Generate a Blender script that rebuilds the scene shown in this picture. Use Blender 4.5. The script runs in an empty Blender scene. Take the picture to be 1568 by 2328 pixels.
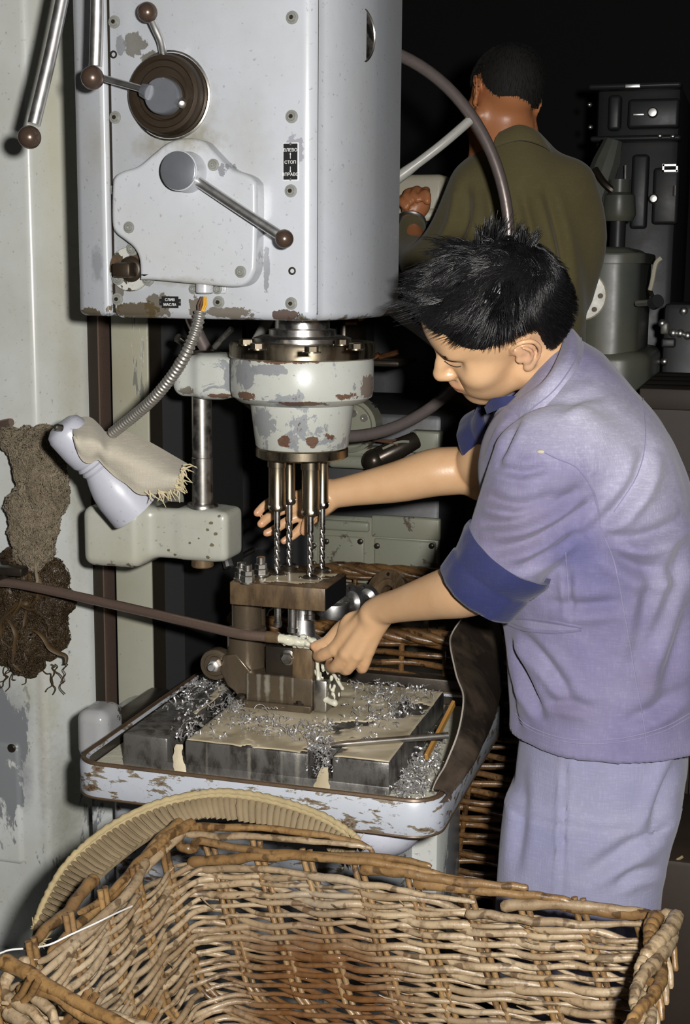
import bpy, bmesh, math, random
import numpy as np
from mathutils import Vector, Matrix, noise as mnoise
from mathutils.bvhtree import BVHTree
from mathutils.geometry import tessellate_polygon

S = bpy.context.scene
COL = S.collection
random.seed(7)
RNG = np.random.default_rng(11)

# ------------------------------------------------------------------ camera, world, flash, exposure
FPX, CX, CY = 3150.0, 784.0, 1164.0            # focal length and centre for a 1568 x 2328 frame
EYE = Vector((0.0, 0.0, 1.55))
_y, _t, _r = math.radians(16.5), math.radians(9.8), math.radians(0.45)
FW = Vector((-math.sin(_y)*math.cos(_t), math.cos(_y)*math.cos(_t), -math.sin(_t)))
_r0 = Vector((math.cos(_y), math.sin(_y), 0)); _u0 = _r0.cross(FW)
RT = _r0*math.cos(_r) + _u0*math.sin(_r)
UP = _u0*math.cos(_r) - _r0*math.sin(_r)
cam_data = bpy.data.cameras.new('camera'); cam = bpy.data.objects.new('camera', cam_data); COL.objects.link(cam)
cam_data.sensor_fit = 'VERTICAL'; cam_data.sensor_height = 36.0; cam_data.lens = FPX/2328.0*36.0
cam_data.clip_start = 0.05; cam_data.clip_end = 60
cam.matrix_world = Matrix(((RT.x, UP.x, -FW.x, EYE.x), (RT.y, UP.y, -FW.y, EYE.y), (RT.z, UP.z, -FW.z, EYE.z), (0, 0, 0, 1)))
S.camera = cam
world = bpy.data.worlds.new('world'); S.world = world; world.use_nodes = True
world.node_tree.nodes['Background'].inputs[0].default_value = (0.55, 0.62, 0.75, 1)
world.node_tree.nodes['Background'].inputs[1].default_value = 0.0022
fl = bpy.data.lights.new('flash', 'POINT'); flo = bpy.data.objects.new('flash', fl); COL.objects.link(flo)
fl.energy = 278.0; fl.shadow_soft_size = 0.032; fl.color = (1.0, 0.975, 0.945)
flo.location = EYE + RT*0.125 + UP*0.07
S.view_settings.view_transform = 'Standard'; S.view_settings.look = 'None'
S.view_settings.exposure = 0.0; S.view_settings.gamma = 1.0; S.view_settings.use_curve_mapping = False

# ------------------------------------------------------------------ helpers
def ray(x, y):
    return FW + RT*((x-CX)/FPX) - UP*((y-CY)/FPX)
def P(x, y, Y=None, X=None, Z=None, d=None):
    """a measured sight line met with a plane of the machine's own axes"""
    v = ray(x, y)
    if d is not None: t = d
    elif Y is not None: t = (Y-EYE.y)/v.y
    elif X is not None: t = (X-EYE.x)/v.x
    else: t = (Z-EYE.z)/v.z
    return EYE + v*t
def projn(A):
    Q = np.asarray(A) - np.array(EYE)
    z = Q @ np.array(FW)
    return np.stack([CX + FPX*(Q @ np.array(RT))/z, CY - FPX*(Q @ np.array(UP))/z, z], 1)

def basis(axis):
    a = Vector(axis).normalized()
    h = Vector((0, 0, 1)) if abs(a.z) < 0.9 else Vector((1, 0, 0))
    u = a.cross(h).normalized(); v = a.cross(u).normalized()
    return a, u, v
def catmull(pts, n=8):
    pts = [Vector(p) for p in pts]; out = []
    for i in range(len(pts)-1):
        p0 = pts[max(i-1, 0)]; p1 = pts[i]; p2 = pts[i+1]; p3 = pts[min(i+2, len(pts)-1)]
        for k in range(n):
            t = k/n
            out.append(0.5*((2*p1) + (p2-p0)*t + (2*p0-5*p1+4*p2-p3)*t*t + (3*p1-p0-3*p2+p3)*t**3))
    out.append(pts[-1]); return out

class MB:
    def __init__(self): self.v = []; self.f = []
    def add(self, vs, fs):
        o = len(self.v); self.v += [Vector(p) for p in vs]; self.f += [tuple(i+o for i in f) for f in fs]; return self
    def bm(self, bm, M=None):
        bm.verts.index_update()
        self.add([(M @ v.co if M else v.co.copy()) for v in bm.verts], [[v.index for v in f.verts] for f in bm.faces]); bm.free(); return self
    def box(self, c, s, bev=0.0, seg=2, M=None, taper=None):
        bm = bmesh.new(); bmesh.ops.create_cube(bm, size=1)
        for v in bm.verts: v.co = Vector((v.co.x*s[0], v.co.y*s[1], v.co.z*s[2]))
        if bev: bmesh.ops.bevel(bm, geom=bm.edges[:], offset=min(bev, min(s)*0.49), segments=seg, profile=0.5, affect='EDGES')
        T = Matrix.Translation(Vector(c))
        return self.bm(bm, T @ M if M else T)
    def bb(self, lo, hi, bev=0.0, seg=2):
        lo, hi = Vector(lo), Vector(hi); return self.box((lo+hi)/2, hi-lo, bev, seg)
    def prism(self, outline, o, ux, uy, h, bev=0.0, seg=2):
        """2-D outline in the plane (ux, uy) at o, extruded by h along ux x uy, the far rim rounded"""
        ux, uy = Vector(ux), Vector(uy); n = ux.cross(uy).normalized(); o = Vector(o)
        p = [Vector((a, b)) for a, b in outline]; m = len(p)
        area = sum(p[i].x*p[(i+1) % m].y - p[(i+1) % m].x*p[i].y for i in range(m))
        if area < 0: p.reverse()
        inw = []
        for i in range(m):
            a = (p[i]-p[i-1]); b = (p[(i+1) % m]-p[i])
            a = a.normalized() if a.length > 1e-9 else Vector((1, 0)); b = b.normalized() if b.length > 1e-9 else a
            na = Vector((-a.y, a.x)); nb = Vector((-b.y, b.x)); q = na+nb
            q = q/max(q.length_squared, 0.5)*2 if q.length > 1e-6 else na
            inw.append(q)
        rings = [(0, 0)]
        if bev:
            for k in range(seg*2+1):
                t = math.pi/2*k/(seg*2); rings.append((bev*(1-math.cos(t)), h-bev+bev*math.sin(t)))
            rings.append((bev*1.25, h))
        else: rings.append((0, h))
        vs = []; fs = []
        for ins, z in rings: vs += [o + ux*(q.x+w.x*ins) + uy*(q.y+w.y*ins) + n*z for q, w in zip(p, inw)]
        for r in range(len(rings)-1):
            for i in range(m): fs.append((r*m+i, r*m+(i+1) % m, (r+1)*m+(i+1) % m, (r+1)*m+i))
        L = (len(rings)-1)*m
        if m > 14:
            for base, flip in ((0, True), (L, False)):
                q = [p[i]+inw[i]*(rings[-1][0] if base else 0) for i in range(m)]
                for t in tessellate_polygon([[Vector((a.x, a.y, 0)) for a in q]]):
                    a, b, c = [q[i] for i in t]; up_ = (b-a).cross(c-a) > 0
                    t = tuple(t) if up_ != flip else tuple(reversed(t)); fs.append(tuple(base+i for i in t))
        else: fs.append(tuple(range(m-1, -1, -1))); fs.append(tuple(L+i for i in range(m)))
        return self.add(vs, fs)
    def lathe(self, o, axis, prof, n=24):
        """profile of (radius, height) along axis; radius 0 closes the end"""
        o = Vector(o); a, u, v = basis(axis); vs = []; fs = []; rings = []
        for r, h in prof:
            if r <= 1e-6: rings.append([len(vs)]); vs.append(o + a*h)
            else:
                rings.append(list(range(len(vs), len(vs)+n)))
                for k in range(n):
                    t = 2*math.pi*k/n; vs.append(o + a*h + (u*math.cos(t) + v*math.sin(t))*r)
        for A, B in zip(rings, rings[1:]):
            if len(A) == 1 and len(B) == 1: continue
            for k in range(n):
                k2 = (k+1) % n
                if len(A) == 1: fs.append((A[0], B[k2], B[k]))
                elif len(B) == 1: fs.append((A[k], A[k2], B[0]))
                else: fs.append((A[k], A[k2], B[k2], B[k]))
        return self.add(vs, fs)
    def cyl(self, p0, p1, r, r1=None, n=20, ch=0.0):
        p0, p1 = Vector(p0), Vector(p1); r1 = r if r1 is None else r1; L = (p1-p0).length
        ch = min(ch, r*0.5, r1*0.5, L*0.4)
        pr = [(0, 0), (r-ch, 0)] + ([(r, ch), (r1, L-ch)] if ch else [(r1, L)]) + ([(r1-ch, L)] if ch else []) + [(0, L)]
        return self.lathe(p0, p1-p0, pr, n)
    def sphere(self, c, r, n=20, m=12, M=None):
        r = (r, r, r) if not hasattr(r, '__len__') else r
        vs = [Vector((0, 0, r[2]))]; fs = []
        for i in range(1, m):
            p = math.pi*i/m
            for k in range(n):
                t = 2*math.pi*k/n; vs.append(Vector((r[0]*math.sin(p)*math.cos(t), r[1]*math.sin(p)*math.sin(t), r[2]*math.cos(p))))
        vs.append(Vector((0, 0, -r[2])))
        for k in range(n): fs.append((0, 1+k, 1+(k+1) % n))
        for i in range(m-2):
            for k in range(n):
                a = 1+i*n+k; b = 1+i*n+(k+1) % n; fs.append((a, a+n, b+n, b))
        L = len(vs)-1
        for k in range(n): fs.append((L, L-n+(k+1) % n, L-n+k))
        c = Vector(c); vs = [c + (M @ p if M else p) for p in vs]
        return self.add(vs, fs)
    def tube(self, pts, r, n=8, cap=True, flat=1.0, closed=False):
        pts = [Vector(p) for p in pts]; m = len(pts); rr = r if hasattr(r, '__len__') else [r]*m
        vs = []; fs = []; u = None
        for i, p in enumerate(pts):
            if closed: t = pts[(i+1) % m] - pts[i-1]
            else: t = pts[min(i+1, m-1)] - pts[max(i-1, 0)]
            if t.length < 1e-9: t = Vector((0, 0, 1))
            t.normalize()
            if u is None: _, u, _w = basis(t)
            u = u - t*u.dot(t)
            if u.length < 1e-6: _, u, _w = basis(t)
            u.normalize(); w = t.cross(u)
            for k in range(n):
                a = 2*math.pi*k/n; vs.append(p + (u*math.cos(a) + w*math.sin(a)*flat)*rr[i])
        for i in range(m if closed else m-1):
            j = (i+1) % m
            for k in range(n):
                fs.append((i*n+k, i*n+(k+1) % n, j*n+(k+1) % n, j*n+k))
        if cap and not closed:
            fs.append(tuple(range(n-1, -1, -1))); fs.append(tuple((m-1)*n+k for k in range(n)))
        return self.add(vs, fs)
    def torus(self, c, axis, R, r, n=40, m=10, sx=1.0):
        c = Vector(c); a, u, v = basis(axis)
        return self.tube([c + (u*math.cos(2*math.pi*k/n)*sx + v*math.sin(2*math.pi*k/n))*R for k in range(n)], r, m, closed=True)
    def hexagon(self, p, axis, r, h, ch=0.15):
        p = Vector(p); a, u, v = basis(axis); vs = []; fs = []
        pr = [(r, 0), (r, h*(1-ch)), (r*0.88, h)]
        for rr, hh in pr:
            for k in range(6):
                t = math.pi/3*k; vs.append(p + a*hh + (u*math.cos(t) + v*math.sin(t))*rr)
        for i in range(2):
            for k in range(6): fs.append((i*6+k, i*6+(k+1) % 6, i*6+6+(k+1) % 6, i*6+6+k))
        fs.append(tuple(range(5, -1, -1))); fs.append(tuple(range(12, 18)))
        return self.add(vs, fs)
    def grid(self, rows, thick=0.0, closed=False):
        """rows of points lofted into a sheet; thick gives it a second side"""
        R = len(rows); C = len(rows[0]); V = [Vector(p) for r in rows for p in r]; F = []
        for i in range(R-1):
            for j in range(C if closed else C-1):
                F.append((i*C+j, i*C+(j+1) % C, (i+1)*C+(j+1) % C, (i+1)*C+j))
        if thick:
            nrm = [Vector((0, 0, 0)) for _ in V]
            for f in F:
                n = (V[f[1]]-V[f[0]]).cross(V[f[3]]-V[f[0]])
                for i in f: nrm[i] += n
            o = len(V); V += [V[i] - nrm[i].normalized()*thick for i in range(o)]
            B = [tuple(i+o for i in reversed(f)) for f in F]
            edge = {}
            for f in F:
                for a, b in zip(f, f[1:]+f[:1]): edge[(a, b)] = 1
            for (a, b) in edge:
                if (b, a) not in edge: B.append((b, a, a+o, b+o))
            F = F + B
        return self.add(V, F)
    def build(self, name, mat, parent=None, angle=35):
        off = Vector((0, 0, 0)); q = parent
        while q is not None: off += q.location; q = q.parent
        me = bpy.data.meshes.new(name)
        me.from_pydata([tuple(p-off) for p in self.v], [], self.f); me.update()
        if angle is not None:
            me.polygons.foreach_set('use_smooth', [True]*len(me.polygons))
            if angle < 180: me.set_sharp_from_angle(angle=math.radians(angle))
        ob = bpy.data.objects.new(name, me); COL.objects.link(ob); me.materials.append(mat)
        if parent is not None: ob.parent = parent
        return ob

def tag(o, label=None, cat=None, group=None, kind=None):
    if label: o['label'] = label
    if cat: o['category'] = cat
    if group: o['group'] = group
    if kind: o['kind'] = kind
    return o
def thing(name, loc, label, cat, group=None):
    o = bpy.data.objects.new(name, None); COL.objects.link(o); o.location = Vector(loc); o.empty_display_size = 0.05
    return tag(o, label, cat, group)
def clone(o, parent, delta=(0, 0, 0)):
    c = o.copy(); COL.objects.link(c); c.parent = parent; c.location = Vector(o.location) + Vector(delta); return c
def mesh_np(name, V, Fq, mat, parent=None, smooth=True):
    off = Vector((0, 0, 0)); q = parent
    while q is not None: off += q.location; q = q.parent
    me = bpy.data.meshes.new(name); me.from_pydata((V-np.array(off)).tolist(), [], Fq.tolist()); me.update()
    if smooth: me.polygons.foreach_set('use_smooth', [True]*len(me.polygons))
    ob = bpy.data.objects.new(name, me); COL.objects.link(ob); me.materials.append(mat)
    if parent is not None: ob.parent = parent
    return ob
def lettering(text, origin, ux, uy, size, mat, parent, name='lettering', ext=0.0004):
    cu = bpy.data.curves.new(name, 'FONT'); cu.body = text; cu.size = size; cu.align_x = 'CENTER'; cu.align_y = 'CENTER'; cu.extrude = ext; cu.resolution_u = 3
    tmp = bpy.data.objects.new('tmp', cu); COL.objects.link(tmp)
    me = bpy.data.meshes.new_from_object(tmp.evaluated_get(bpy.context.evaluated_depsgraph_get())); me.name = name
    bpy.data.objects.remove(tmp); bpy.data.curves.remove(cu)
    ob = bpy.data.objects.new(name, me); COL.objects.link(ob); me.materials.clear(); me.materials.append(mat)
    ux = Vector(ux).normalized(); uy = Vector(uy).normalized(); n = ux.cross(uy)
    off = Vector((0, 0, 0)); q = parent
    while q is not None: off += q.location; q = q.parent
    o = Vector(origin) - off
    me.transform(Matrix(((ux.x, uy.x, n.x, o.x), (ux.y, uy.y, n.y, o.y), (ux.z, uy.z, n.z, o.z), (0, 0, 0, 1))))
    ob.parent = parent
    return ob

# ------------------------------------------------------------------ signed-distance surfaces (bodies, cloth, castings)
def smin(a, b, k):
    h = np.clip(0.5 + 0.5*(b-a)/k, 0, 1); return b + (a-b)*h - k*h*(1-h)
class RC:      # cone with round ends
    def __init__(s, p0, p1, r0, r1=None, k=0.01): s.a = np.array(p0, float); s.b = np.array(p1, float); s.r0 = r0; s.r1 = r0 if r1 is None else r1; s.k = k; s.neg = False
    def __call__(s, p):
        ba = s.b-s.a; h = np.clip(((p-s.a) @ ba)/(ba @ ba + 1e-12), 0, 1)
        return np.linalg.norm(p - s.a - h[:, None]*ba, axis=1) - (s.r0 + (s.r1-s.r0)*h)
    def bounds(s): m = max(s.r0, s.r1); return np.minimum(s.a, s.b)-m, np.maximum(s.a, s.b)+m
class EL:      # ellipsoid, optionally in a rotated frame (rows of B are its axes)
    def __init__(s, c, r, B=None, k=0.01, neg=False): s.c = np.array(c, float); s.r = np.array(r, float); s.B = np.eye(3) if B is None else np.array(B, float); s.k = k; s.neg = neg
    def __call__(s, p):
        q = (p-s.c) @ s.B.T; k0 = np.linalg.norm(q/s.r, axis=1); k1 = np.linalg.norm(q/(s.r*s.r), axis=1) + 1e-9
        return np.where(k0 < 1e-6, -s.r.min(), k0*(k0-1.0)/k1)
    def bounds(s): m = s.r.max(); return s.c-m, s.c+m
class LIMB:    # tapering limb along a smooth polyline, no bulge at the joints
    def __init__(s, pts, radii, k=0.01, n=5):
        P_ = [np.array(p, float) for p in pts]; R_ = list(radii)
        cp = catmull([Vector(p) for p in P_], n); rr = catmull([Vector((r, 0, 0)) for r in R_], n)
        s.p = np.array([list(p) for p in cp]); s.r = np.array([p.x for p in rr]); s.k = k; s.neg = False
    def __call__(s, p):
        d = np.full(len(p), 1e3)
        for a, b, r0, r1 in zip(s.p, s.p[1:], s.r, s.r[1:]):
            ba = b-a; h = np.clip(((p-a) @ ba)/(ba @ ba + 1e-12), 0, 1)
            d = np.minimum(d, np.linalg.norm(p-a-h[:, None]*ba, axis=1)-(r0+(r1-r0)*h))
        return d
    def bounds(s): m = s.r.max(); return s.p.min(0)-m, s.p.max(0)+m
class BX:      # rounded box
    def __init__(s, c, h, r, B=None, k=0.01, neg=False): s.c = np.array(c, float); s.h = np.array(h, float); s.r = r; s.B = np.eye(3) if B is None else np.array(B, float); s.k = k; s.neg = neg
    def __call__(s, p):
        q = np.abs((p-s.c) @ s.B.T) - s.h + s.r
        return np.linalg.norm(np.maximum(q, 0), axis=1) + np.minimum(q.max(1), 0) - s.r
    def bounds(s): m = np.linalg.norm(s.h); return s.c-m, s.c+m
class LOFT:    # stack of superellipses by height: z, cx, cy, ax, ay
    def __init__(s, rows, k=0.02, p=2.3):
        R = np.array(sorted(rows)); zz = np.linspace(R[0, 0], R[-1, 0], 120)
        s.z = zz; s.t = []
        for j in range(1, 5):
            y = R[:, j]; m = np.gradient(y, R[:, 0]); i = np.clip(np.searchsorted(R[:, 0], zz)-1, 0, len(R)-2)
            h = R[i+1, 0]-R[i, 0]; t = (zz-R[i, 0])/h
            s.t.append((2*t**3-3*t**2+1)*y[i] + (t**3-2*t**2+t)*h*m[i] + (-2*t**3+3*t**2)*y[i+1] + (t**3-t**2)*h*m[i+1])
        s.k = k; s.neg = False; s.pw = p
    def __call__(s, p):
        z = np.clip(p[:, 2], s.z[0], s.z[-1])
        cx, cy, ax, ay = [np.interp(z, s.z, t) for t in s.t]
        q = (np.abs((p[:, 0]-cx)/ax)**s.pw + np.abs((p[:, 1]-cy)/ay)**s.pw)**(1/s.pw)
        d = (q-1)*np.minimum(ax, ay)*0.9
        dz = np.maximum(s.z[0]-p[:, 2], p[:, 2]-s.z[-1])
        return np.maximum(d, dz)
    def bounds(s):
        cx, cy, ax, ay = s.t
        return np.array([(cx-ax).min(), (cy-ay).min(), s.z[0]]), np.array([(cx+ax).max(), (cy+ay).max(), s.z[-1]])
def sdf_eval(prims, p):
    d = np.full(len(p), 1e3)
    for q in prims:
        if not q.neg: d = smin(d, q(p), q.k)
    for q in prims:
        if q.neg: d = -smin(-d, q(p), q.k)
    return d
def sdf_mesh(prims, res, N=14, warp=None):
    """surface nets over sparse blocks of N^3 cells"""
    lo = np.min([q.bounds()[0] for q in prims if not q.neg], 0) - 4*res; hi = np.max([q.bounds()[1] for q in prims if not q.neg], 0) + 4*res
    nb = np.ceil((hi-lo)/(res*N)).astype(int); dim = nb*N + 2
    I = np.stack(np.meshgrid(*[np.arange(n) for n in nb], indexing='ij'), -1).reshape(-1, 3)
    C = lo + (I+0.5)*N*res; half = N*res*0.87
    D = np.stack([q(C) for q in prims], 1); K = np.array([q.k for q in prims]); negs = np.array([q.neg for q in prims])
    slack = half*1.25 + 2*K[None]
    near = D < slack
    pos = D[:, ~negs].min(1)
    act = (pos < half*1.25 + K.max())
    g = np.stack(np.meshgrid(*[np.arange(N+1)]*3, indexing='ij'), -1)
    offs = g.reshape(-1, 3)
    keys, poss, quads = [], [], []
    def key(ix): return (ix[:, 0].astype(np.int64)*dim[1] + ix[:, 1])*dim[2] + ix[:, 2]
    for b in np.nonzero(act)[0]:
        base = I[b]*N; ps = [q for q, n in zip(prims, near[b]) if n]
        if not ps or all(q.neg for q in ps): continue
        pts = lo + (base+offs)*res
        if warp is not None: pts_e = warp(pts)
        else: pts_e = pts
        v = sdf_eval(ps, pts_e).reshape(N+1, N+1, N+1)
        if v.min() > 0 or v.max() < 0: continue
        s = v < 0
        acc = np.zeros((N, N, N, 3)); cnt = np.zeros((N, N, N))
        cg = g[:N, :N, :N].astype(float)
        for ax in range(3):
            o1, o2 = [a for a in range(3) if a != ax]
            for i in (0, 1):
                for j in (0, 1):
                    sl0 = [slice(0, N)]*3; sl0[o1] = slice(i, N+i); sl0[o2] = slice(j, N+j); sl1 = list(sl0); sl1[ax] = slice(1, N+1)
                    a = v[tuple(sl0)]; c = v[tuple(sl1)]; m = (a < 0) != (c < 0)
                    t = np.where(m, a/np.where(m, a-c, 1), 0)
                    q = cg.copy(); q[..., o1] += i; q[..., o2] += j; q[..., ax] += t
                    acc += q*m[..., None]; cnt += m
        m = cnt > 0
        if m.any():
            ci = g[:N, :N, :N][m]; keys.append(key(ci+base)); poss.append(lo + (base + acc[m]/cnt[m][:, None])*res)
        for ax in range(3):
            o1, o2 = (ax+1) % 3, (ax+2) % 3
            sl0 = [slice(0, N)]*3; sl1 = list(sl0); sl1[ax] = slice(1, N+1)
            a = s[tuple(sl0)]; c = s[tuple(sl1)]; m = a != c
            if not m.any(): continue
            ci = g[:N, :N, :N][m] + base; flip = a[m]
            e1 = np.zeros(3, int); e1[o1] = 1; e2 = np.zeros(3, int); e2[o2] = 1
            ok = (ci[:, o1] > 0) & (ci[:, o2] > 0); ci = ci[ok]; flip = flip[ok]
            q = np.stack([key(ci-e1-e2), key(ci-e2), key(ci), key(ci-e1)], 1)
            q = np.where(flip[:, None], q, q[:, ::-1]); quads.append(q)
    keys = np.concatenate(keys); poss = np.concatenate(poss); quads = np.concatenate(quads)
    o = np.argsort(keys); ks = keys[o]; ps = poss[o]
    ix = np.searchsorted(ks, quads); ix = np.clip(ix, 0, len(ks)-1); good = (ks[ix] == quads).all(1)
    return ps, ix[good]
def vnormals(V, F):
    n = np.cross(V[F[:, 2]]-V[F[:, 0]], V[F[:, 3]]-V[F[:, 1]]); N = np.zeros_like(V)
    for k in range(4): np.add.at(N, F[:, k], n)
    return N/(np.linalg.norm(N, axis=1)[:, None]+1e-12)
def relax(V, F, it=2, f=0.5):
    for _ in range(it):
        A = np.zeros_like(V); c = np.zeros(len(V))
        for k in range(4):
            np.add.at(A, F[:, k], V[F[:, (k+1) % 4]]); np.add.at(c, F[:, k], 1)
            np.add.at(A, F[:, k], V[F[:, (k+3) % 4]]); np.add.at(c, F[:, k], 1)
        V = V + f*(A/np.maximum(c, 1)[:, None]-V)
    return V
def wob(P_, s, seed=0):
    """cheap smooth 3-D noise from warped sines, about -1..1"""
    p = P_*s + seed*1.7
    x, y, z = p[:, 0], p[:, 1], p[:, 2]
    w = np.sin(x*1.3+1.1*np.sin(y*1.7+seed))+np.sin(y*1.9+1.3*np.sin(z*1.5+2*seed))+np.sin(z*1.6+1.2*np.sin(x*1.8+3.1))
    p2 = p*2.13; w2 = np.sin(p2[:, 0]+1.4*np.sin(p2[:, 2]))+np.sin(p2[:, 1]+1.2*np.sin(p2[:, 0]))+np.sin(p2[:, 2]+1.3*np.sin(p2[:, 1]))
    return (w+0.5*w2)/4.0

# ------------------------------------------------------------------ materials
class NT:
    def __init__(s, name):
        s.m = bpy.data.materials.new(name); s.m.use_nodes = True; s.t = s.m.node_tree; s.b = s.t.nodes['Principled BSDF']
    def n(s, typ, **kw):
        x = s.t.nodes.new(typ)
        for k, v in kw.items():
            if k.startswith('i_'):
                kk = k[2:]; x.inputs[int(kk) if kk.isdigit() else kk.replace('_', ' ')].default_value = v
            else: setattr(x, k, v)
        return x
    def l(s, a, b): s.t.links.new(a, b)
    def coord(s, scale=(1, 1, 1), rot=(0, 0, 0)):
        g = s.n('ShaderNodeTexCoord'); m = s.n('ShaderNodeMapping'); s.l(g.outputs['Object'], m.inputs[0])
        m.inputs['Scale'].default_value = scale; m.inputs['Rotation'].default_value = rot; return m.outputs[0]
    def noise(s, vec, scale, detail=6, rough=0.6, dist=0.0):
        x = s.n('ShaderNodeTexNoise', i_Scale=scale, i_Detail=detail, i_Roughness=rough, i_Distortion=dist); s.l(vec, x.inputs['Vector']); return x.outputs[0]
    def ramp(s, fac, a, b, c0=(0, 0, 0, 1), c1=(1, 1, 1, 1)):
        x = s.n('ShaderNodeValToRGB'); e = x.color_ramp.elements; e[0].position = a; e[1].position = b; e[0].color = c0; e[1].color = c1; s.l(fac, x.inputs[0]); return x.outputs[0]
    def mix(s, fac, a, b, mode='MIX'):
        x = s.n('ShaderNodeMix', data_type='RGBA', blend_type=mode)
        for val, idx in ((fac, 0), (a, 6), (b, 7)):
            if hasattr(val, 'links'): s.l(val, x.inputs[idx])
            elif isinstance(val, (int, float)): x.inputs[idx].default_value = val
            else: x.inputs[idx].default_value = (*val[:3], 1)
        return x.outputs[2]
    def math(s, op, a, b=0.0, c=None):
        x = s.n('ShaderNodeMath', operation=op)
        for i, val in enumerate((a, b) + ((c,) if c is not None else ())):
            if hasattr(val, 'links'): s.l(val, x.inputs[i])
            else: x.inputs[i].default_value = val
        return x.outputs[0]
    def bump(s, h, st=0.3, d=0.002):
        x = s.n('ShaderNodeBump', i_Strength=st, i_Distance=d); s.l(h, x.inputs['Height']); s.l(x.outputs[0], s.b.inputs['Normal'])
    def set(s, col=None, rough=None, metal=None, **kw):
        for key, val in (('Base Color', col), ('Roughness', rough), ('Metallic', metal)):
            if val is None: continue
            if hasattr(val, 'links'): s.l(val, s.b.inputs[key])
            elif isinstance(val, (int, float)): s.b.inputs[key].default_value = val
            else: s.b.inputs[key].default_value = (*val[:3], 1)
        for k, v in kw.items(): s.b.inputs[k.replace('_', ' ')].default_value = v
        return s.m

def add_spots(m, colr, spots, off):
    """marks mixed into the surface colour: (point, (rx, ry, rz), colour, strength, softness)"""
    c = m.coord(); n = m.noise(c, 38, 6, 0.65); n2 = m.noise(c, 105, 5, 0.65); nn = m.math('ADD', m.math('MULTIPLY', n, 0.5), m.math('MULTIPLY', n2, 0.5))
    for pos, r, col, st, soft in spots:
        a = m.n('ShaderNodeVectorMath', operation='SUBTRACT'); m.l(c, a.inputs[0]); a.inputs[1].default_value = Vector(pos)-Vector(off)
        b = m.n('ShaderNodeVectorMath', operation='DIVIDE'); m.l(a.outputs[0], b.inputs[0]); b.inputs[1].default_value = r
        L_ = m.n('ShaderNodeVectorMath', operation='LENGTH'); m.l(b.outputs[0], L_.inputs[0])
        d = m.math('ADD', L_.outputs['Value'], m.math('MULTIPLY', m.math('SUBTRACT', nn, 0.5), 2.6*(1-0.75*min(1, soft*1.3))))
        k = m.ramp(d, max(0.0, 0.72-soft), min(1.0, 0.74+soft*0.3), (1, 1, 1, 1), (0, 0, 0, 1))
        colr = m.mix(m.math('MULTIPLY', k, st), colr, col)
    return colr
def paint(name, col, chip=0.0, under=(0.17, 0.18, 0.185), rust=(0.11, 0.055, 0.022), rust_amt=0.5, dirt=0.35, rough=0.34, scale=9.0, streak=1.0, zband=None, dirtcol=(0.30, 0.25, 0.13), seed=0.0, spots=(), off=(0, 0, 0)):
    """machine enamel: grime, chips down to grey filler and rusty iron; zband=(z0,z1) adds wear towards z0 (object space)"""
    m = NT(name); c = m.coord(); cs = m.coord((1, 1, 1.0/streak)); 
    mp = m.n('ShaderNodeMapping'); m.l(c, mp.inputs[0]); mp.inputs['Location'].default_value = (seed*3.1, seed*1.7, seed*2.3)
    n1 = m.noise(mp.outputs[0], 2.6, 5, 0.6); n2 = m.noise(cs, scale, 9, 0.66, 0.4); n3 = m.noise(mp.outputs[0], scale*2.3, 6, 0.6); n4 = m.noise(c, 160, 2, 0.5)
    base = m.mix(m.math('MULTIPLY', m.ramp(n1, 0.42, 0.72), dirt), col, dirtcol)
    base = m.mix(m.math('MULTIPLY', m.ramp(n3, 0.35, 0.8), 0.16), base, (col[0]*0.6, col[1]*0.6, col[2]*0.58))
    base = m.mix(m.math('MULTIPLY', m.ramp(n4, 0.66, 0.75), 0.35), base, (0.06, 0.055, 0.045))
    f = n2
    if zband:
        sx = m.n('ShaderNodeSeparateXYZ'); m.l(c, sx.inputs[0])
        mr = m.n('ShaderNodeMapRange'); m.l(sx.outputs[2], mr.inputs[0])
        for i, v in enumerate((zband[0], zband[1], zband[2] if len(zband) > 2 else 0.22, 0.0)): mr.inputs[i+1].default_value = v
        f = m.math('ADD', n2, mr.outputs[0])
    th = 0.80 - 0.32*chip
    mask = m.ramp(f, th, th+0.012); mask2 = m.ramp(f, th+0.05*(2.2-rust_amt*2), th+0.05*(2.2-rust_amt*2)+0.03)
    colr = m.mix(mask, base, under); colr = m.mix(mask2, colr, m.mix(n3, rust, (0.05, 0.035, 0.025)))
    if spots: colr = add_spots(m, colr, spots, off)
    rr = m.math('ADD', m.math('MULTIPLY', n3, 0.22), rough-0.1); rr = m.math('ADD', rr, m.math('MULTIPLY', mask, 0.12))
    m.bump(m.math('ADD', m.math('MULTIPLY', n3, 0.25), m.math('MULTIPLY', mask, -1.0)), 0.35, 0.0012)
    return m.set(colr, rr, 0.0)
def metal(name, col, rough=0.3, grime=(0.03, 0.022, 0.014), amt=0.4, scale=30, metallic=1.0, stretch=(1, 1, 1), bump=0.1, lo=0.45, hi=0.7, spots=(), off=(0, 0, 0)):
    m = NT(name); c = m.coord(stretch); n = m.noise(c, scale, 7, 0.62, 0.3); n2 = m.noise(m.coord(), scale*5, 3, 0.6)
    f = m.math('MULTIPLY', m.ramp(n, lo, hi), amt)
    colr = m.mix(f, col, grime); colr = m.mix(m.math('MULTIPLY', m.ramp(n2, 0.55, 0.8), 0.3), colr, (col[0]*0.45, col[1]*0.42, col[2]*0.4))
    if spots: colr = add_spots(m, colr, spots, off)
    m.bump(m.math('ADD', n, m.math('MULTIPLY', n2, 0.4)), bump, 0.001)
    mt = m.math('SUBTRACT', metallic, m.math('MULTIPLY', f, 0.55*metallic))
    return m.set(colr, m.math('ADD', m.math('MULTIPLY', n, 0.25), rough-0.1), mt)
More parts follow.
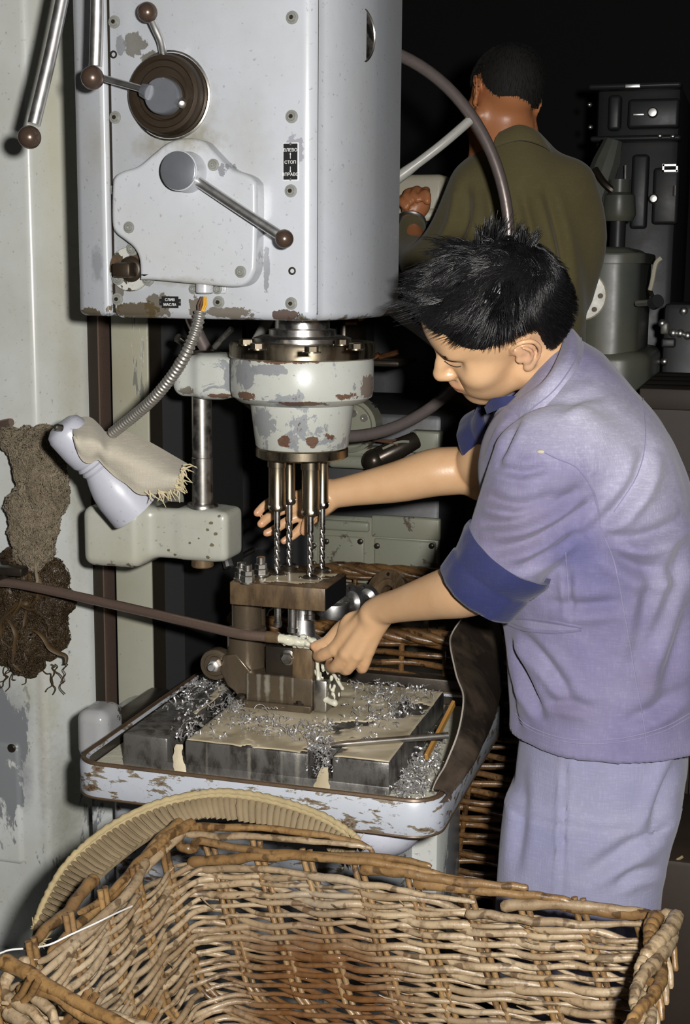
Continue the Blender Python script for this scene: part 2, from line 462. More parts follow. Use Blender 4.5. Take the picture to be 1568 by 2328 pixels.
def cloth(name, col, worn, dirt=(0.10, 0.09, 0.09), rough=0.9, wornf=0.6, dirtf=0.35, thread=900, seed=0, spots=(), off=(0, 0, 0)):
    m = NT(name); c = m.coord(); mp = m.n('ShaderNodeMapping'); m.l(c, mp.inputs[0]); mp.inputs['Location'].default_value = (seed, seed*2, seed*3)
    n1 = m.noise(mp.outputs[0], 7, 6, 0.6, 0.3); n2 = m.noise(mp.outputs[0], 4.5, 5, 0.65); n3 = m.noise(m.coord((1, 1, 0.12)), thread*0.45, 2, 0.6); n4 = m.noise(m.coord((0.12, 0.12, 1)), thread*0.45, 2, 0.6)
    colr = m.mix(m.math('MULTIPLY', m.ramp(n1, 0.35, 0.7), wornf), col, worn)
    colr = m.mix(m.math('MULTIPLY', m.ramp(n2, 0.52, 0.75), dirtf), colr, dirt)
    if spots: colr = add_spots(m, colr, spots, off)
    th = m.math('ADD', n3, n4)
    colr = m.mix(m.math('MULTIPLY', m.ramp(th, 0.75, 1.25), 0.20), colr, (col[0]*0.55, col[1]*0.55, col[2]*0.6))
    m.bump(m.math('ADD', th, m.math('MULTIPLY', n1, 1.2)), 0.35, 0.0012)
    x = m.set(colr, rough); m.b.inputs['Sheen Weight'].default_value = 0.15; m.b.inputs['Specular IOR Level'].default_value = 0.2; return x
def simple(name, col, rough=0.5, metallic=0.0, var=0.3, scale=25, **kw):
    m = NT(name); n = m.noise(m.coord(), scale, 5, 0.6)
    colr = m.mix(m.math('MULTIPLY', n, var*1.6), col, (col[0]*0.4, col[1]*0.38, col[2]*0.35)); m.bump(n, 0.2, 0.001)
    return m.set(colr, rough, metallic, **kw)
def wicker(name, cols, rough=0.5, wet=None):
    """peeled and half peeled willow: colour differs from rod to rod and along each rod"""
    m = NT(name); oi = m.n('ShaderNodeObjectInfo'); c = m.coord()
    mp = m.n('ShaderNodeMapping'); m.l(c, mp.inputs[0]); cb = m.n('ShaderNodeCombineXYZ'); m.l(m.math('MULTIPLY', oi.outputs['Random'], 40), cb.inputs[0]); m.l(cb.outputs[0], mp.inputs['Location'])
    n1 = m.noise(mp.outputs[0], 16, 5, 0.6); n2 = m.noise(mp.outputs[0], 90, 4, 0.65); n3 = m.noise(c, 5.5, 4, 0.6)
    colr = m.mix(m.ramp(n1, 0.36, 0.66), cols[0], cols[1]); colr = m.mix(m.math('MULTIPLY', m.ramp(n2, 0.5, 0.68), 0.75), colr, cols[2])
    colr = m.mix(m.math('MULTIPLY', m.ramp(n3, 0.5, 0.68), 0.5), colr, cols[3])
    colr = m.mix(m.math('MULTIPLY', m.ramp(oi.outputs['Random'], 0.4, 1.0), 0.42), colr, cols[2])
    nb = m.noise(mp.outputs[0], 42, 2, 0.5); colr = m.mix(m.math('MULTIPLY', m.ramp(nb, 0.60, 0.64), 0.7), colr, (cols[2][0]*0.5, cols[2][1]*0.45, cols[2][2]*0.4))
    r = m.math('ADD', m.math('MULTIPLY', n2, 0.3), rough-0.12)
    if wet:      # oil-soaked patch round a point of the thing (object space)
        vd = m.n('ShaderNodeVectorMath', operation='DISTANCE'); m.l(c, vd.inputs[0]); vd.inputs[1].default_value = wet[0]
        d = m.math('ADD', vd.outputs['Value'], m.math('MULTIPLY', m.math('SUBTRACT', n1, 0.5), 0.12))
        w = m.ramp(m.math('DIVIDE', d, wet[1]), 0.55, 1.0, (1, 1, 1, 1), (0, 0, 0, 1))
        colr = m.mix(m.math('MULTIPLY', w, 0.9), colr, m.mix(n2, (0.15, 0.06, 0.016), (0.05, 0.022, 0.008)))
        r = m.math('SUBTRACT', r, m.math('MULTIPLY', w, 0.30))
    m.bump(m.math('ADD', n2, n1), 0.5, 0.0015)
    return m.set(colr, r)

ENAMEL = (0.42, 0.445, 0.43)
M = {}
def HP(x, y, rx, rz, col, st=0.9, soft=0.02): return (P(x, y, Y=1.99), (rx, 0.06, rz), col, st, soft)
BRN, GRY, GRM = (0.085, 0.06, 0.025), (0.19, 0.195, 0.21), (0.20, 0.175, 0.095)
M['head'] = paint('enamel_head', (0.435, 0.455, 0.487), 0.06, dirt=0.22, rough=0.27, zband=(1.474, 1.500, 0.34), rust_amt=0.75, scale=14, rust=(0.12, 0.085, 0.035), off=(-1.24, 2.45, 0), spots=[
    HP(395, 250, 0.085, 0.085, GRM, 0.45, 0.5), HP(440, 320, 0.06, 0.035, GRM, 0.55, 0.5), HP(345, 330, 0.05, 0.03, GRM, 0.5, 0.5), HP(560, 330, 0.05, 0.12, GRM, 0.22, 0.6), HP(210, 330, 0.03, 0.06, GRM, 0.25, 0.6),
    HP(300, 95, 0.026, 0.026, (0.13, 0.12, 0.10), 0.9), HP(335, 135, 0.022, 0.02, (0.12, 0.105, 0.08), 0.9), HP(268, 100, 0.012, 0.018, GRY, 0.8), HP(664, 345, 0.020, 0.036, (0.25, 0.255, 0.29), 0.9), HP(520, 392, 0.016, 0.016, GRY, 0.9), HP(600, 610, 0.007, 0.05, GRY, 0.8), HP(212, 600, 0.02, 0.04, GRY, 0.55, 0.3),
    HP(300, 708, 0.055, 0.020, BRN, 0.9), HP(262, 650, 0.014, 0.05, BRN, 0.75), HP(355, 700, 0.03, 0.03, BRN, 0.8), HP(180, 712, 0.04, 0.012, BRN, 0.9), HP(440, 700, 0.016, 0.026, BRN, 0.8), HP(520, 712, 0.05, 0.014, BRN, 0.8), HP(640, 718, 0.03, 0.012, (0.06, 0.03, 0.015), 0.9), HP(735, 716, 0.02, 0.016, (0.07, 0.03, 0.015), 0.9), HP(430, 640, 0.09, 0.012, GRM, 0.4, 0.4)])
M['column'] = paint('enamel_column', (0.60, 0.625, 0.61), 0.42, under=(0.21, 0.22, 0.23), dirt=0.42, rough=0.25, scale=5.0, streak=2.2, zband=(0.55, 1.15, 0.16), rust_amt=0.1, off=(-1.24, 2.45, 0), spots=[(P(x, y, Y=2.42), (rx, 0.1, rz), c_, st, 0.7) for x, y, rx, rz, c_, st in ((120, 300, 0.035, 0.5, (0.50, 0.46, 0.27), 0.5), (150, 900, 0.025, 0.4, (0.33, 0.31, 0.19), 0.5), (165, 1200, 0.02, 0.2, (0.20, 0.18, 0.10), 0.5), (120, 1650, 0.02, 0.25, (0.22, 0.16, 0.06), 0.6), (150, 1850, 0.05, 0.25, (0.19, 0.18, 0.12), 0.7), (60, 1600, 0.06, 0.10, (0.20, 0.21, 0.225), 0.9), (90, 1560, 0.03, 0.05, (0.45, 0.45, 0.34), 0.8), (130, 1600, 0.018, 0.06, (0.42, 0.42, 0.30), 0.8), (80, 1750, 0.03, 0.10, (0.20, 0.21, 0.225), 0.9))])
M['way'] = paint('enamel_way', (0.36, 0.36, 0.29), 0.72, under=(0.16, 0.16, 0.13), dirt=0.5, scale=7, streak=4, rust_amt=0.3)
M['bracket'] = paint('enamel_bracket', (0.42, 0.43, 0.375), 0.16, dirt=0.45, rough=0.3, scale=48, rust_amt=0.8, zband=(0.0, 0.03, 0.2), off=(-1.09, 2.26, 1.03), spots=[(P(x, y, Y=2.215), (r, 0.05, r*0.8), (0.10, 0.07, 0.03), 0.85, 0.05) for x, y, r in ((478, 1190, 0.006), (470, 1205, 0.004), (488, 1215, 0.005), (450, 1225, 0.003), (480, 1240, 0.006), (430, 1235, 0.003), (495, 1175, 0.004), (395, 1262, 0.005), (380, 1252, 0.004), (405, 1275, 0.004), (470, 1268, 0.006), (260, 1283, 0.012), (300, 1280, 0.008))])
def SP(x, y, Y, rx, rz, col, st=0.9, soft=0.02): return (P(x, y, Y=Y), (rx, 0.05, rz), col, st, soft)
RST, UGR = (0.10, 0.038, 0.014), (0.215, 0.225, 0.235)
M['housing'] = paint('enamel_housing', (0.46, 0.475, 0.44), 0.70, under=(0.24, 0.255, 0.265), rust=(0.15, 0.06, 0.02), dirt=0.22, scale=15, rust_amt=0.42, off=(-0.7345, 2.22, 1.24), spots=[
    SP(565, 850, 2.13, 0.030, 0.035, UGR), SP(620, 840, 2.11, 0.05, 0.012, UGR), SP(600, 960, 2.15, 0.035, 0.035, UGR, 0.85), SP(660, 1000, 2.14, 0.02, 0.02, UGR, 0.8), SP(640, 820, 2.10, 0.09, 0.007, RST), SP(780, 822, 2.11, 0.04, 0.006, RST), SP(560, 900, 2.12, 0.03, 0.010, RST), SP(690, 921, 2.10, 0.07, 0.006, RST), SP(800, 905, 2.13, 0.04, 0.010, RST),
    SP(645, 1003, 2.14, 0.014, 0.014, RST), SP(705, 1006, 2.14, 0.012, 0.012, RST), SP(740, 1000, 2.14, 0.012, 0.012, RST), SP(775, 985, 2.15, 0.012, 0.02, RST), SP(520, 860, 2.2, 0.012, 0.03, UGR), SP(420, 890, 2.2, 0.02, 0.012, (0.10, 0.08, 0.05), 0.8), SP(835, 880, 2.2, 0.01, 0.03, RST, 0.7), SP(500, 900, 2.2, 0.03, 0.006, RST)])
M['tray'] = paint('enamel_tray', (0.42, 0.445, 0.49), 0.76, under=(0.17, 0.14, 0.10), rust=(0.13, 0.06, 0.025), dirt=0.18, scale=24, streak=0.35, rust_amt=0.6)
M['trayin'] = metal('oily_tray_inside', (0.07, 0.06, 0.05), 0.25, amt=0.5, scale=20, metallic=0.5)
M['panelpaint'] = paint('enamel_back', (0.24, 0.255, 0.205), 0.72, under=(0.12, 0.11, 0.08), dirt=0.4, scale=12, rust_amt=0.9)
M['cream'] = paint('enamel_cream', (0.52, 0.49, 0.38), 0.3, dirt=0.25, scale=12)
M['lamp'] = paint('enamel_lamp', (0.46, 0.47, 0.535), 0.30, dirt=0.12, rough=0.35, scale=22, rust_amt=0.4)
M['chrome'] = metal('bright_steel', (0.82, 0.81, 0.79), 0.36, amt=0.04, scale=40, bump=0.03)
M['steel'] = metal('worn_steel', (0.46, 0.44, 0.40), 0.30, amt=0.4, scale=40, bump=0.08)
M['drillsteel'] = metal('drill_steel', (0.56, 0.54, 0.51), 0.26, amt=0.1, scale=60, bump=0.05)
M['bronze'] = metal('spindle_steel', (0.25, 0.21, 0.15), 0.27, amt=0.4, scale=50, stretch=(1, 1, 0.2), bump=0.05)
M['knob'] = metal('brown_knob', (0.105, 0.07, 0.052), 0.26, amt=0.25, scale=60, metallic=0.55, bump=0.06)
M['dark'] = metal('dark_oily_iron', (0.055, 0.045, 0.035), 0.30, amt=0.5, scale=25, metallic=0.7, bump=0.25)
M['dialm'] = metal('dial_iron', (0.052, 0.037, 0.024), 0.36, grime=(0.02, 0.015, 0.01), amt=0.6, scale=40, metallic=0.6, bump=0.2)
M['plate'] = metal('table_iron', (0.24, 0.23, 0.215), 0.36, grime=(0.022, 0.018, 0.014), amt=0.92, scale=48, metallic=0.7, stretch=(1, 1, 0.45), bump=0.5, lo=0.34, hi=0.62, off=(-0.71, 2.18, 0.2), spots=[(P(x, 1740, Y=1.96), (w_, 0.012, 0.06), (0.36, 0.34, 0.29), st, 0.4) for x, w_, st in ((566, 0.005, 0.5), (676, 0.006, 0.6), (470, 0.003, 0.3), (640, 0.003, 0.3))])
M['jigplate'] = metal('brown_jig_steel', (0.20, 0.135, 0.075), 0.34, grime=(0.03, 0.018, 0.01), amt=0.75, scale=45, metallic=0.35, stretch=(1, 1, 0.35), bump=0.3, lo=0.38, hi=0.62)
MLK = (0.42, 0.40, 0.33)
M['jigblock'] = metal('jig_block_steel', (0.13, 0.10, 0.066), 0.25, amt=0.7, scale=35, metallic=0.5, stretch=(1, 1, 0.3), bump=0.3, off=(-0.74, 2.2, 0.8115), spots=[(P(x, 1556, Y=2.15), (w_, 0.012, 0.040), MLK, st, 0.35) for x, w_, st in ((562, 0.004, 0.5), (588, 0.006, 0.45), (607, 0.008, 0.75), (640, 0.005, 0.55), (665, 0.003, 0.35))])
M['rail'] = metal('brown_bar', (0.27, 0.19, 0.15), 0.34, amt=0.4, scale=40, metallic=0.65, bump=0.25)
M['railway'] = metal('way_iron', (0.034, 0.027, 0.018), 0.45, amt=0.4, scale=15, metallic=0.4, stretch=(1, 1, 0.2))
M['wheel'] = metal('worn_wheel_rim', (0.36, 0.30, 0.28), 0.30, grime=(0.06, 0.045, 0.04), amt=0.5, scale=45, metallic=0.72, bump=0.06)
M['spokepaint'] = paint('spoke_paint', (0.40, 0.40, 0.37), 0.5, under=(0.05, 0.04, 0.03), scale=25, rust_amt=0.2, dirt=0.15)
M['greydisc'] = simple('lever_hub_grey', (0.17, 0.18, 0.20), 0.3, 0.35, 0.35, 30)
M['black'] = simple('black_plate', (0.012, 0.012, 0.013), 0.35, 0, 0.2)
M['white'] = simple('white_print', (0.72, 0.72, 0.70), 0.5, 0, 0.1)
M['conduit'] = metal('flexible_conduit', (0.42, 0.40, 0.36), 0.35, amt=0.4, scale=50, metallic=0.8)
M['wire_y'] = simple('yellow_wire', (0.62, 0.33, 0.03), 0.45); M['wire_b'] = simple('brown_wire', (0.10, 0.05, 0.03), 0.5)
M['wood'] = simple('stick_wood', (0.52, 0.27, 0.07), 0.5, 0, 0.5, 18)
M['swarf'] = metal('swarf', (0.66, 0.65, 0.64), 0.30, amt=0.3, scale=120, metallic=0.75, bump=0.1)
M['rubber'] = metal('guard_sheet', (0.075, 0.055, 0.038), 0.36, grime=(0.012, 0.009, 0.007), amt=0.95, scale=11, metallic=0.15, bump=0.3, lo=0.38, hi=0.6)
M['guardedge'] = simple('guard_edge', (0.42, 0.38, 0.33), 0.5)
def fluid_mat():
    m = NT('cutting_fluid'); n = m.noise(m.coord(), 26, 5, 0.6, 0.6); n2 = m.noise(m.coord(), 9, 3, 0.5)
    col = m.mix(m.ramp(n2, 0.40, 0.66), (0.40, 0.34, 0.225), (0.68, 0.60, 0.44)); m.bump(n, 0.3, 0.002)
    return m.set(col, 0.16)
M['fluid'] = fluid_mat()
def milk_mat():
    m = NT('fresh_cutting_fluid'); n = m.noise(m.coord(), 60, 4, 0.6, 0.4); col = m.mix(n, (0.50, 0.49, 0.40), (0.68, 0.66, 0.52)); m.bump(n, 0.4, 0.003)
    return m.set(col, 0.15)
M['milk'] = milk_mat()
M['film'] = simple('dried_fluid_film', (0.20, 0.175, 0.135), 0.35, 0, 0.5, 60)
def JP(x, y, rx, rz, col, st, soft=0.5): return (P(x, y, Y=1.96), (rx, 0.16, rz), col, st, soft)
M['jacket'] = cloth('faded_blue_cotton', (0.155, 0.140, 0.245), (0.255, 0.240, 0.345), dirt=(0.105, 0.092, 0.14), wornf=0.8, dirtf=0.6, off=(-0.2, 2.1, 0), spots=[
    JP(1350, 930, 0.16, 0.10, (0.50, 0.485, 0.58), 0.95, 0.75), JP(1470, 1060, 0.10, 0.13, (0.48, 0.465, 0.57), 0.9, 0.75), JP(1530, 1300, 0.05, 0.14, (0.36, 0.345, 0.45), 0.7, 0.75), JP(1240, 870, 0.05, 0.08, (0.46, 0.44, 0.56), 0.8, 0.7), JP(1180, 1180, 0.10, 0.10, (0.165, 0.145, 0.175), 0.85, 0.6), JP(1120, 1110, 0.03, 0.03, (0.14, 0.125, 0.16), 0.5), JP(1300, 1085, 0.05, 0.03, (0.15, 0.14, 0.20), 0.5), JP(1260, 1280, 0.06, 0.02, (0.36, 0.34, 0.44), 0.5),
    JP(1315, 1245, 0.060, 0.060, (0.075, 0.08, 0.21), 0.95, 0.65), JP(1370, 1310, 0.06, 0.07, (0.115, 0.11, 0.23), 0.8, 0.65), JP(1440, 1410, 0.07, 0.03, (0.15, 0.135, 0.23), 0.5), JP(1290, 1605, 0.08, 0.04, (0.15, 0.13, 0.19), 0.5), JP(1200, 1540, 0.03, 0.07, (0.16, 0.145, 0.2), 0.4), JP(1490, 1560, 0.06, 0.05, (0.17, 0.15, 0.21), 0.4)])  # dark blue below the sleeve: armpit shade painted into the cloth colour
M['cuff'] = cloth('dark_blue_cuff', (0.020, 0.025, 0.090), (0.035, 0.04, 0.12), wornf=0.4, dirtf=0.2)
M['seam'] = cloth('seam_thread', (0.20, 0.185, 0.30), (0.28, 0.26, 0.37))
M['trousers'] = cloth('grey_blue_cotton', (0.225, 0.226, 0.345), (0.30, 0.296, 0.375), dirt=(0.19, 0.18, 0.17), wornf=0.7, dirtf=0.5, seed=3)
M['olive'] = cloth('olive_cotton', (0.13, 0.108, 0.045), (0.16, 0.138, 0.068), dirt=(0.07, 0.06, 0.03), wornf=0.5, dirtf=0.3, seed=5)
M['ragcloth'] = cloth('canvas_scrap', (0.45, 0.41, 0.325), (0.52, 0.485, 0.395), dirt=(0.25, 0.21, 0.14), dirtf=0.5, seed=2)
M['fray'] = simple('fray', (0.60, 0.52, 0.33), 0.8)
M['waste'] = simple('cotton_waste', (0.36, 0.30, 0.21), 0.9, 0, 0.75, 26)
M['wasteoil'] = simple('oily_waste', (0.085, 0.055, 0.026), 0.42, 0, 0.8, 18)
M['wasteoil2'] = simple('oily_cloth', (0.12, 0.072, 0.028), 0.6, 0, 0.8, 14)
M['straw'] = simple('straw_band', (0.24, 0.18, 0.10), 0.8, 0, 0.55, 30)
M['strawedge'] = simple('straw_edge', (0.36, 0.285, 0.15), 0.8, 0, 0.4, 40)
M['hair'] = simple('black_hair', (0.008, 0.0075, 0.008), 0.33, 0, 0.2, 60)
M['hair'].node_tree.nodes['Principled BSDF'].inputs['Specular IOR Level'].default_value = 0.55
M['string'] = simple('white_string', (0.70, 0.70, 0.68), 0.6)
M['floor'] = simple('oily_concrete', (0.018, 0.016, 0.015), 0.5, 0, 0.6, 6)
M['wallm'] = simple('dark_shop_wall', (0.012, 0.012, 0.013), 0.8, 0, 0.4, 3)
M['farm'] = metal('far_machine', (0.04, 0.042, 0.046), 0.4, amt=0.5, scale=10, metallic=0.3, bump=0.3)
M['farpaint'] = paint('far_enamel', (0.085, 0.095, 0.085), 0.25, dirt=0.3, rough=0.35, scale=8)
def skin_mat(name, base, deep, rough=0.37):
    m = NT(name); at = m.n('ShaderNodeVertexColor', layer_name='tint'); n = m.noise(m.coord(), 22, 5, 0.6); n2 = m.noise(m.coord(), 240, 3, 0.6)
    col = m.mix(m.math('MULTIPLY', m.ramp(n, 0.35, 0.75), 0.5), base, deep); col = m.mix(at.outputs['Alpha'], col, at.outputs['Color'])
    m.bump(n2, 0.22, 0.001); x = m.set(col, m.math('ADD', m.math('MULTIPLY', n, 0.15), rough-0.07))
    m.b.inputs['Subsurface Weight'].default_value = 0.12; m.b.inputs['Subsurface Radius'].default_value = (0.010, 0.004, 0.002); m.b.inputs['Subsurface Scale'].default_value = 0.5
    return x
M['skin'] = skin_mat('skin', (0.61, 0.385, 0.215), (0.52, 0.28, 0.125))
M['skin_far'] = skin_mat('skin_far', (0.50, 0.20, 0.085), (0.42, 0.16, 0.06))
M['screwpaint'] = simple('painted_screw', (0.30, 0.31, 0.285), 0.35, 0.2, 0.5, 60)
M['trayrim'] = metal('rusty_rim', (0.11, 0.07, 0.04), 0.4, amt=0.6, scale=30, metallic=0.3, bump=0.3)
M['benchwood'] = simple('bench_wood', (0.045, 0.03, 0.02), 0.6, 0, 0.6, 12)
M['hair_far'] = simple('dark_cropped_hair', (0.012, 0.011, 0.010), 0.85, 0, 0.3, 60)

# ------------------------------------------------------------------ the setting
def slab(name, lo, hi, mat):
    o = MB().bb(lo, hi).build(name, mat, None, None); o['kind'] = 'structure'; return o
slab('floor', (-4.5, -1.5, -0.1), (4.5, 8.0, 0.0), M['floor'])
slab('wall_back', (-4.5, 8.0, 0.0), (4.5, 8.2, 4.5), M['wallm'])
slab('wall_left', (-4.7, -1.5, 0.0), (-4.5, 8.2, 4.5), M['wallm'])
slab('wall_right', (4.5, -1.5, 0.0), (4.7, 8.2, 4.5), M['wallm'])
slab('wall_front', (-4.7, -1.7, 0.0), (4.7, -1.5, 4.5), M['wallm'])
slab('ceiling', (-4.7, -1.7, 4.5), (4.7, 8.2, 4.7), M['wallm'])

# ------------------------------------------------------------------ the drilling machine
X0, Y0, Z0 = Vector((1, 0, 0)), Vector((0, 1, 0)), Vector((0, 0, 1))
dm = thing('drilling_machine', (-1.24, 2.45, 0), 'large pale grey upright drilling machine with levers and worn enamel', 'drilling machine')
# column, its ways and foot
c = MB()
c.prism([(-1.80, 2.40), (-1.42, 2.378)] + [(-1.334+0.018*math.sin(t), 2.394-0.018*math.cos(t)) for t in [math.radians(-3+7*i) for i in range(10)]] + [(-1.274, 2.470), (-1.268, 2.478), (-1.268, 2.53), (-1.30, 2.56), (-1.30, 2.95), (-1.80, 2.95)], (0, 0, 0.16), X0, Y0, 2.5)
co = c.build('column', M['column'], dm, 40)
MB().bb((-1.2675, 2.486, 0.30), (-1.2445, 2.53, 2.5)).build('way_face', M['railway'], co)
MB().bb((-1.2450, 2.484, 0.30), (-1.2420, 2.53, 2.5)).build('way_edge', M['rail'], co)
w = MB().bb((-1.2245, 2.50, 0.25), (-1.1445, 2.60, 2.2), 0.004)
wo = w.build('guide_way', M['way'], dm)
MB().bb((-1.1443, 2.503, 0.25), (-1.143, 2.60, 2.2)).build('way_side', M['railway'], wo)
MB().bb((-1.30, 2.56, 0.25), (-1.1, 2.9, 2.2)).build('column_back', M['wallm'], dm)
MB().bb((-1.95, 2.20, 0.0), (-0.55, 3.0, 0.16), 0.02).build('machine_base', M['column'], dm)
p = MB(); a = P(43, 1690, Y=2.37); p.bb((-1.80, 2.37, 0.35), (a.x, 2.40, a.z), 0.012, 3); po = p.build('cover_panel', M['column'], dm)
q = P(28, 1700, Y=2.37); MB().cyl(q, q-Y0*0.006, 0.009, n=14, ch=0.002).build('screw', M['dark'], po)
# toothed rack seen under the head
r = MB(); a = P(270, 728, Y=2.52); r.cyl((a.x, 2.53, a.z-0.055), (a.x, 2.53, a.z+0.1), 0.016)
for k in range(9): r.torus((a.x, 2.53, a.z-0.048+k*0.007), Z0, 0.017, 0.0026, 20, 6)
r.build('feed_screw', M['steel'], dm)

# head casting: plan outline extruded upward, lower edges rounded
hz = 1.4775
def head_block(outline, z0, h, bev, name, mat):
    m = MB(); m.prism([(x, -y) for x, y in outline], (0, 0, z0+h), X0, -Y0, h, bev, 4); return m.build(name, mat, hd, 50)
hd = bpy.data.objects.new('head', None)
hd = None
body = MB()
fil = [(-0.664+0.025*math.sin(t), 2.025-0.025*math.cos(t)) for t in [i*math.radians(62)/8 for i in range(9)]]
flank = [(-0.664+0.065*math.sin(t), 2.20-0.193*math.cos(t)) for t in [math.radians(21+i*5) for i in range(14)]] + [(-0.600, 2.25), (-0.606, 2.36)]
outline = [(-0.972, 2.36), (-0.972, 2.003), (-0.969, 2.0)] + fil + flank
n_ = len(outline)
body.prism([(x, -y) for x, y in outline], (0, 0, hz+0.62), X0, -Y0, 0.62, 0.014, 4)
hd = body.build('head', M['head'], dm, 60)
for v in hd.data.vertices: pass
lb = MB(); lb.prism([(x, -y) for x, y in [(-1.045, 2.40), (-1.045, 2.028), (-1.040, 2.020), (-1.030, 2.014), (-0.988, 1.995), (-0.984, 1.9935), (-0.980, 1.9945), (-0.977, 1.997), (-0.9755, 2.001), (-0.9752, 2.40)]], (0, 0, hz+0.62), X0, -Y0, 0.618, 0.010, 3)
lb.build('head_side', M['head'], dm, 50)
MB().bb((-1.10, 2.36, hz+0.01), (-0.75, 2.56, hz+0.6)).build('head_slide', M['column'], dm)
MB().bb((-0.9753, 2.0025, hz+0.008), (-0.9715, 2.02, hz+0.62)).build('head_seam', M['dark'], hd)
a = P(726.5, 300, Y=2.022); MB().bb((a.x-0.0012, 2.012, hz+0.01), (a.x+0.0006, 2.03, hz+0.615)).build('head_joint', M['dark'], hd)

def on_head(x, y): return P(x, y, Y=2.0)
FN = Vector((0, -1, 0))                         # the head faces this way
def socket_screw(x, y, parent, r=0.0062, Y=2.0, hexagon=True):
    q = P(x, y, Y=Y); m = MB()
    m.lathe(q+FN*-0.002, FN, [(r*1.55, 0), (r*1.55, 0.0028), (r*1.25, 0.0030), (r, 0.0032), (r, 0.0055), (r*0.85, 0.0066), (r*0.52, 0.0066), (r*0.48, 0.003), (0, 0.003)], 18)
    o = m.build('screw', M['screwpaint'], parent)
    if o.parent is dm: MB().lathe(q+FN*0.0002, FN, [(0, 0.0042), (r*0.50, 0.0042), (r*0.50, 0.0060), (r*0.47, 0.0044), (0, 0.0044)], 6).build('socket', M['dark'], o)
    return o
for x, y in [(260, 50), (664, 40), (262, 267), (663, 265), (263, 432), (661, 434), (267, 680), (497, 687), (662, 690)]: socket_screw(x, y, dm)
for x, y in [(258, 124), (664, 616)]:
    q = on_head(x, y); MB().lathe(q, FN, [(0.006, -0.001), (0.006, 0.0008), (0.0035, 0.001), (0.003, -0.0005), (0, -0.0005)], 14).build('screw_hole', M['dark'], dm)

# speed dial with hub and two short levers
q = on_head(386, 218); dl = MB().lathe(q, FN, [(0.062, -0.002), (0.062, 0.004), (0.059, 0.006), (0.0585, 0.022), (0.056, 0.026), (0.050, 0.027), (0.048, 0.024), (0.040, 0.024), (0.038, 0.026), (0.0, 0.026)], 48)
dlo = dl.build('speed_dial', M['dialm'], dm)
MB().lathe(q, FN, [(0.066, -0.002), (0.066, 0.0025), (0.0635, 0.0035), (0.0635, 0)], 48).build('dial_bezel', M['steel'], dlo)
h0 = P(375, 222, Y=1.97)
MB().lathe(h0+Y0*0.012, FN, [(0.034, -0.01), (0.031, 0.012), (0.0, 0.012)], 32).build('dial_hub', M['dialm'], dlo)
h1 = P(364, 217, Y=1.945)
MB().lathe(h1+Y0*0.02, FN, [(0.027, 0), (0.0265, 0.018), (0.0245, 0.021), (0, 0.021)], 28).build('dial_cap', M['greydisc'], dlo)
def lever(pts, r, ball, br, name, mat_rod, mat_ball, parent, n=14):
    rod = MB().tube(catmull(pts, 8), r, n).build(name, mat_rod, parent)
    MB().sphere(ball, br, 24, 16).build('ball_knob', mat_ball, rod)
    return rod
e0 = P(371, 126, Y=1.985); e1 = P(345, 45, Y=1.955)
lever([e0, P(366, 95, Y=1.974), P(352, 62, Y=1.962), e1], 0.0062, P(335, 28, Y=1.952), 0.0148, 'short_lever', M['chrome'], M['knob'], dm)
s0 = P(325, 203, Y=1.94); s1 = P(232, 177, Y=1.955)
lever([s0, (Vector(s0)+Vector(s1))/2, s1], 0.0052, P(206, 175, Y=1.965), 0.0125, 'short_lever', M['chrome'], M['knob'], dm)
MB().cyl(P(322, 204, Y=1.942), P(338, 210, Y=1.942), 0.010, 0.012, 16, 0.001).build('lever_boss', M['greydisc'], dlo)
q = P(413, 236, Y=1.955); MB().lathe(q, FN+X0*0.5-Z0*0.3, [(0.008, -0.01), (0.0055, 0.008), (0, 0.010)], 12).build('grease_nipple', M['steel'], dlo)
# two long feed levers coming down from the capstan above the frame
lever([P(153, -60, Y=1.97), P(118, 110, Y=1.95), P(77, 283, Y=1.925)], 0.0098, P(67, 312, Y=1.92), 0.0173, 'feed_lever', M['chrome'], M['knob'], dm, 18)
lever([P(222, -60, Y=1.85), P(220, 60, Y=1.85), P(217, 150, Y=1.85)], 0.0094, P(210, 177, Y=1.85), 0.0165, 'feed_lever', M['chrome'], M['knob'], dm, 18)
cp = MB().cyl(P(190, -190, Y=1.93), P(190, -190, Y=2.04), 0.045, n=28, ch=0.006); cpo = cp.build('capstan_hub', M['steel'], dm)

# raised cover with its lever, plug and screws
cov = [(338, 636), (372, 637), (470, 646), (545, 652), (575, 646), (592, 625), (598, 590), (600, 440), (594, 412), (574, 398), (540, 385), (500, 345), (478, 324), (445, 318), (405, 326), (372, 350), (335, 380), (300, 392), (282, 404), (276, 425), (275, 505), (283, 530), (305, 548), (325, 566), (336, 592)]
def px_prism(outline, Y, h, bev, name, mat, parent, seg=3, n=4):
    cc = catmull([(x, y, 0) for x, y in outline] + [(*outline[0], 0)], n)[:-1]
    W = [P(p_.x, p_.y, Y=Y) for p_ in cc]
    m = MB(); m.prism([(w_.x, w_.z) for w_ in W][::-1], (0, Y, 0), X0, Z0, h, bev, seg)
    return m.build(name, mat, parent, 50)
cvo = px_prism(cov, 2.0, 0.034, 0.0065, 'gear_cover', M['head'], dm)
for x, y in [(485, 375), (293, 517), (547, 618)]: socket_screw(x, y, cvo, 0.0058, 1.966)
hb = P(405, 388, Y=1.93); hub = MB().lathe(hb, Y0, [(0, 0), (0.0275, 0), (0.0290, 0.0015), (0.0292, 0.034), (0.036, 0.045), (0, 0.045)], 36).build('lever_hub', M['head'], dm)
MB().lathe(hb, FN, [(0.0277, -0.001), (0.0277, 0.0016), (0.0262, 0.0024), (0, 0.0024)], 36).build('hub_cap', M['greydisc'], hub)
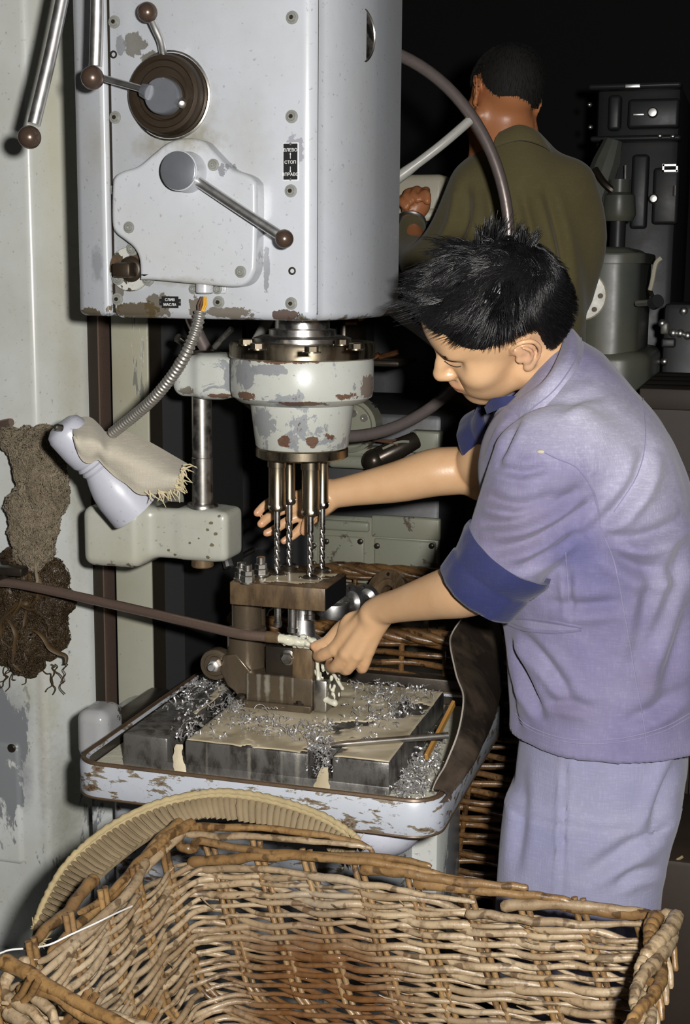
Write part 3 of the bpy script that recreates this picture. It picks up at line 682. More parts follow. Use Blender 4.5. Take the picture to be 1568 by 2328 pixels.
lever([P(446, 410, Y=1.948), P(545, 476, Y=1.94), P(634, 534, Y=1.933)], 0.0078, P(646, 543, Y=1.93), 0.0136, 'select_lever', M['chrome'], M['knob'], dm, 16)
q = on_head(298, 612); plug = MB().lathe(q, FN, [(0.034, -0.002), (0.034, 0.006), (0.0325, 0.008), (0, 0.008)], 36).build('plug_flange', paint('plug_paint', (0.45, 0.46, 0.44), 0.95, under=(0.05, 0.04, 0.025), scale=22, rust_amt=0.5, dirt=0.4), dm)
for x, y in [(301, 566), (336, 634), (268, 633)]: socket_screw(x, y, plug, 0.0066, 1.992)
MB().lathe(P(297, 612, Y=1.992), FN, [(0.020, 0), (0.017, 0.004), (0.014, 0.005), (0, 0.005)], 24).build('plug_collar', M['dialm'], plug)
MB().box(P(283, 614, Y=1.976), (0.031, 0.030, 0.023), 0.005, 2).build('square_plug', M['dialm'], plug)
# name plates
def text_plate(x0, y0, x1, y1, lines, size, name):
    a = on_head(x0, y1); b = on_head(x1, y0); w_, h_ = b.x-a.x, b.z-a.z; cx, cz = (a.x+b.x)/2, (a.z+b.z)/2
    fr = MB().bb((cx-w_/2, 1.9985, cz-h_/2), (cx+w_/2, 2.001, cz+h_/2), 0.0004).build(name, M['white'], dm)
    MB().bb((cx-w_/2+0.0014, 1.9980, cz-h_/2+0.0014), (cx+w_/2-0.0014, 2.0, cz+h_/2-0.0014)).build('plate_field', M['black'], fr)
    for t, dz in lines: lettering(t, (cx, 1.9976, cz+dz*h_), X0, Z0, size, M['white'], fr)
    for s_ in (-1, 1): MB().lathe((cx, 1.998, cz+s_*h_*0.46), FN, [(0.0022, 0), (0.0016, 0.0012), (0, 0.0014)], 10).build('rivet', M['steel'], fr)
    return fr, cx, cz, w_, h_
fr, cx, cz, w_, h_ = text_plate(643, 324, 679, 411, [('ВЛЕВО', 0.30), ('СТОП', -0.02), ('ВПРАВО', -0.34)], 0.0064, 'direction_plate')
for s_, dz in ((1, 0.135), (-1, -0.185)):
    MB().bb((cx-0.0004, 1.9974, cz+dz*h_-0.003), (cx+0.0004, 1.9978, cz+dz*h_+0.003)).prism([(-0.0012, 0), (0.0012, 0), (0, 0.0028*s_)][::s_], (cx, 1.9978, cz+dz*h_+0.003*s_), X0, Z0, 0.0004).build('arrow', M['white'], fr)
a = on_head(363, 700); b = on_head(411, 674); bw, bh = b.x-a.x, b.z-a.z
dp = MB(); ex = 0.004
dp.prism([(0, ex), (ex, ex), (ex, 0), (bw-ex, 0), (bw-ex, ex), (bw, ex), (bw, bh-ex), (bw-ex, bh-ex), (bw-ex, bh), (ex, bh), (ex, bh-ex), (0, bh-ex)], (a.x, 2.001, a.z), X0, Z0, 0.0022)
dpo = dp.build('drain_plate', M['black'], dm)
for t, k in (('СЛИВ', 0.70), ('МАСЛА', 0.28)): lettering(t, (a.x+bw/2, 1.9984, a.z+bh*k), X0, Z0, 0.0058, M['white'], dpo)
for s_ in (0.05, 0.95): MB().lathe((a.x+bw*s_, 1.999, a.z+bh/2), FN, [(0.002, 0), (0.0015, 0.001), (0, 0.0012)], 8).build('rivet', M['steel'], dpo)
# oval maker's plate on the rounded flank, no readable writing
npn = Vector((0.90, -0.30, 0)).normalized(); q = P(817, 78, Y=2.115)
b_ = MB().lathe(q-npn*0.004, npn, [(0.043, 0), (0.043, 0.0045), (0.040, 0.006), (0.039, 0.0045), (0, 0.0045)], 40)
bo = b_.build('oval_plate', M['steel'], dm)
MB().lathe(q+npn*0.0015+Z0*0.036, npn, [(0.003, 0), (0.002, 0.002), (0, 0.002)], 8).build('rivet', M['chrome'], bo)

# conduit saddle, wires and flexible conduit down to the lamp
g = P(465, 655, Y=1.985)
sd = MB().cyl(g-Z0*0.008, g+Z0*0.008, 0.0135, n=20, ch=0.002).bb((g.x-0.03, 1.996, g.z-0.008), (g.x+0.03, 2.001, g.z+0.006), 0.002).build('conduit_saddle', M['head'], dm)
for s_ in (440, 494): socket_screw(s_, 657, sd, 0.005, 1.996)
w0 = P(462, 675, Y=1.985); w1 = P(455, 712, Y=1.975)
for k, (dx, mk) in enumerate(((-0.005, 'wire_b'), (-0.001, 'wire_b'), (0.003, 'wire_y'), (0.006, 'wire_y'))):
    MB().tube([Vector(w0)+X0*dx*0.6, (Vector(w0)+Vector(w1))/2+X0*dx*1.2, Vector(w1)+X0*dx*0.6], 0.0019, 8).build('wire', M[mk], dm)

lampt = thing('work_lamp', P(215, 1075, Y=2.08), 'pale enamelled work lamp on a ribbed flexible metal conduit', 'lamp')
path = catmull([P(455, 708, Y=1.975), P(447, 745, Y=1.97), P(425, 800, Y=1.97), P(395, 850, Y=1.98), P(350, 905, Y=2.0), P(305, 945, Y=2.03), P(255, 985, Y=2.06)], 16)
L = [0]
for i in range(1, len(path)): L.append(L[-1] + (path[i]-path[i-1]).length)
fine = []; rr = []
for k in range(int(L[-1]/0.0011)):
    s_ = k*0.0011; i = min(max(0, np.searchsorted(L, s_)-1), len(path)-2); t_ = (s_-L[i])/max(1e-9, L[i+1]-L[i])
    fine.append(path[i].lerp(path[i+1], t_)); rr.append(0.0086+0.0011*math.sin(s_/0.0068*2*math.pi))
MB().tube(fine, rr, 14).build('conduit', M['conduit'], lampt, 80)
A = P(137, 965, Y=2.045); B = P(308, 1158, Y=2.115); ax = (B-A).normalized(); Lh = (B-A).length
hood = [(0, 0.0), (0.022, 0.0), (0.031, 0.006), (0.0345, 0.016), (0.0345, 0.052), (0.0325, 0.072), (0.0285, 0.078), (0.0310, 0.083), (0.0270, 0.087), (0.0300, 0.092), (0.0275, 0.097), (0.0345, 0.112), (0.041, 0.130), (0.045, 0.150), (0.0465, Lh), (0.0445, Lh), (0.043, 0.150), (0.030, 0.115), (0, 0.11)]
lo_ = MB().lathe(A, ax, hood, 40).build('lamp_hood', M['lamp'], lampt, 50)
q = P(133, 972, Y=2.012); MB().lathe(q, Vector((-0.5, -0.8, 0.25)), [(0.006, -0.006), (0.006, 0.005), (0.004, 0.007), (0, 0.007)], 12).build('cap_screw', M['steel'], lo_)
MB().sphere(A+ax*0.14, (0.022, 0.022, 0.03), 16, 10).build('bulb', simple('bulb_glass', (0.5, 0.5, 0.48), 0.15), lampt)
# bracket from column to lamp keeps it in place
MB().tube(catmull([A+ax*0.03+Y0*0.03, P(170, 1010, Y=2.25), P(165, 1005, Y=2.43)], 6), 0.010, 10).build('lamp_stem', M['dark'], lampt)

# canvas scrap draped over the lamp
cl = thing('canvas_scrap', P(300, 1040, Y=2.03), 'frayed cream canvas scrap draped over the lamp hood', 'rag')
top = [(163, 972), (172, 958), (190, 950), (208, 953), (228, 972), (240, 984), (262, 976), (300, 988), (345, 1010), (390, 1036), (424, 1056)]
bot = [(170, 1000), (178, 1030), (190, 1048), (205, 1052), (222, 1045), (240, 1062), (262, 1083), (288, 1100), (315, 1122), (350, 1122), (398, 1118)]
rows = []
nr = 14
for i in range(nr+1):
    t_ = i/nr; row = []
    tp = catmull([(x, y, 0) for x, y in top], 5); bt = catmull([(x, y, 0) for x, y in bot], 5)
    for j, (u_, v_) in enumerate(zip(tp, bt)):
        pxx = u_.lerp(v_, t_); s_ = j/(len(tp)-1)
        Yd = 2.012 - 0.022*math.sin(math.pi*min(1, t_*1.05)) + 0.05*(1-t_)**2 + 0.012*math.sin(s_*9+t_*3)*0.4 + 0.06*s_
        Yd += 0.004*mnoise.noise(Vector((s_*7, t_*5, 1.3))) 
        row.append(P(pxx.x, pxx.y, Y=Yd))
    rows.append(row)
MB().grid(rows, 0.0022).build('cloth', M['ragcloth'], cl, 60)
fr_ = MB()
for k in range(46):
    s_ = random.random(); e = P(424-26*s_+random.uniform(-3, 3), 1056+64*s_, Y=2.05) if random.random() < 0.55 else P(315+84*s_, 1122+random.uniform(-4, 2), Y=2.045)
    l_ = random.uniform(0.006, 0.022); d_ = Vector((random.uniform(0.1, 1), random.uniform(-0.5, 0.3), random.uniform(-1, 0.1))).normalized()
    fr_.tube([e-d_*0.004, e+d_*l_*0.5+Vector((0, 0, random.uniform(-1, 1)*0.002)), e+d_*l_+Vector((random.uniform(-1, 1)*0.005, 0, -0.004))], [0.0016, 0.0011, 0.0005], 5)
fo = fr_.build('frayed_threads', M['fray'], cl); fo['kind'] = 'stuff'

# ------------------------------------------------------------------ guide arm with its post
ga = thing('guide_arm', (-1.09, 2.26, 1.03), 'pale grey cast arm on the column holding an upright steel guide post', 'machine arm')
prims = [BX((-1.085, 2.27, 1.083), (0.056, 0.075, 0.0545), 0.018, k=0.03), BX((-0.955, 2.262, 1.0915), (0.082, 0.042, 0.045), 0.012, k=0.03), RC((-0.932, 2.262, 1.05), (-0.932, 2.262, 1.13), 0.046, k=0.01), BX((-1.10, 2.38, 1.083), (0.05, 0.08, 0.05), 0.015, k=0.02)]
prims[2] = BX((-0.930, 2.262, 1.0915), (0.045, 0.042, 0.045), 0.02, k=0.01)
V, Fq = sdf_mesh(prims, 0.004); V = relax(V, Fq, 1)
mesh_np('arm_casting', V, Fq, M['bracket'], ga)
MB().bb((-1.04, 2.235, 1.1345), (-0.895, 2.295, 1.1375), 0.001).build('oily_top', M['dark'], ga)
px_ = -0.9315; py_ = 2.255
MB().lathe((px_, py_, 1.136), Z0, [(0.028, 0), (0.028, 0.006), (0.026, 0.009), (0.0185, 0.010), (0.0185, 0.09), (0.0175, 0.091), (0.0175, 0.26), (0, 0.26)], 32).build('guide_post', M['steel'], ga)
MB().lathe((px_, py_-0.003, 1.052), -Z0, [(0.020, 0), (0.020, 0.02), (0.018, 0.022), (0, 0.022)], 24).build('bottom_nut', M['jigplate'], ga)

# ------------------------------------------------------------------ multi-spindle head
SX, SY = -0.7345, 2.22
ms = thing('multi_spindle_head', (SX, SY, 1.24), 'rusty round multi-spindle drill head with four drills under the machine quill', 'drill head')
c0 = Vector((SX, SY, 0))
MB().lathe(c0+Z0*1.436, Z0, [(0.082, 0), (0.082, 0.006), (0.070, 0.010), (0.056, 0.010), (0.056, 0.020), (0.046, 0.022), (0.046, 0.060), (0, 0.06)], 40).build('quill', M['drillsteel'], ms)
MB().lathe(c0, Z0, [(0, 1.409), (0.120, 1.409), (0.1225, 1.411), (0.1225, 1.430), (0.120, 1.436), (0, 1.436)], 56).build('flange', M['bronze'], ms)
MB().lathe(c0, Z0, [(0, 1.330), (0.085, 1.332), (0.106, 1.336), (0.118, 1.345), (0.1205, 1.356), (0.1205, 1.405), (0.118, 1.4095), (0, 1.4095)], 64).build('housing', M['housing'], ms)
MB().lathe(c0, Z0, [(0, 1.258), (0.076, 1.258), (0.079, 1.262), (0.0865, 1.322), (0.088, 1.334), (0, 1.334)], 56).build('nose', M['housing'], ms)
MB().lathe(c0, Z0, [(0, 1.240), (0.074, 1.240), (0.0785, 1.243), (0.0785, 1.256), (0.076, 1.259), (0, 1.259)], 48).build('nose_ring', M['bronze'], ms)
for x, y in [(558, 778), (585, 788), (708, 795), (776, 778), (808, 788)]:
    q = P(x, y+6, Z=1.437); bo = MB().hexagon(q, Z0, 0.0105, 0.0095).cyl(q-Z0*0.001, q+Z0*0.001, 0.0135, n=16); bo.build('flange_bolt', M['bronze'], ms)
pr = [BX((-0.918, 2.25, 1.3725), (0.052, 0.045, 0.036), 0.02, k=0.015), BX((-0.86, 2.235, 1.3725), (0.06, 0.036, 0.034), 0.01, k=0.02)]
V, Fq = sdf_mesh(pr, 0.004); mesh_np('clamp_lug', relax(V, Fq, 1), Fq, M['housing'], ms)
MB().lathe((px_, py_, 1.4075), Z0, [(0.036, 0), (0.035, 0.005), (0.020, 0.006), (0, 0.006)], 28).build('lug_cap', M['dark'], ms)
# lever beside the lug
MB().tube(catmull([P(487, 790, Y=2.24), P(505, 770, Y=2.235), P(527, 747, Y=2.23)], 5), [0.005]*11, 10).build('clamp_lever', M['steel'], ms)
MB().cyl(P(414, 775, Y=2.24), P(403, 768, Y=2.23), 0.008, n=12).build('lever_stub', M['steel'], ms)
sp = [(630, 1035, 1160, 0.0150, 2.195, 1330), (658, 1040, 1146, 0.0105, 2.265, 1318), (706, 1035, 1172, 0.0150, 2.185, 1336), (733, 1040, 1155, 0.0105, 2.255, 1324)]
SPINDLES = []
for k, (x, yt, yb, r, Y, ytip) in enumerate(sp):
    a = P(x, yt, Y=Y); zb = P(x, yb, Y=Y).z; xx = a.x; zt = 1.245
    so = MB().lathe((xx, Y, zb), Z0, [(0, 0), (r*0.9, 0), (r*1.05, 0.003), (r*1.05, 0.012), (r, 0.0135), (r, zt-zb-0.02), (r*1.12, zt-zb-0.0195), (r*1.12, zt-zb), (0, zt-zb)], 28).build('spindle', M['bronze'], ms)
    for t_ in (0.3, 2.2, 4.0, 5.2):
        d_ = Vector((math.cos(t_), math.sin(t_), 0)); MB().cyl(Vector((xx, Y, zb+0.0075))+d_*r*0.9, Vector((xx, Y, zb+0.0075))+d_*(r*1.12), 0.0026, n=8).build('grub_screw', M['chrome'], so)
    ztip = P(x, ytip, Y=Y).z; rd = 0.0052; Ld = zb-ztip
    dr = MB(); rows = []; ns = 70
    for i in range(ns+1):
        z = zb - Ld*i/ns; ring = []
        fl_ = 1.0 if i/ns > 0.22 else 0.0
        tw = (zb-z)/0.030*2*math.pi
        tip = 1.0 if i < ns-2 else (0.6 if i < ns else 0.08)
        for j in range(20):
            a_ = 2*math.pi*j/20; f_ = 1.0
            if fl_:
                dd = abs(((a_-tw+math.pi/2) % math.pi)-math.pi/2); f_ = 1.0-0.42*max(0, 1-(dd/0.72)**2)
            ring.append(Vector((xx+math.cos(a_)*rd*f_*tip, Y+math.sin(a_)*rd*f_*tip, z)))
        rows.append(ring)
    dr.grid(rows, closed=True); dr.build('drill_bit', M['drillsteel'], ms, 50)

# ------------------------------------------------------------------ table: tray, T-slotted plate, support
def rrect(x0, x1, y0, y1, r, n=6):
    out = []
    for cx_, cy_, a0 in ((x1-r, y0+r, -90), (x1-r, y1-r, 0), (x0+r, y1-r, 90), (x0+r, y0+r, 180)):
        for k in range(n+1):
            t_ = math.radians(a0+90*k/n); out.append((cx_+r*math.cos(t_), cy_+r*math.sin(t_)))
    return out
tr = MB(); rows = []
for (ins, z, rr_) in ((0.02, 0.716, 0.04), (0.004, 0.719, 0.048), (0.0, 0.726, 0.05), (0.0, 0.772, 0.05), (0.004, 0.778, 0.046), (0.011, 0.778, 0.042), (0.014, 0.774, 0.040)):
    rows.append([Vector((x, y, z)) for x, y in rrect(-1.018+ins, -0.415-ins, 1.897+ins, 2.45-ins, rr_)])
tr.grid(rows, closed=True)
n_ = len(rows[0]); tr.f.append(tuple(range(n_-1, -1, -1)))
table = thing('machine_table', (-0.71, 2.18, 0.2), 'chipped blue grey tray table with an iron T-slotted plate', 'machine table')
tro = tr.build('tray', M['tray'], table, 40)
MB().tube([Vector((x, y, 0.7775)) for x, y in rrect(-1.018+0.006, -0.415-0.006, 1.897+0.006, 2.45-0.006, 0.045, 10)], 0.0042, 8, closed=True).build('rim_bead', M['trayrim'], tro)
MB().tube([Vector((x, y, 0.7225)) for x, y in rrect(-1.018+0.001, -0.415-0.001, 1.897+0.001, 2.45-0.001, 0.05, 10)], 0.0022, 6, closed=True).build('lower_bead', M['trayrim'], tro)
ti = MB(); rows = [[Vector((x, y, z)) for x, y in rrect(-1.018+ins, -0.415-ins, 1.897+ins, 2.45-ins, 0.04)] for ins, z in ((0.0135, 0.7745), (0.015, 0.745), (0.02, 0.741))]
ti.grid(rows, closed=True); n_ = len(rows[0]); ti.f.append(tuple(2*n_+k for k in range(n_))); ti.build('tray_lining', M['trayin'], tro)
ZT = 0.8115
pl = MB(); slots = [(-0.8745, -0.8450), (-0.637, -0.599)]; xl, xr = -0.9536, -0.5065
pl.bb((xl, 1.96, 0.741), (xr, 2.345, 0.772), 0.002)
for a, b in ((xl, slots[0][0]), (slots[0][1], slots[1][0]), (slots[1][1], xr)): pl.bb((a, 1.96, 0.770), (b, 2.345, ZT), 0.004, 2)
pl.bb((slots[1][0]-0.004, 2.012, 0.770), (slots[1][1]+0.004, 2.345, ZT-0.0002))
pl.build('slotted_plate', M['plate'], table)
MB().bb((-1.10, 2.20, 0.30), (-0.55, 2.5, 0.716), 0.03, 3).build('knee', M['tray'], table)
V, Fq = sdf_mesh([EL((-0.53, 1.99, 0.70), (0.07, 0.07, 0.05), k=0.02), BX((-0.60, 2.15, 0.675), (0.1, 0.14, 0.036), 0.02, k=0.02)], 0.006)
mesh_np('knee_boss', V, Fq, M['lamp'], table)
lg = P(228, 1660, Y=2.12); V, Fq = sdf_mesh([BX((lg.x, 2.12, lg.z), (0.030, 0.040, 0.046), 0.020, k=0.02)], 0.004)
MB().bb((lg.x-0.03, 2.15, lg.z-0.04), (lg.x+0.01, 2.40, lg.z-0.005), 0.004).build('lug_arm', M['dark'], table)
mesh_np('clamp_lug', V, Fq, paint('lug_paint', (0.33, 0.345, 0.37), 0.5, under=(0.05, 0.045, 0.04), rough=0.18, dirt=0.3, scale=16, rust_amt=0.3), table)
MB().bb((-1.195, 2.30, 0.16), (-0.50, 2.5, 0.70), 0.02).build('table_bracket', M['column'], table)
# ways cover behind tray
MB().bb((-1.02, 2.455, 0.70), (-0.42, 2.48, 0.80), 0.004).build('back_guard', M['dark'], table)

# ------------------------------------------------------------------ the worker at the drill
def W(x, y, Y): return np.array(P(x, y, Y=Y))
HB = np.array([[-0.848, -0.527, -0.062], [0.358, -0.654, 0.667], [-0.392, 0.543, 0.743]])     # head axes (face, left, crown) in right/up/toward terms
SCR = np.array([list(RT), list(UP), list(-FW)])
HB = HB @ SCR; HB[0] /= np.linalg.norm(HB[0]); HB[1] -= HB[0]*(HB[1] @ HB[0]); HB[1] /= np.linalg.norm(HB[1]); HB[2] = np.cross(HB[0], HB[1])
HO = np.array(P(1133, 742, d=2.1)); HS = 1.02
def head_prims(O, B, s=1.0, ears=True):
    def h(x, y, z): return O + s*(np.array([x, y, z]) @ B)
    def el(c, r, k=0.01, neg=False): return EL(h(*c), np.array(r)*s, B, k*s, neg)
    def rc(a, b, r0, r1=None, k=0.008): return RC(h(*a), h(*b), r0*s, None if r1 is None else r1*s, k*s)
    p = [el((-0.010, 0, 0.046), (0.098, 0.077, 0.084), 0.02), el((0.034, 0, -0.008), (0.056, 0.062, 0.082), 0.03), el((-0.045, 0, 0.01), (0.055, 0.062, 0.06), 0.03)]
    for q in (-1, 1):
        p += [rc((0.004, 0.054*q, -0.052), (0.064, 0.018*q, -0.088), 0.019, 0.018, 0.025), el((0.058, 0.044*q, -0.014), (0.030, 0.026, 0.024), 0.02), el((0.055, 0.034*q, -0.045), (0.034, 0.025, 0.032), 0.02)]
    p += [el((0.073, 0, -0.088), (0.020, 0.023, 0.018), 0.016), rc((0.078, -0.032, 0.036), (0.078, 0.032, 0.036), 0.016, 0.016, 0.016), el((0.070, 0, 0.066), (0.026, 0.046, 0.03), 0.03)]
    p += [rc((0.090, 0, 0.022), (0.108, 0, -0.016), 0.0085, 0.0105, 0.012), el((0.110, 0, -0.021), (0.0105, 0.0125, 0.0095), 0.006)]
    p += [el((0.0965, 0.0115*q, -0.0245), (0.0115, 0.0070, 0.0078), 0.008) for q in (-1, 1)]
    p += [el((0.074, 0, -0.055), (0.024, 0.032, 0.026), 0.016), el((0.0945, 0, -0.0485), (0.011, 0.021, 0.0062), 0.006), el((0.093, 0, -0.0595), (0.0105, 0.019, 0.0068), 0.005)]
    for q in (-1, 1):
        p += [EL(h(0.093, 0.030*q, 0.016), np.array((0.018, 0.017, 0.011))*s, B, 0.018*s, True)]
        p += [el((0.0685, 0.031*q, 0.012), (0.0150, 0.0175, 0.0125), 0.012)]
        if ears:
            e = [(0.010, 0.073, 0.010), (0.008, 0.080, 0.027), (-0.006, 0.087, 0.035), (-0.021, 0.090, 0.028), (-0.027, 0.089, 0.009), (-0.021, 0.085, -0.011), (-0.010, 0.079, -0.024), (0.000, 0.074, -0.031)]
            p.append(LIMB([h(x_, y_*q, z_) for x_, y_, z_ in e], [0.0036*s, 0.0036*s, 0.0040*s, 0.0042*s, 0.0040*s, 0.0034*s, 0.0036*s, 0.0036*s], 0.003*s, 5))
            p += [el((-0.009, 0.078*q, 0.004), (0.017, 0.0042, 0.029), 0.003), el((-0.003, 0.0765*q, -0.026), (0.0085, 0.0058, 0.0095), 0.004)]
            p.append(LIMB([h(-0.006, 0.086*q, 0.022), h(-0.014, 0.0865*q, 0.010), h(-0.013, 0.085*q, -0.004), h(-0.005, 0.081*q, -0.014)], [0.0030*s, 0.0034*s, 0.0032*s, 0.0030*s], 0.003*s, 4))
            p += [el((0.006, 0.076*q, -0.004), (0.005, 0.0055, 0.0075), 0.003), EL(h(-0.001, 0.089*q, 0.000), np.array((0.0075, 0.009, 0.009))*s, B, 0.003*s, True)]
    for q in (-1, 1):
        g = RC(h(0.092, 0.021*q, -0.030), h(0.081, 0.036*q, -0.060), 0.0016*s, 0.0012*s, 0.007*s); g.neg = True; p.append(g)
    return p, h
def chain(pts, radii, k=0.006):
    return [LIMB(pts, radii, k, 4)]
pr, HH = head_prims(HO, HB, HS)
NB = np.array(P(1268, 872, d=2.15))
pr += [RC(HH(-0.040, 0, -0.005), NB, 0.054, 0.050, 0.025), RC(NB, NB+np.array([0.05, 0.0, -0.14]), 0.048, 0.09, 0.02)]
SL, EL_, WL = W(1262, 1080, 1.955), W(1122, 1322, 1.935), W(868, 1386, 2.07)
SR, ER, WR = W(1180, 1010, 2.285), W(1058, 1066, 2.36), W(752, 1124, 2.335)
pr += [RC(NB+np.array([0.05, 0, -0.14]), (-0.20, 2.11, 0.90), 0.10, 0.10, 0.03), RC(NB+np.array([0.02, 0, -0.10]), SL, 0.06, 0.05, 0.03), RC(NB+np.array([0.02, 0, -0.10]), SR, 0.06, 0.05, 0.03)]
fm = lambda a, b, t: a+(b-a)*t
pr += [LIMB([SL, fm(SL, EL_, 0.6), EL_+np.array([0.005, 0, 0.01]), fm(EL_, WL, 0.22), fm(EL_, WL, 0.5), fm(EL_, WL, 0.8), WL, W(848, 1398, 2.076)], [0.046, 0.044, 0.041, 0.0425, 0.0355, 0.0275, 0.0245, 0.023], 0.012, 15)]
pr += [LIMB([SR, fm(SR, ER, 0.6), ER+np.array([0.012, 0, 0.0]), fm(ER, WR, 0.22)+np.array([0, 0, 0.004]), fm(ER, WR, 0.5), fm(ER, WR, 0.82), WR, W(735, 1128, 2.335)], [0.048, 0.046, 0.042, 0.0425, 0.0365, 0.0285, 0.0255, 0.023], 0.012, 15)]
# elbow point and the two bones at the wrists
pr += [EL(W(1092, 1116, 2.368), (0.02, 0.02, 0.018), None, 0.018), EL(W(884, 1392, 2.052), (0.011, 0.009, 0.010), None, 0.012)]
# near (left) hand closing on the jig
KN = [W(762, 1474, 2.098), W(786, 1485, 2.084), W(812, 1488, 2.080), W(838, 1479, 2.086)]
BS = [W(846, 1386, 2.080), W(856, 1394, 2.072), W(866, 1400, 2.070), W(874, 1402, 2.076)]
for a, b, r in zip(BS, KN, (0.0118, 0.0118, 0.0112, 0.0106)): pr.append(LIMB([a, fm(a, b, 0.55)+np.array([0, -0.002, 0.002]), b], [0.0150, 0.0118, r], 0.0065, 4))
pr += [EL(W(808, 1438, 2.098), (0.030, 0.0135, 0.036), None, 0.010)]
fingersL = [([KN[0], W(733, 1490, 2.110), W(721, 1491, 2.132), W(729, 1483, 2.148)], [0.0110, 0.0102, 0.0088, 0.0078]),
    ([KN[1], W(763, 1515, 2.102), W(751, 1513, 2.126), W(751, 1501, 2.140)], [0.0112, 0.0102, 0.0090, 0.0080]),
    ([KN[2], W(789, 1522, 2.096), W(779, 1517, 2.120), W(777, 1503, 2.132)], [0.0108, 0.0098, 0.0086, 0.0076]),
    ([KN[3], W(825, 1519, 2.096), W(816, 1514, 2.116), W(812, 1503, 2.124)], [0.0100, 0.0088, 0.0078, 0.0070]),
    ([W(838, 1400, 2.090), W(800, 1415, 2.108), W(772, 1431, 2.118), W(744, 1459, 2.122), W(715, 1469, 2.124)], [0.016, 0.0145, 0.0122, 0.0106, 0.0084])]
for p_, r_ in fingersL: pr.append(LIMB(p_, r_, 0.0032, 3))
# far (right) hand, open, fingers curling behind the drills
KR = [W(688, 1126, 2.335), W(681, 1148, 2.332), W(685, 1170, 2.328), W(694, 1190, 2.322)]
BR_ = [W(742, 1108, 2.335), W(740, 1122, 2.336), W(742, 1136, 2.336), W(746, 1148, 2.334)]
for a, b, r in zip(BR_, KR, (0.0115, 0.0115, 0.0112, 0.0105)): pr.append(RC(a, b, 0.0150, r, 0.007))
pr += [EL(W(716, 1140, 2.325), (0.028, 0.012, 0.030), None, 0.010), EL(W(728, 1150, 2.318), (0.024, 0.012, 0.016), None, 0.010)]
fingersR = [([KR[0], W(640, 1132, 2.33), W(606, 1146, 2.312), W(585, 1166, 2.298)], [0.0105, 0.0096, 0.0086, 0.0078]),
    ([KR[1], W(638, 1160, 2.322), W(611, 1176, 2.304), W(594, 1191, 2.292)], [0.0105, 0.0098, 0.0090, 0.0082]),
    ([KR[2], W(648, 1188, 2.314), W(624, 1204, 2.298), W(606, 1212, 2.290)], [0.0100, 0.0092, 0.0084, 0.0074]),
    ([KR[3], W(672, 1212, 2.306), W(656, 1224, 2.296), W(645, 1230, 2.290)], [0.0094, 0.0084, 0.0076, 0.0068]),
    ([W(736, 1142, 2.315), W(712, 1166, 2.300), W(698, 1190, 2.294), W(692, 1208, 2.294)], [0.015, 0.0115, 0.0100, 0.0085])]
for p_, r_ in fingersR: pr.append(LIMB(p_, r_, 0.0032, 3))
worker = thing('person', (-0.2, 2.1, 0), 'man in a faded blue cotton jacket bending over the drilling jig', 'person')
V, Fq = sdf_mesh(pr, 0.0026); V = relax(V, Fq, 4, 0.5)
BV, BF = V, Fq
def add_tint(ob, V, items, base=None):
    a = ob.data.color_attributes.new('tint', 'FLOAT_COLOR', 'POINT'); c = np.zeros((len(V), 4)); 
    for pos, rad, col, st in items:
        w_ = np.clip(1.25-np.linalg.norm((V-np.array(pos))/np.array(rad), axis=1), 0, 1)*st
        m = w_ > c[:, 3]; c[m, :3] = col; c[m, 3] = w_[m]
    a.data.foreach_set('color', c.ravel())
body = mesh_np('body', V, Fq, M['skin'], worker)
LIP = (0.40, 0.16, 0.11); NAIL = (0.72, 0.46, 0.34); RED = (0.56, 0.25, 0.15)
tl = [(HH(0.098, y, -0.053), (0.013, 0.013, 0.013), LIP, 0.8) for y in (-0.015, -0.005, 0.005, 0.015)]
tl += [(HH(-0.012, 0.086, 0.0), (0.03, 0.03, 0.04), (0.62, 0.36, 0.24), 0.6)]
for fs in (fingersL, fingersR):
    for p_, r_ in fs: tl += [(p_[-1], (0.013,)*3, RED, 0.55), (p_[1], (0.011,)*3, RED, 0.35)]
add_tint(body, V, tl)
bvh = BVHTree.FromPolygons([Vector(v) for v in BV], [tuple(f) for f in BF])
def hit(tree, x, y):
    h_ = tree.ray_cast(EYE, ray(x, y).normalized()); return h_
# eyebrow and lashes on both sides
eb = MB()
for q in (-1, 1):
    for k in range(60):
        t_ = random.random()*0.62; o = HH(0.100-0.022*t_**1.6, (0.012+0.038*t_)*q, 0.036+0.006*math.sin(t_*2.4)+random.uniform(-0.0025, 0.0025))
        h_ = bvh.find_nearest(Vector(o)); pth = h_[0]; nn = h_[1]
        d_ = Vector(HB[1]*q*0.8+HB[2]*0.35-HB[0]*0.4)*0.008
        eb.tube([pth-nn*0.0005, pth+d_*0.5+nn*0.0012, pth+d_+nn*0.0004], [0.0004, 0.0004, 0.0002], 3)
def mirror(p):
    l_ = ((np.array(p)-HO) @ HB.T); l_[1] *= -1; return Vector(HO + l_ @ HB)
for pxl, L_ in (([(1010, 821), (1022, 829), (1036, 834), (1048, 833)], 0.0),):
    q_ = []
    for p_ in catmull([(x, y, 0) for x, y in pxl], 5):
        h_ = bvh.ray_cast(EYE, ray(p_.x, p_.y).normalized())
        if h_[0] is not None and h_[3] < 2.5: q_.append((h_[0], h_[1]))
    if len(q_) > 3:
        for f_ in (lambda v: v, mirror):
            eb.tube([f_(a_+n_*0.0003) for a_, n_ in q_], [0.0008]*len(q_), 5)
            if L_:
                for a_, n_ in q_: eb.tube([f_(a_), f_(a_+n_*L_*0.6-Vector((0, 0, L_*0.7))), f_(a_+n_*L_*1.2-Vector((0, 0, L_)))], [0.0005, 0.0004, 0.0002], 3)
eo = eb.build('eyebrows_and_lashes', M['hair'], worker, None); eo['kind'] = 'stuff'

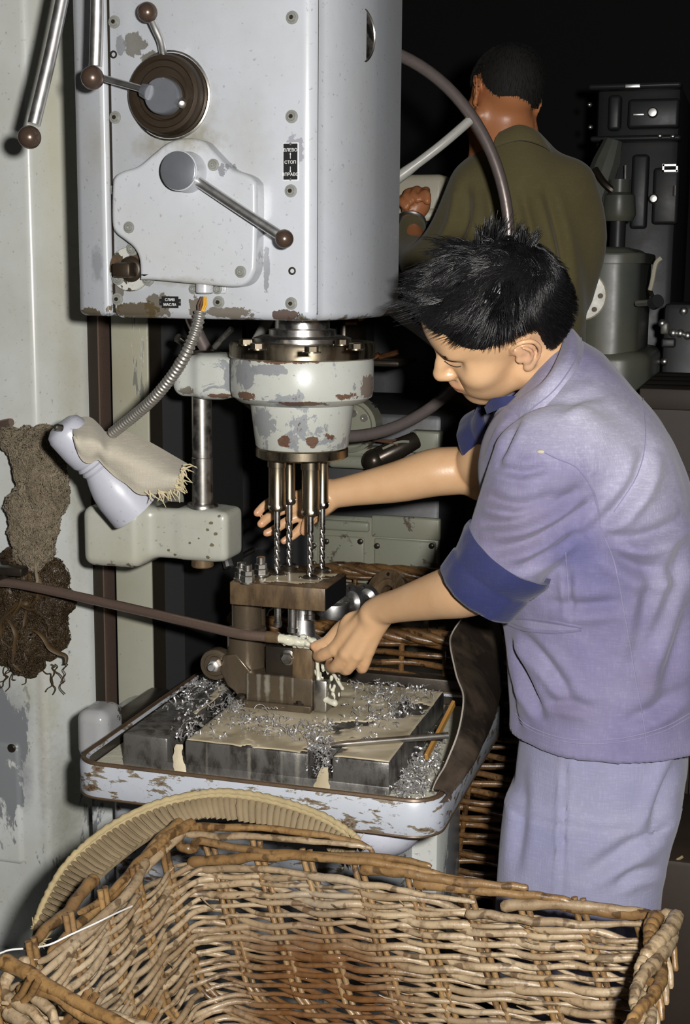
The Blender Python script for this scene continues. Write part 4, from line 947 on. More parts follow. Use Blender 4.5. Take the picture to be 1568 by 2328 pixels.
def hair_on(V, Fq, O, B, s, line, name, parent, n, longtop, seed, skinm, maxlen=1.0, mat='hair'):
    """line: hairline as (x forward, z up) pairs in head axes; strands rooted on the scalp, plus a thin cap under them"""
    rng = np.random.default_rng(seed)
    L_ = ((V-O) @ B.T)/s; ln = np.array(sorted(line)); N = vnormals(V, Fq); NL = N @ B.T
    ok = (np.abs(L_).max(1) < 0.16) & (L_[:, 2] > np.interp(L_[:, 0], ln[:, 0], ln[:, 1])) & ~((np.abs(L_[:, 1]) > 0.0765) & (L_[:, 2] < 0.042) & (np.abs(L_[:, 0]) < 0.035))
    fm_ = ok[Fq].all(1); F2 = Fq[fm_]; used = np.unique(F2); mp = -np.ones(len(V), int); mp[used] = np.arange(len(used))
    edge = np.clip((L_[:, 2]-np.interp(L_[:, 0], ln[:, 0], ln[:, 1]))/0.03, 0, 1)
    cap = V[used] + N[used]*(0.0005+0.0035*edge[used, None]*(0.5+0.5*np.clip(L_[used, 2:3]/0.1, 0, 1)))*s
    co_ = mesh_np(name, cap, mp[F2], M[mat], parent)
    roots = rng.choice(used, n); m = MB(); VV = []; FF = []; off = 0
    CR = L_[rng.choice(used, 420)]; CJ = rng.normal(0, 1, (420, 3)); CLn = rng.uniform(0.75, 1.3, 420)
    for r in roots:
        l = L_[r]; nl = NL[r]; x, y, z = l; e = edge[r]
        topn = np.clip((z-0.055)/0.05, 0, 1)
        ci_ = np.argmin(((CR-l)**2).sum(1)); jit = CJ[ci_]*1.25 + rng.normal(0, 0.4, 3)
        if longtop:
            swirl = np.array([-0.062, 0.0, 0.105])
            fr_ = np.clip((x-0.02)/0.06, 0, 1); fx_ = np.clip((x-0.005)/0.03, 0, 1); comb = np.array([0.75+0.15*fr_, 0.40*np.sin(x*60+y*35), -0.12+0.75*fr_])*topn + (np.array([-0.35, 0.0, -0.8])*(1-fx_) + np.array([0.35, 0.0, 0.25])*fx_)*(1-topn)
            ln_ = (0.0045+0.019*e)*(1-topn) + topn*(0.033+0.012*np.clip((x+0.02)/0.08, 0, 1))*(0.6+0.7*rng.random())
            ln_ *= 1-0.15*fr_*rng.random()
            if x > 0.005 and e < 0.8: ln_ = min(ln_, 0.003+0.012*e); comb = np.array([-0.1, 0.0, 0.5]) if x > 0.04 else comb
            up_ = 0.22+0.16*e+0.30*topn
            tuft = math.sin(x*75+1)*math.sin(y*60+2)
            dsw = np.linalg.norm(l-np.array([-0.045, -0.035, 0.112])); dsw2 = np.linalg.norm(l-np.array([-0.075, -0.01, 0.09])); dsw3 = np.linalg.norm(l-np.array([-0.01, -0.055, 0.10]))
            if dsw < 0.022 or dsw3 < 0.018: up_ = 1.5; ln_ *= rng.uniform(0.9, 1.6); comb = comb*0.3 + np.array([0.1, -0.3, 0.0]) if dsw3 < 0.018 else comb*0.2 + np.array([-0.75, 0.1, 0.15])
            elif dsw2 < 0.02: up_ = 1.3; comb = -comb*0.6
        else:
            comb = np.array([-0.2, 0, -1.0]); ln_ = 0.008+0.012*e; up_ = 0.5; tuft = 0
        d = nl*up_ + comb/np.linalg.norm(comb)*(0.9) + jit*(0.10+0.12*topn) + np.array([0, 0.35*tuft, 0])*topn
        d /= np.linalg.norm(d); ln_ *= maxlen*(1-topn + topn*CLn[ci_])
        grav = np.array([0, 0, -1.0]) if not longtop else (np.array([0.5, 0, -0.7])*(0.4+topn*0.4)*(1-0.6*np.clip(x/0.07, 0, 1)))
        base = l + nl*(0.001+0.006*e*topn); pts = []
        ns = 5 if ln_ > 0.025 else 3
        for k in range(ns):
            t_ = k/(ns-1); q = base + d*ln_*t_ + grav*ln_*0.55*t_*t_ + nl*ln_*0.10*t_*(1-t_)
            # keep strands outside the skull
            c_ = (q-np.array([-0.010, 0, 0.046]))/np.array([0.102, 0.081, 0.088]); rr_ = np.linalg.norm(c_)
            if rr_ < 1.03+0.05*e*t_ and t_ > 0: q = np.array([-0.010, 0, 0.046]) + c_/rr_*(1.03+0.05*e*t_)*np.array([0.102, 0.081, 0.088])
            if longtop and t_ > 0: q = q + (CR[ci_]-l)*(t_**1.3)*0.55*topn
            pts.append(q)
        pts = O + s*(np.array(pts) @ B)
        rad = (0.00085*(0.45+0.55*e) if longtop else 0.0007)*np.linspace(1, 0.18, ns)
        tv = pts[-1]-pts[0]; tv /= np.linalg.norm(tv)+1e-9; a_ = np.cross(tv, [0.3, 0.5, 0.81]); a_ /= np.linalg.norm(a_)+1e-9; b_ = np.cross(tv, a_)
        ring = np.stack([a_, -0.5*a_+0.87*b_, -0.5*a_-0.87*b_])
        VV.append((pts[:, None, :] + ring[None]*rad[:, None, None]).reshape(-1, 3))
        i = np.arange(ns-1)[:, None]*3; j = np.arange(3)[None]; j2 = (j+1) % 3
        FF.append((np.stack([i+j, i+j2, i+3+j2, i+3+j], -1).reshape(-1, 4))+off); off += ns*3
    st = mesh_np('hair_strands', np.concatenate(VV), np.concatenate(FF), M[mat], co_); st['kind'] = 'stuff'
    return co_
line = []
for x, y in [(985, 756), (1008, 760), (1040, 784), (1063, 794), (1096, 796), (1134, 780), (1158, 765), (1188, 755), (1218, 752), (1232, 776), (1243, 796)]:
    h_ = hit(bvh, x, y)
    if h_[0] is not None and h_[3] < 2.6:
        l_ = ((np.array(h_[0])-HO) @ HB.T)/HS; line.append((l_[0], l_[2]))
line = [(x, z) for x, z in line]
print('HAIRLINE', [(round(a, 3), round(b, 3)) for a, b in line])
line = line + [(-0.2, min(z for x, z in line)-0.02)]
hair = hair_on(BV, BF, HO, HB, HS, line, 'hair', worker, 13000, True, 5, None)

# jacket
rows = [(0.856, -0.190, 2.12, 0.153, 0.186), (0.885, -0.194, 2.12, 0.150, 0.182), (0.93, -0.200, 2.118, 0.150, 0.176), (1.033, -0.210, 2.115, 0.152, 0.172), (1.10, -0.220, 2.112, 0.154, 0.176),
        (1.183, -0.233, 2.11, 0.157, 0.188), (1.27, -0.252, 2.112, 0.152, 0.195), (1.336, -0.260, 2.118, 0.122, 0.165), (1.385, -0.261, 2.126, 0.079, 0.098), (1.415, -0.265, 2.132, 0.053, 0.070), (1.438, -0.271, 2.138, 0.034, 0.045), (1.453, -0.274, 2.14, 0.012, 0.015)]
CL = W(1148, 1268, 1.935)
jp = [LOFT(rows, 0.03), RC(W(1250, 1070, 1.965), CL, 0.086, 0.062, 0.010), RC(W(1235, 1010, 2.25), W(1125, 995, 2.33), 0.066, 0.044, 0.03), RC((-0.245, 1.97, 1.30), (-0.245, 2.25, 1.31), 0.06, 0.06, 0.04)]
# cut the sleeve mouth square
V, Fq = sdf_mesh(jp, 0.0042)
N = vnormals(V, Fq)
V = V + N*(wob(V, 17, 1)*0.0035 + wob(V*np.array([1, 1, 0.45]), 38, 2)*0.0022)[:, None]
facing = -(N @ np.array(FW))
def polydist(px, poly):
    d = np.full(len(px), 1e9); sgn = np.zeros(len(px)); tt = np.zeros(len(px)); n = len(poly)-1
    for i in range(n):
        a = np.array(poly[i], float); b = np.array(poly[i+1], float); ab = b-a; t = np.clip(((px-a) @ ab)/(ab @ ab), 0, 1)
        q = px - a - t[:, None]*ab; dd = np.linalg.norm(q, axis=1); m = dd < d
        d[m] = dd[m]; sgn[m] = np.sign(ab[0]*q[m, 1]-ab[1]*q[m, 0]); tt[m] = (i+t[m])/n
    return d*sgn, tt
def folds(V, N, facing, lst):
    px = projn(V)[:, :2]; D = np.zeros(len(V))
    for poly, wd, amp in lst:
        s_, t_ = polydist(px, [tuple(p_)[:2] for p_ in catmull([(x, y, 0) for x, y in poly], 6)])
        u_ = s_/(wd*0.8); env = np.sin(np.pi*np.clip(t_, 0.02, 0.98))**0.6
        D += 2.1*amp*env*(-np.exp(-u_*u_) + 0.75*np.exp(-(u_-1.7)**2*0.8) + 0.35*np.exp(-(u_+1.9)**2*0.7))*np.clip(facing*2.5, 0, 1)
    return V + N*D[:, None]
FL = [([(1362, 1192), (1410, 1150), (1452, 1090), (1470, 1020)], 20, 0.007), ([(1372, 1215), (1440, 1225), (1510, 1205), (1560, 1170)], 20, 0.006), ([(1378, 1240), (1450, 1290), (1540, 1290)], 24, 0.005),
      ([(1555, 1230), (1520, 1370), (1460, 1500)], 26, 0.005), ([(1580, 1330), (1545, 1450), (1500, 1600)], 26, 0.005), ([(1480, 1300), (1462, 1400), (1436, 1500)], 22, 0.004),
      ([(1146, 1420), (1170, 1490), (1205, 1570), (1232, 1630)], 13, 0.007), ([(1150, 1412), (1210, 1470), (1260, 1530), (1300, 1590)], 16, 0.005), ([(1158, 1560), (1165, 1620), (1180, 1660)], 12, 0.006),
      ([(1105, 1130), (1180, 1150), (1270, 1120)], 18, 0.006), ([(1085, 1190), (1170, 1185), (1260, 1150), (1320, 1110)], 18, 0.006), ([(1120, 1250), (1210, 1230), (1290, 1180), (1340, 1140)], 18, 0.006), ([(1180, 1290), (1250, 1250), (1310, 1200)], 16, 0.005),
      ([(1120, 1060), (1190, 1075), (1250, 1060)], 14, 0.004), ([(1250, 1372), (1330, 1378), (1420, 1368)], 18, 0.004), ([(1240, 1592), (1300, 1600), (1350, 1612)], 16, 0.003), ([(1180, 940), (1150, 1000), (1125, 1060)], 14, 0.005), ([(1270, 930), (1320, 905), (1370, 900)], 16, 0.003),
      ([(1290, 1290), (1294, 1350), (1298, 1400)], 10, 0.003), ([(1420, 1640), (1490, 1610), (1560, 1560)], 20, 0.004)]
V = folds(V, N, facing, FL)
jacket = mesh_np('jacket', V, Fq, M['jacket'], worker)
jb = BVHTree.FromPolygons([Vector(v) for v in V], [tuple(f) for f in Fq])
def surf_line(tree, pts, lift=0.0006, n=10, maxd=2.6):
    out = []
    for p_ in catmull([(x, y, 0) for x, y in pts], n):
        h_ = hit(tree, p_.x, p_.y)
        if h_[0] is not None and h_[3] < maxd: out.append(h_[0]+h_[1]*lift)
    return out
def seam(pts, r=0.0011, mat='seam', parent=None, name='seam'):
    q = surf_line(jb, pts)
    if len(q) > 2: return MB().tube(q, r, 5).build(name, M[mat], parent or jacket)
seam([(1225, 1022), (1262, 1040), (1310, 1062), (1342, 1105), (1358, 1150), (1362, 1192)], 0.0016)
seam([(1362, 1195), (1396, 1280), (1420, 1400), (1440, 1520), (1462, 1640), (1468, 1690)], 0.0012)
seam([(1285, 1255), (1290, 1330), (1292, 1402)], 0.0009)
seam([(1460, 900), (1466, 1000), (1448, 1080), (1395, 1165)], 0.0008)
seam([(1172, 1622), (1205, 1652), (1290, 1680), (1400, 1680), (1500, 1656), (1566, 1622)], 0.0009)
seam([(1173, 1629), (1207, 1660), (1292, 1688), (1402, 1688), (1502, 1664), (1566, 1630)], 0.0007)
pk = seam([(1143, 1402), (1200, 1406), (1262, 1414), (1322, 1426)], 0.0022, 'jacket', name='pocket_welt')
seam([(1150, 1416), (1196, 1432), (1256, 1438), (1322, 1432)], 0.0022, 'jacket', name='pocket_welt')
q1 = surf_line(jb, [(1150, 1406), (1200, 1411), (1262, 1420), (1316, 1428)], 0.0008, 8); q2 = surf_line(jb, [(1150, 1411), (1198, 1427), (1258, 1433), (1316, 1430)], 0.0008, 8)
n_ = min(len(q1), len(q2))
if n_ > 3: MB().grid([q1[:n_], [a.lerp(b, 0.5) for a, b in zip(q1, q2)][:n_], q2[:n_]]).build('pocket_opening', M['seam'], jacket)
h_ = hit(jb, 1229, 1027)
if h_[0]: MB().sphere(h_[0], (0.006, 0.004, 0.003), 10, 8).build('torn_thread', M['ragcloth'], jacket)
# collar
def ring3(a): return [P(x, y, Y=Y) for x, y, Y in a]
ci = ring3([(1122, 945, 2.10), (1140, 925, 2.06), (1178, 908, 2.035), (1232, 866, 2.025), (1268, 812, 2.055), (1282, 756, 2.115), (1272, 752, 2.17), (1225, 790, 2.215), (1165, 850, 2.215), (1130, 890, 2.18)])
coo = ring3([(1133, 1012, 2.075), (1165, 985, 2.005), (1207, 950, 1.985), (1268, 893, 1.985), (1312, 836, 2.03), (1328, 786, 2.125), (1312, 790, 2.22), (1255, 850, 2.265), (1180, 920, 2.265), (1120, 965, 2.20)])
ci = catmull(ci, 5); coo = catmull(coo, 5); rows = []
for k in range(9):
    t_ = k/8; rows.append([a.lerp(b, t_) + Vector((0, -0.006, 0.012))*math.sin(math.pi*t_)*1.0 + Vector((0, 0, 1))*0.0015*math.sin(i*0.7+k) for i, (a, b) in enumerate(zip(ci, coo))])
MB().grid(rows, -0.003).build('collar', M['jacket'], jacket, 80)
MB().tube([p_+Vector((0, -0.002, 0.001)) for p_ in rows[7]], 0.0009, 5).build('collar_seam', M['seam'], jacket)
# dark blue undershirt collar and hanging placket scraps
rws = []
for k in range(4):
    t_ = k/3; rws.append([P(x, y, Y=Y) for x, y, Y in [(1104+6*t_, 924+16*t_, 2.10), (1120+12*t_, 905+26*t_, 2.075), (1150+8*t_, 900+24*t_, 2.065), (1175, 900+14*t_, 2.075)]])
MB().grid(rws, 0.003).build('undershirt_collar', M['cuff'], worker, 80)
rws = [[P(1092, 1072, Y=2.09), P(1104, 1068, Y=2.07), P(1122, 1076, Y=2.06)], [P(1088, 1095, Y=2.10), P(1102, 1098, Y=2.065), P(1120, 1100, Y=2.06)], [P(1094, 1120, Y=2.10), P(1101, 1124, Y=2.07), P(1108, 1122, Y=2.065)], [P(1090, 1150, Y=2.105), P(1094, 1146, Y=2.08), P(1099, 1140, Y=2.075)]]
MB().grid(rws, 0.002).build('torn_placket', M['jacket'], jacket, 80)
# turned-back cuffs
def cuff(a, b, r0, r1, name, sx=1.0, seed=1.0, lean=None):
    a, b = Vector(a), Vector(b); L_ = (b-a).length; m = MB()
    prof = [(r0*0.90, 0.0), (r0*1.0, -0.002), (r0*1.03, L_*0.1), (r1*1.04, L_*0.42), (r1*1.01, L_*0.47), (r1*1.035, L_*0.52), (r1*1.03, L_*0.92), (r1*1.0, L_), (r1*0.93, L_*1.005), (r1*0.90, L_*0.9), (r1*0.80, L_*0.3)]
    m.lathe(a, b-a, prof, 72)
    c_ = (a+b)/2
    for i, v in enumerate(m.v):
        v_ = v-c_; n_ = mnoise.noise(v*18+Vector((seed, 0, 0)))*0.006+mnoise.noise(v*45)*0.0025
        rad = (v_-(b-a).normalized()*v_.dot((b-a).normalized()))
        m.v[i] = v + rad.normalized()*n_
    return m.build(name, M['cuff'], worker, 70)
cuff(P(1158, 1252, Y=1.935), P(1086, 1348, Y=1.945), 0.0715, 0.0655, 'sleeve_cuff')
cuff(P(1155, 965, Y=2.31), P(1090, 1006, Y=2.350), 0.060, 0.052, 'sleeve_cuff', seed=4)
# trousers and shoes
tp = [LOFT([(0.60, -0.218, 2.115, 0.10, 0.165), (0.70, -0.213, 2.115, 0.122, 0.172), (0.78, -0.203, 2.115, 0.132, 0.170), (0.90, -0.195, 2.115, 0.130, 0.160)], 0.03),
      LOFT([(0.03, -0.21, 2.02, 0.10, 0.085), (0.3, -0.215, 2.02, 0.105, 0.088), (0.562, -0.221, 2.02, 0.121, 0.09), (0.675, -0.215, 2.025, 0.124, 0.095), (0.75, -0.206, 2.03, 0.126, 0.095)], 0.03),
      LOFT([(0.03, -0.19, 2.22, 0.09, 0.085), (0.3, -0.20, 2.215, 0.10, 0.085), (0.562, -0.215, 2.205, 0.115, 0.09), (0.75, -0.206, 2.20, 0.12, 0.09)], 0.02)]
V, Fq = sdf_mesh(tp, 0.006); N = vnormals(V, Fq)
V = V + N*(wob(V*np.array([1, 1, 0.3]), 24, 3)*0.004)[:, None]
V = folds(V, N, -(N @ np.array(FW)), [([(1285, 1720), (1280, 1850), (1278, 1990), (1270, 2080)], 7, 0.003), ([(1560, 1700), (1510, 1800), (1480, 1900)], 20, 0.007), ([(1330, 1990), (1420, 1930), (1500, 1880)], 22, 0.005), ([(1180, 1740), (1185, 1850), (1170, 1980)], 18, 0.004), ([(1400, 2010), (1440, 1985), (1500, 1975)], 16, 0.004)])
mesh_np('trousers', V, Fq, M['trousers'], worker)
for yy in (2.02, 2.22):
    V, Fq = sdf_mesh([RC((-0.17, yy, 0.045), (-0.36, yy, 0.035), 0.045, 0.038, 0.02), BX((-0.26, yy, 0.02), (0.15, 0.047, 0.02), 0.015, k=0.01)], 0.008)
    mesh_np('shoe', V, Fq, M['black'], worker)

# ------------------------------------------------------------------ drilling jig on the table
jg = thing('drilling_jig', (-0.74, 2.2, ZT), 'brown steel drilling jig clamped on the wet machine table', 'drill jig')
jb_ = MB()
jb_.prism([(-0.8145, ZT+0.002), (-0.6945, ZT+0.002), (-0.6925, ZT+0.01), (-0.692, 0.826), (-0.8145, 0.826)], (0, 2.255, 0), X0, Z0, 0.112, 0.002)
jb_.build('base_foot', M['jigblock'], jg)
m = MB(); m.bb((-0.8112, 2.150, 0.824), (-0.692, 2.25, 0.8725), 0.002); m.build('base_block', M['jigblock'], jg)
m = MB(); m.prism([(-0.866, 0.868), (-0.852, 0.842), (-0.838, 0.832), (-0.826, 0.815), (-0.81, 0.815), (-0.81, 0.8725), (-0.835, 0.90), (-0.86, 0.895)], (0, 2.235, 0), X0, Z0, 0.07, 0.003); m.build('side_web', M['jigblock'], jg)
m = MB(); m.bb((-0.7275, 2.148, 0.872), (-0.6915, 2.235, 0.925), 0.0015); m.build('upper_block', M['jigplate'], jg)
m = MB(); m.bb((-0.778, 2.156, 0.872), (-0.7275, 2.235, 0.922), 0.0015); m.build('clamp_block', M['dark'], jg)
q = P(653, 1496, Y=2.150); m = MB().lathe(q+Y0*0.006, FN, [(0.0135, 0), (0.0135, 0.003), (0.012, 0.004), (0, 0.004)], 24).hexagon(q+Y0*0.002, FN, 0.0098, 0.010); m.build('clamp_bolt', M['steel'], jg)
for x, y in [(549, 1586), (681, 1599)]:
    q = P(x, y, Z=0.8265); m = MB().hexagon(q, Z0, 0.0085, 0.006).cyl(q, q+Z0*0.0015, 0.011, n=16); m.build('base_bolt', M['dark'], jg)
# main column with wet swarf, roller boss at its left
m = MB().lathe((-0.8285, 2.20, 0.868), Z0, [(0.0, 0), (0.034, 0), (0.034, 0.070), (0.0325, 0.072), (0.026, 0.074), (0.026, 0.133), (0, 0.133)], 36); m.build('jig_column', M['jigblock'], jg)
m = MB().lathe(P(582, 1450, Y=2.225), Z0, [(0, -0.05), (0.021, -0.05), (0.021, 0.01), (0.0165, 0.012), (0.0165, 0.055), (0, 0.055)], 28); m.build('rear_column', M['jigblock'], jg)
q = P(488, 1512, Y=2.168); pa = Vector((0.08, -1, 0.05)).normalized()
kn = MB().lathe(q-pa*0.03, pa, [(0.0, -0.02), (0.018, -0.02), (0.018, 0.0), (0.0262, 0.002), (0.0272, 0.005), (0.0272, 0.026), (0.0262, 0.029), (0.020, 0.030), (0.019, 0.027), (0.0155, 0.027), (0.015, 0.033), (0.0, 0.033)], 48)
kno = kn.build('knurled_roller', M['jigblock'], jg)
m = MB().hexagon(q+pa*0.003, pa, 0.0115, 0.007).cyl(q+pa*0.003, q+pa*0.023, 0.0068, n=16, ch=0.0015); m.build('axle_nut', M['chrome'], kno)
# bush plate above
PX0, PX1, PY0, PY1, PZ0, PZ1 = -0.8287, -0.6614, 2.12, 2.2432, 0.9993, 1.0380
m = MB(); m.bb((PX0, PY0, PZ0), (PX1, PY1, PZ1), 0.0018, 2); bp = m.build('bush_plate', M['jigplate'], jg)
m = MB(); id_ = {}
for i in range(41):
    for j in range(31):
        X = PX0+0.004+(PX1-PX0-0.008)*i/40; Y = PY0+0.004+(PY1-PY0-0.008)*j/30; n1 = mnoise.noise(Vector((X*30, Y*30, 5.5)))+0.5*mnoise.noise(Vector((X*75, Y*75, 2)))
        e_ = min(i/40, 1-i/40, j/30, 1-j/30)*5-0.55+n1*0.7 - (0.9 if i < 12 else 0)
        if e_ > 0: id_[i, j] = len(m.v); m.v.append(Vector((X, Y, PZ1+min(0.0016, 0.0002+e_*0.003))))
m.f = [(id_[i, j], id_[i+1, j], id_[i+1, j+1], id_[i, j+1]) for i in range(40) for j in range(30) if all(k in id_ for k in ((i, j), (i+1, j), (i+1, j+1), (i, j+1)))]
m.build('fluid_film', M['fluid'], bp)
for k, (x, yt, yb, r, Y, ytip) in enumerate(sp):
    a = P(x, yt, Y=Y); yy = min(max(Y, PY0+0.02), PY1-0.02)
    m = MB().lathe((a.x, Y, PZ1), Z0, [(0.0135, -0.004), (0.0135, 0.003), (0.0115, 0.005), (0.0072, 0.005), (0.0068, -0.003)], 24); m.build('drill_bush', M['dark'], bp)
    for s_ in (-1, 1): MB().sphere((a.x+0.016*s_, Y-0.004, PZ1+0.002), (0.004, 0.004, 0.003), 10, 6).build('bush_screw', M['steel'], bp)
for x, y, h_ in [(549, 1318, 0.022), (563, 1326, 0.024), (593, 1310, 0.026)]:
    q = P(x, y, Z=PZ1); m = MB().cyl(q, q+Z0*0.004, 0.0135, n=20, ch=0.001).hexagon(q+Z0*0.004, Z0, 0.0118, 0.010).hexagon(q+Z0*0.0145, Z0, 0.0108, 0.008).cyl(q+Z0*0.02, q+Z0*(h_+0.008), 0.0075, n=14, ch=0.001)
    m.build('stud_nut', M['steel'], bp)
m = MB()
for (x, y0, y1, r, Y) in [(631, 1386, 1426, 0.0075, 2.17), (665, 1386, 1440, 0.0098, 2.165), (704, 1390, 1410, 0.0088, 2.17)]:
    a = P(x, y0, Y=Y); b = P(x, y1, Y=Y); mm = MB().lathe((a.x, Y, b.z), Z0, [(0, 0), (r*0.75, 0), (r, 0.003), (r, 0.010), (r*0.82, 0.011), (r*0.82, PZ0-b.z), (0, PZ0-b.z)], 22); mm.build('guide_pin', M['drillsteel'], jg)
# the part being drilled: a bright steel hub in the jig
wp = thing('steel_hub', (-0.70, 2.19, 0.925), 'bright turned steel hub clamped in the drilling jig', 'workpiece')
q = P(686, 1470, Y=2.185)
m = MB().lathe((q.x, 2.19, 0.9255), Z0, [(0, 0), (0.030, 0), (0.030, 0.008), (0.0225, 0.010), (0.020, 0.030), (0.0195, 0.042), (0.010, 0.043), (0.010, 0.062), (0, 0.062)], 36); m.build('hub', M['chrome'], wp)

# coolant pipe with a clamp at the machine column
cpz = thing('coolant_pipe', P(20, 1325, Y=2.28), 'long brown steel coolant pipe reaching across to the jig', 'pipe')
pts = catmull([P(-40, 1322, Y=2.26), P(30, 1326, Y=2.25), P(140, 1348, Y=2.235), P(300, 1384, Y=2.20), P(470, 1424, Y=2.14), P(540, 1440, Y=2.118), P(590, 1446, Y=2.112), P(634, 1450, Y=2.11)], 8)
MB().tube(pts, 0.0088, 16).build('pipe', M['rail'], cpz)
MB().tube([P(606, 1447, Y=2.1115), P(634, 1450, Y=2.11)], [0.0096, 0.0096], 16).build('nozzle', M['jigplate'], cpz)
m = MB().box(P(18, 1296, Y=2.26), (0.075, 0.03, 0.018), 0.006).cyl(P(10, 1320, Y=2.25), P(10, 1280, Y=2.28), 0.008); m.build('pipe_clamp', M['dark'], cpz)
MB().tube([P(-30, 1296, Y=2.26), P(-30, 1296, Y=2.40)], 0.01, 10).build('clamp_stem', M['dark'], cpz)
MB().tube(catmull([P(-30, 970, Y=2.40), P(0, 965, Y=2.38), P(26, 960, Y=2.37)], 4), [0.0085]*8+[0.0075], 12).build('tap_handle', M['rail'], thing('tap_handle', P(0, 963, Y=2.39), 'short brown metal handle poking in above the cotton waste', 'handle'))

# ------------------------------------------------------------------ cutting fluid
fl_ = thing('cutting_fluid', (-0.73, 2.15, ZT), 'cream coloured cutting fluid pooled on the table and tray', 'cutting fluid')
def on_top(x, y): 
    p_ = P(x, y, Z=ZT); return p_.x, p_.y
m = MB(); nx, ny = 96, 74; ok = {}
for i in range(nx+1):
    for j in range(ny+1):
        X = xl+0.001+(xr-xl-0.002)*i/nx; Y = 1.9605+(2.344-1.9605)*j/ny
        n1 = mnoise.noise(Vector((X*14, Y*14, 3.1)))+0.5*mnoise.noise(Vector((X*37, Y*37, 8.2)))+0.25*mnoise.noise(Vector((X*80, Y*80, 1.2)))
        px2 = projn([[X, Y, ZT]])[0]
        h_ = 0.30 + n1*0.62
        if px2[0] < 395 + (1665-px2[1])*0.95: h_ = -0.25 + n1*0.45
        if px2[0] > 900 and px2[1] < 1540: h_ -= 0.15
        ok[i, j] = (X, Y, h_)
idx = {}
top_ = []
for (i, j), (X, Y, h_) in ok.items():
    ins = slots[0][0] < X < slots[0][1] or (slots[1][0] < X < slots[1][1] and Y < 2.012)
    if h_ > 0 and not ins: idx[i, j] = len(top_); top_.append((X, Y, ZT + min(0.0022, 0.0002+h_*0.006)))
fs = []
for i in range(nx):
    for j in range(ny):
        q4 = [(i, j), (i+1, j), (i+1, j+1), (i, j+1)]
        if all(k in idx for k in q4): fs.append(tuple(idx[k] for k in q4))
m.add(top_, fs); o = m.build('table_pool', M['fluid'], fl_, 60)
o['kind'] = 'stuff'
md = o.modifiers.new('thick', 'SOLIDIFY'); md.thickness = 0.0012; md.offset = -1
m = MB(); rows = [[Vector((x, y, z)) for x, y in rrect(-1.018+ins, -0.415-ins, 1.897+ins, 2.45-ins, 0.035)] for ins, z in ((0.0165, 0.7585), (0.022, 0.7588))]
m.grid(rows, closed=True); n_ = len(rows[0]); m.f.append(tuple(n_+k for k in range(n_))); m.build('tray_pool', M['milk'], fl_, 60)
def runnel(pts, w0, w1, Y, bul=0.0018, mat='milk', name='fluid_run'):
    c_ = catmull([(x, y, 0) for x, y in pts], 5); n = len(c_); rws = []; nz = random.uniform(0, 50)
    for k, q in enumerate(c_):
        t_ = k/(n-1); w_ = (w0+(w1-w0)*t_)*(0.8+0.5*mnoise.noise(Vector((t_*5, nz, 0)))) 
        rws.append([P(q.x+w_*s_*(1+0.25*mnoise.noise(Vector((t_*7, nz, 5*s_)))), q.y, Y=Y-bul*(1-s_*s_)*(0.7+0.5*mnoise.noise(Vector((t_*9, s_*3, nz))))) for s_ in [i/4-1 for i in range(9)]])
    return MB().grid(rws, 0.0012).build(name, M[mat], fl_, 60)
runnel([(408, 1692), (404, 1720), (410, 1750), (408, 1776)], 8, 22, 1.9594, 0.0025, 'fluid')
runnel([(738, 1744), (733, 1770), (732, 1796), (730, 1816)], 9, 30, 1.9594, 0.0025, 'fluid')
# stream from the nozzle over the block and down its right side: one body of liquid
pp = [RC(W(630, 1450, 2.112), W(660, 1456, 2.125), 0.0080, 0.0075, 0.006), RC(W(655, 1455, 2.125), W(712, 1466, 2.146), 0.0075, 0.0060, 0.006), RC(W(712, 1468, 2.148), W(720, 1500, 2.160), 0.0045, 0.0030, 0.004), RC(W(720, 1500, 2.160), W(724, 1545, 2.160), 0.0030, 0.0034, 0.004), RC(W(724, 1545, 2.16), W(740, 1590, 2.157), 0.003, 0.004, 0.004), RC(W(738, 1590, 2.157), W(760, 1598, 2.150), 0.004, 0.006, 0.006),
      RC(W(745, 1510, 2.17), W(778, 1565, 2.19), 0.0026, 0.0036, 0.004), BX((-0.711, 2.185, 0.9262), (0.018, 0.034, 0.0022), 0.002, k=0.006)]
rg = random.Random(12)
for k in range(60):
    q = W(rg.gauss(738, 18), rg.uniform(1490, 1592), 2.162+rg.uniform(-0.004, 0.012)); pp.append(EL(q, (rg.uniform(0.0012, 0.0032), 0.0022, rg.uniform(0.002, 0.006)), None, 0.003))
for k in range(16):
    q = W(rg.uniform(640, 712), rg.uniform(1446, 1470), 2.135+rg.uniform(-0.01, 0.01)); pp.append(EL(q, (rg.uniform(0.003, 0.008), 0.006, rg.uniform(0.002, 0.004)), None, 0.004))
V, Fq = sdf_mesh(pp, 0.0016); N_ = vnormals(V, Fq); V = V + N_*(wob(V, 260, 3)*0.0007)[:, None]
mesh_np('fluid_stream', V, Fq, M['milk'], fl_)
# wet side of the block that the stream runs down
m = MB(); m.bb((-0.6918, 2.152, 0.8145), (-0.667, 2.24, 0.871), 0.004, 2); m.build('right_lug', M['steel'], jg)
MB().bb((PX1-0.0005, PY0+0.002, PZ0+0.001), (PX1+0.0008, PY1-0.002, PZ1-0.002)).build('oily_side', M['black'], bp)

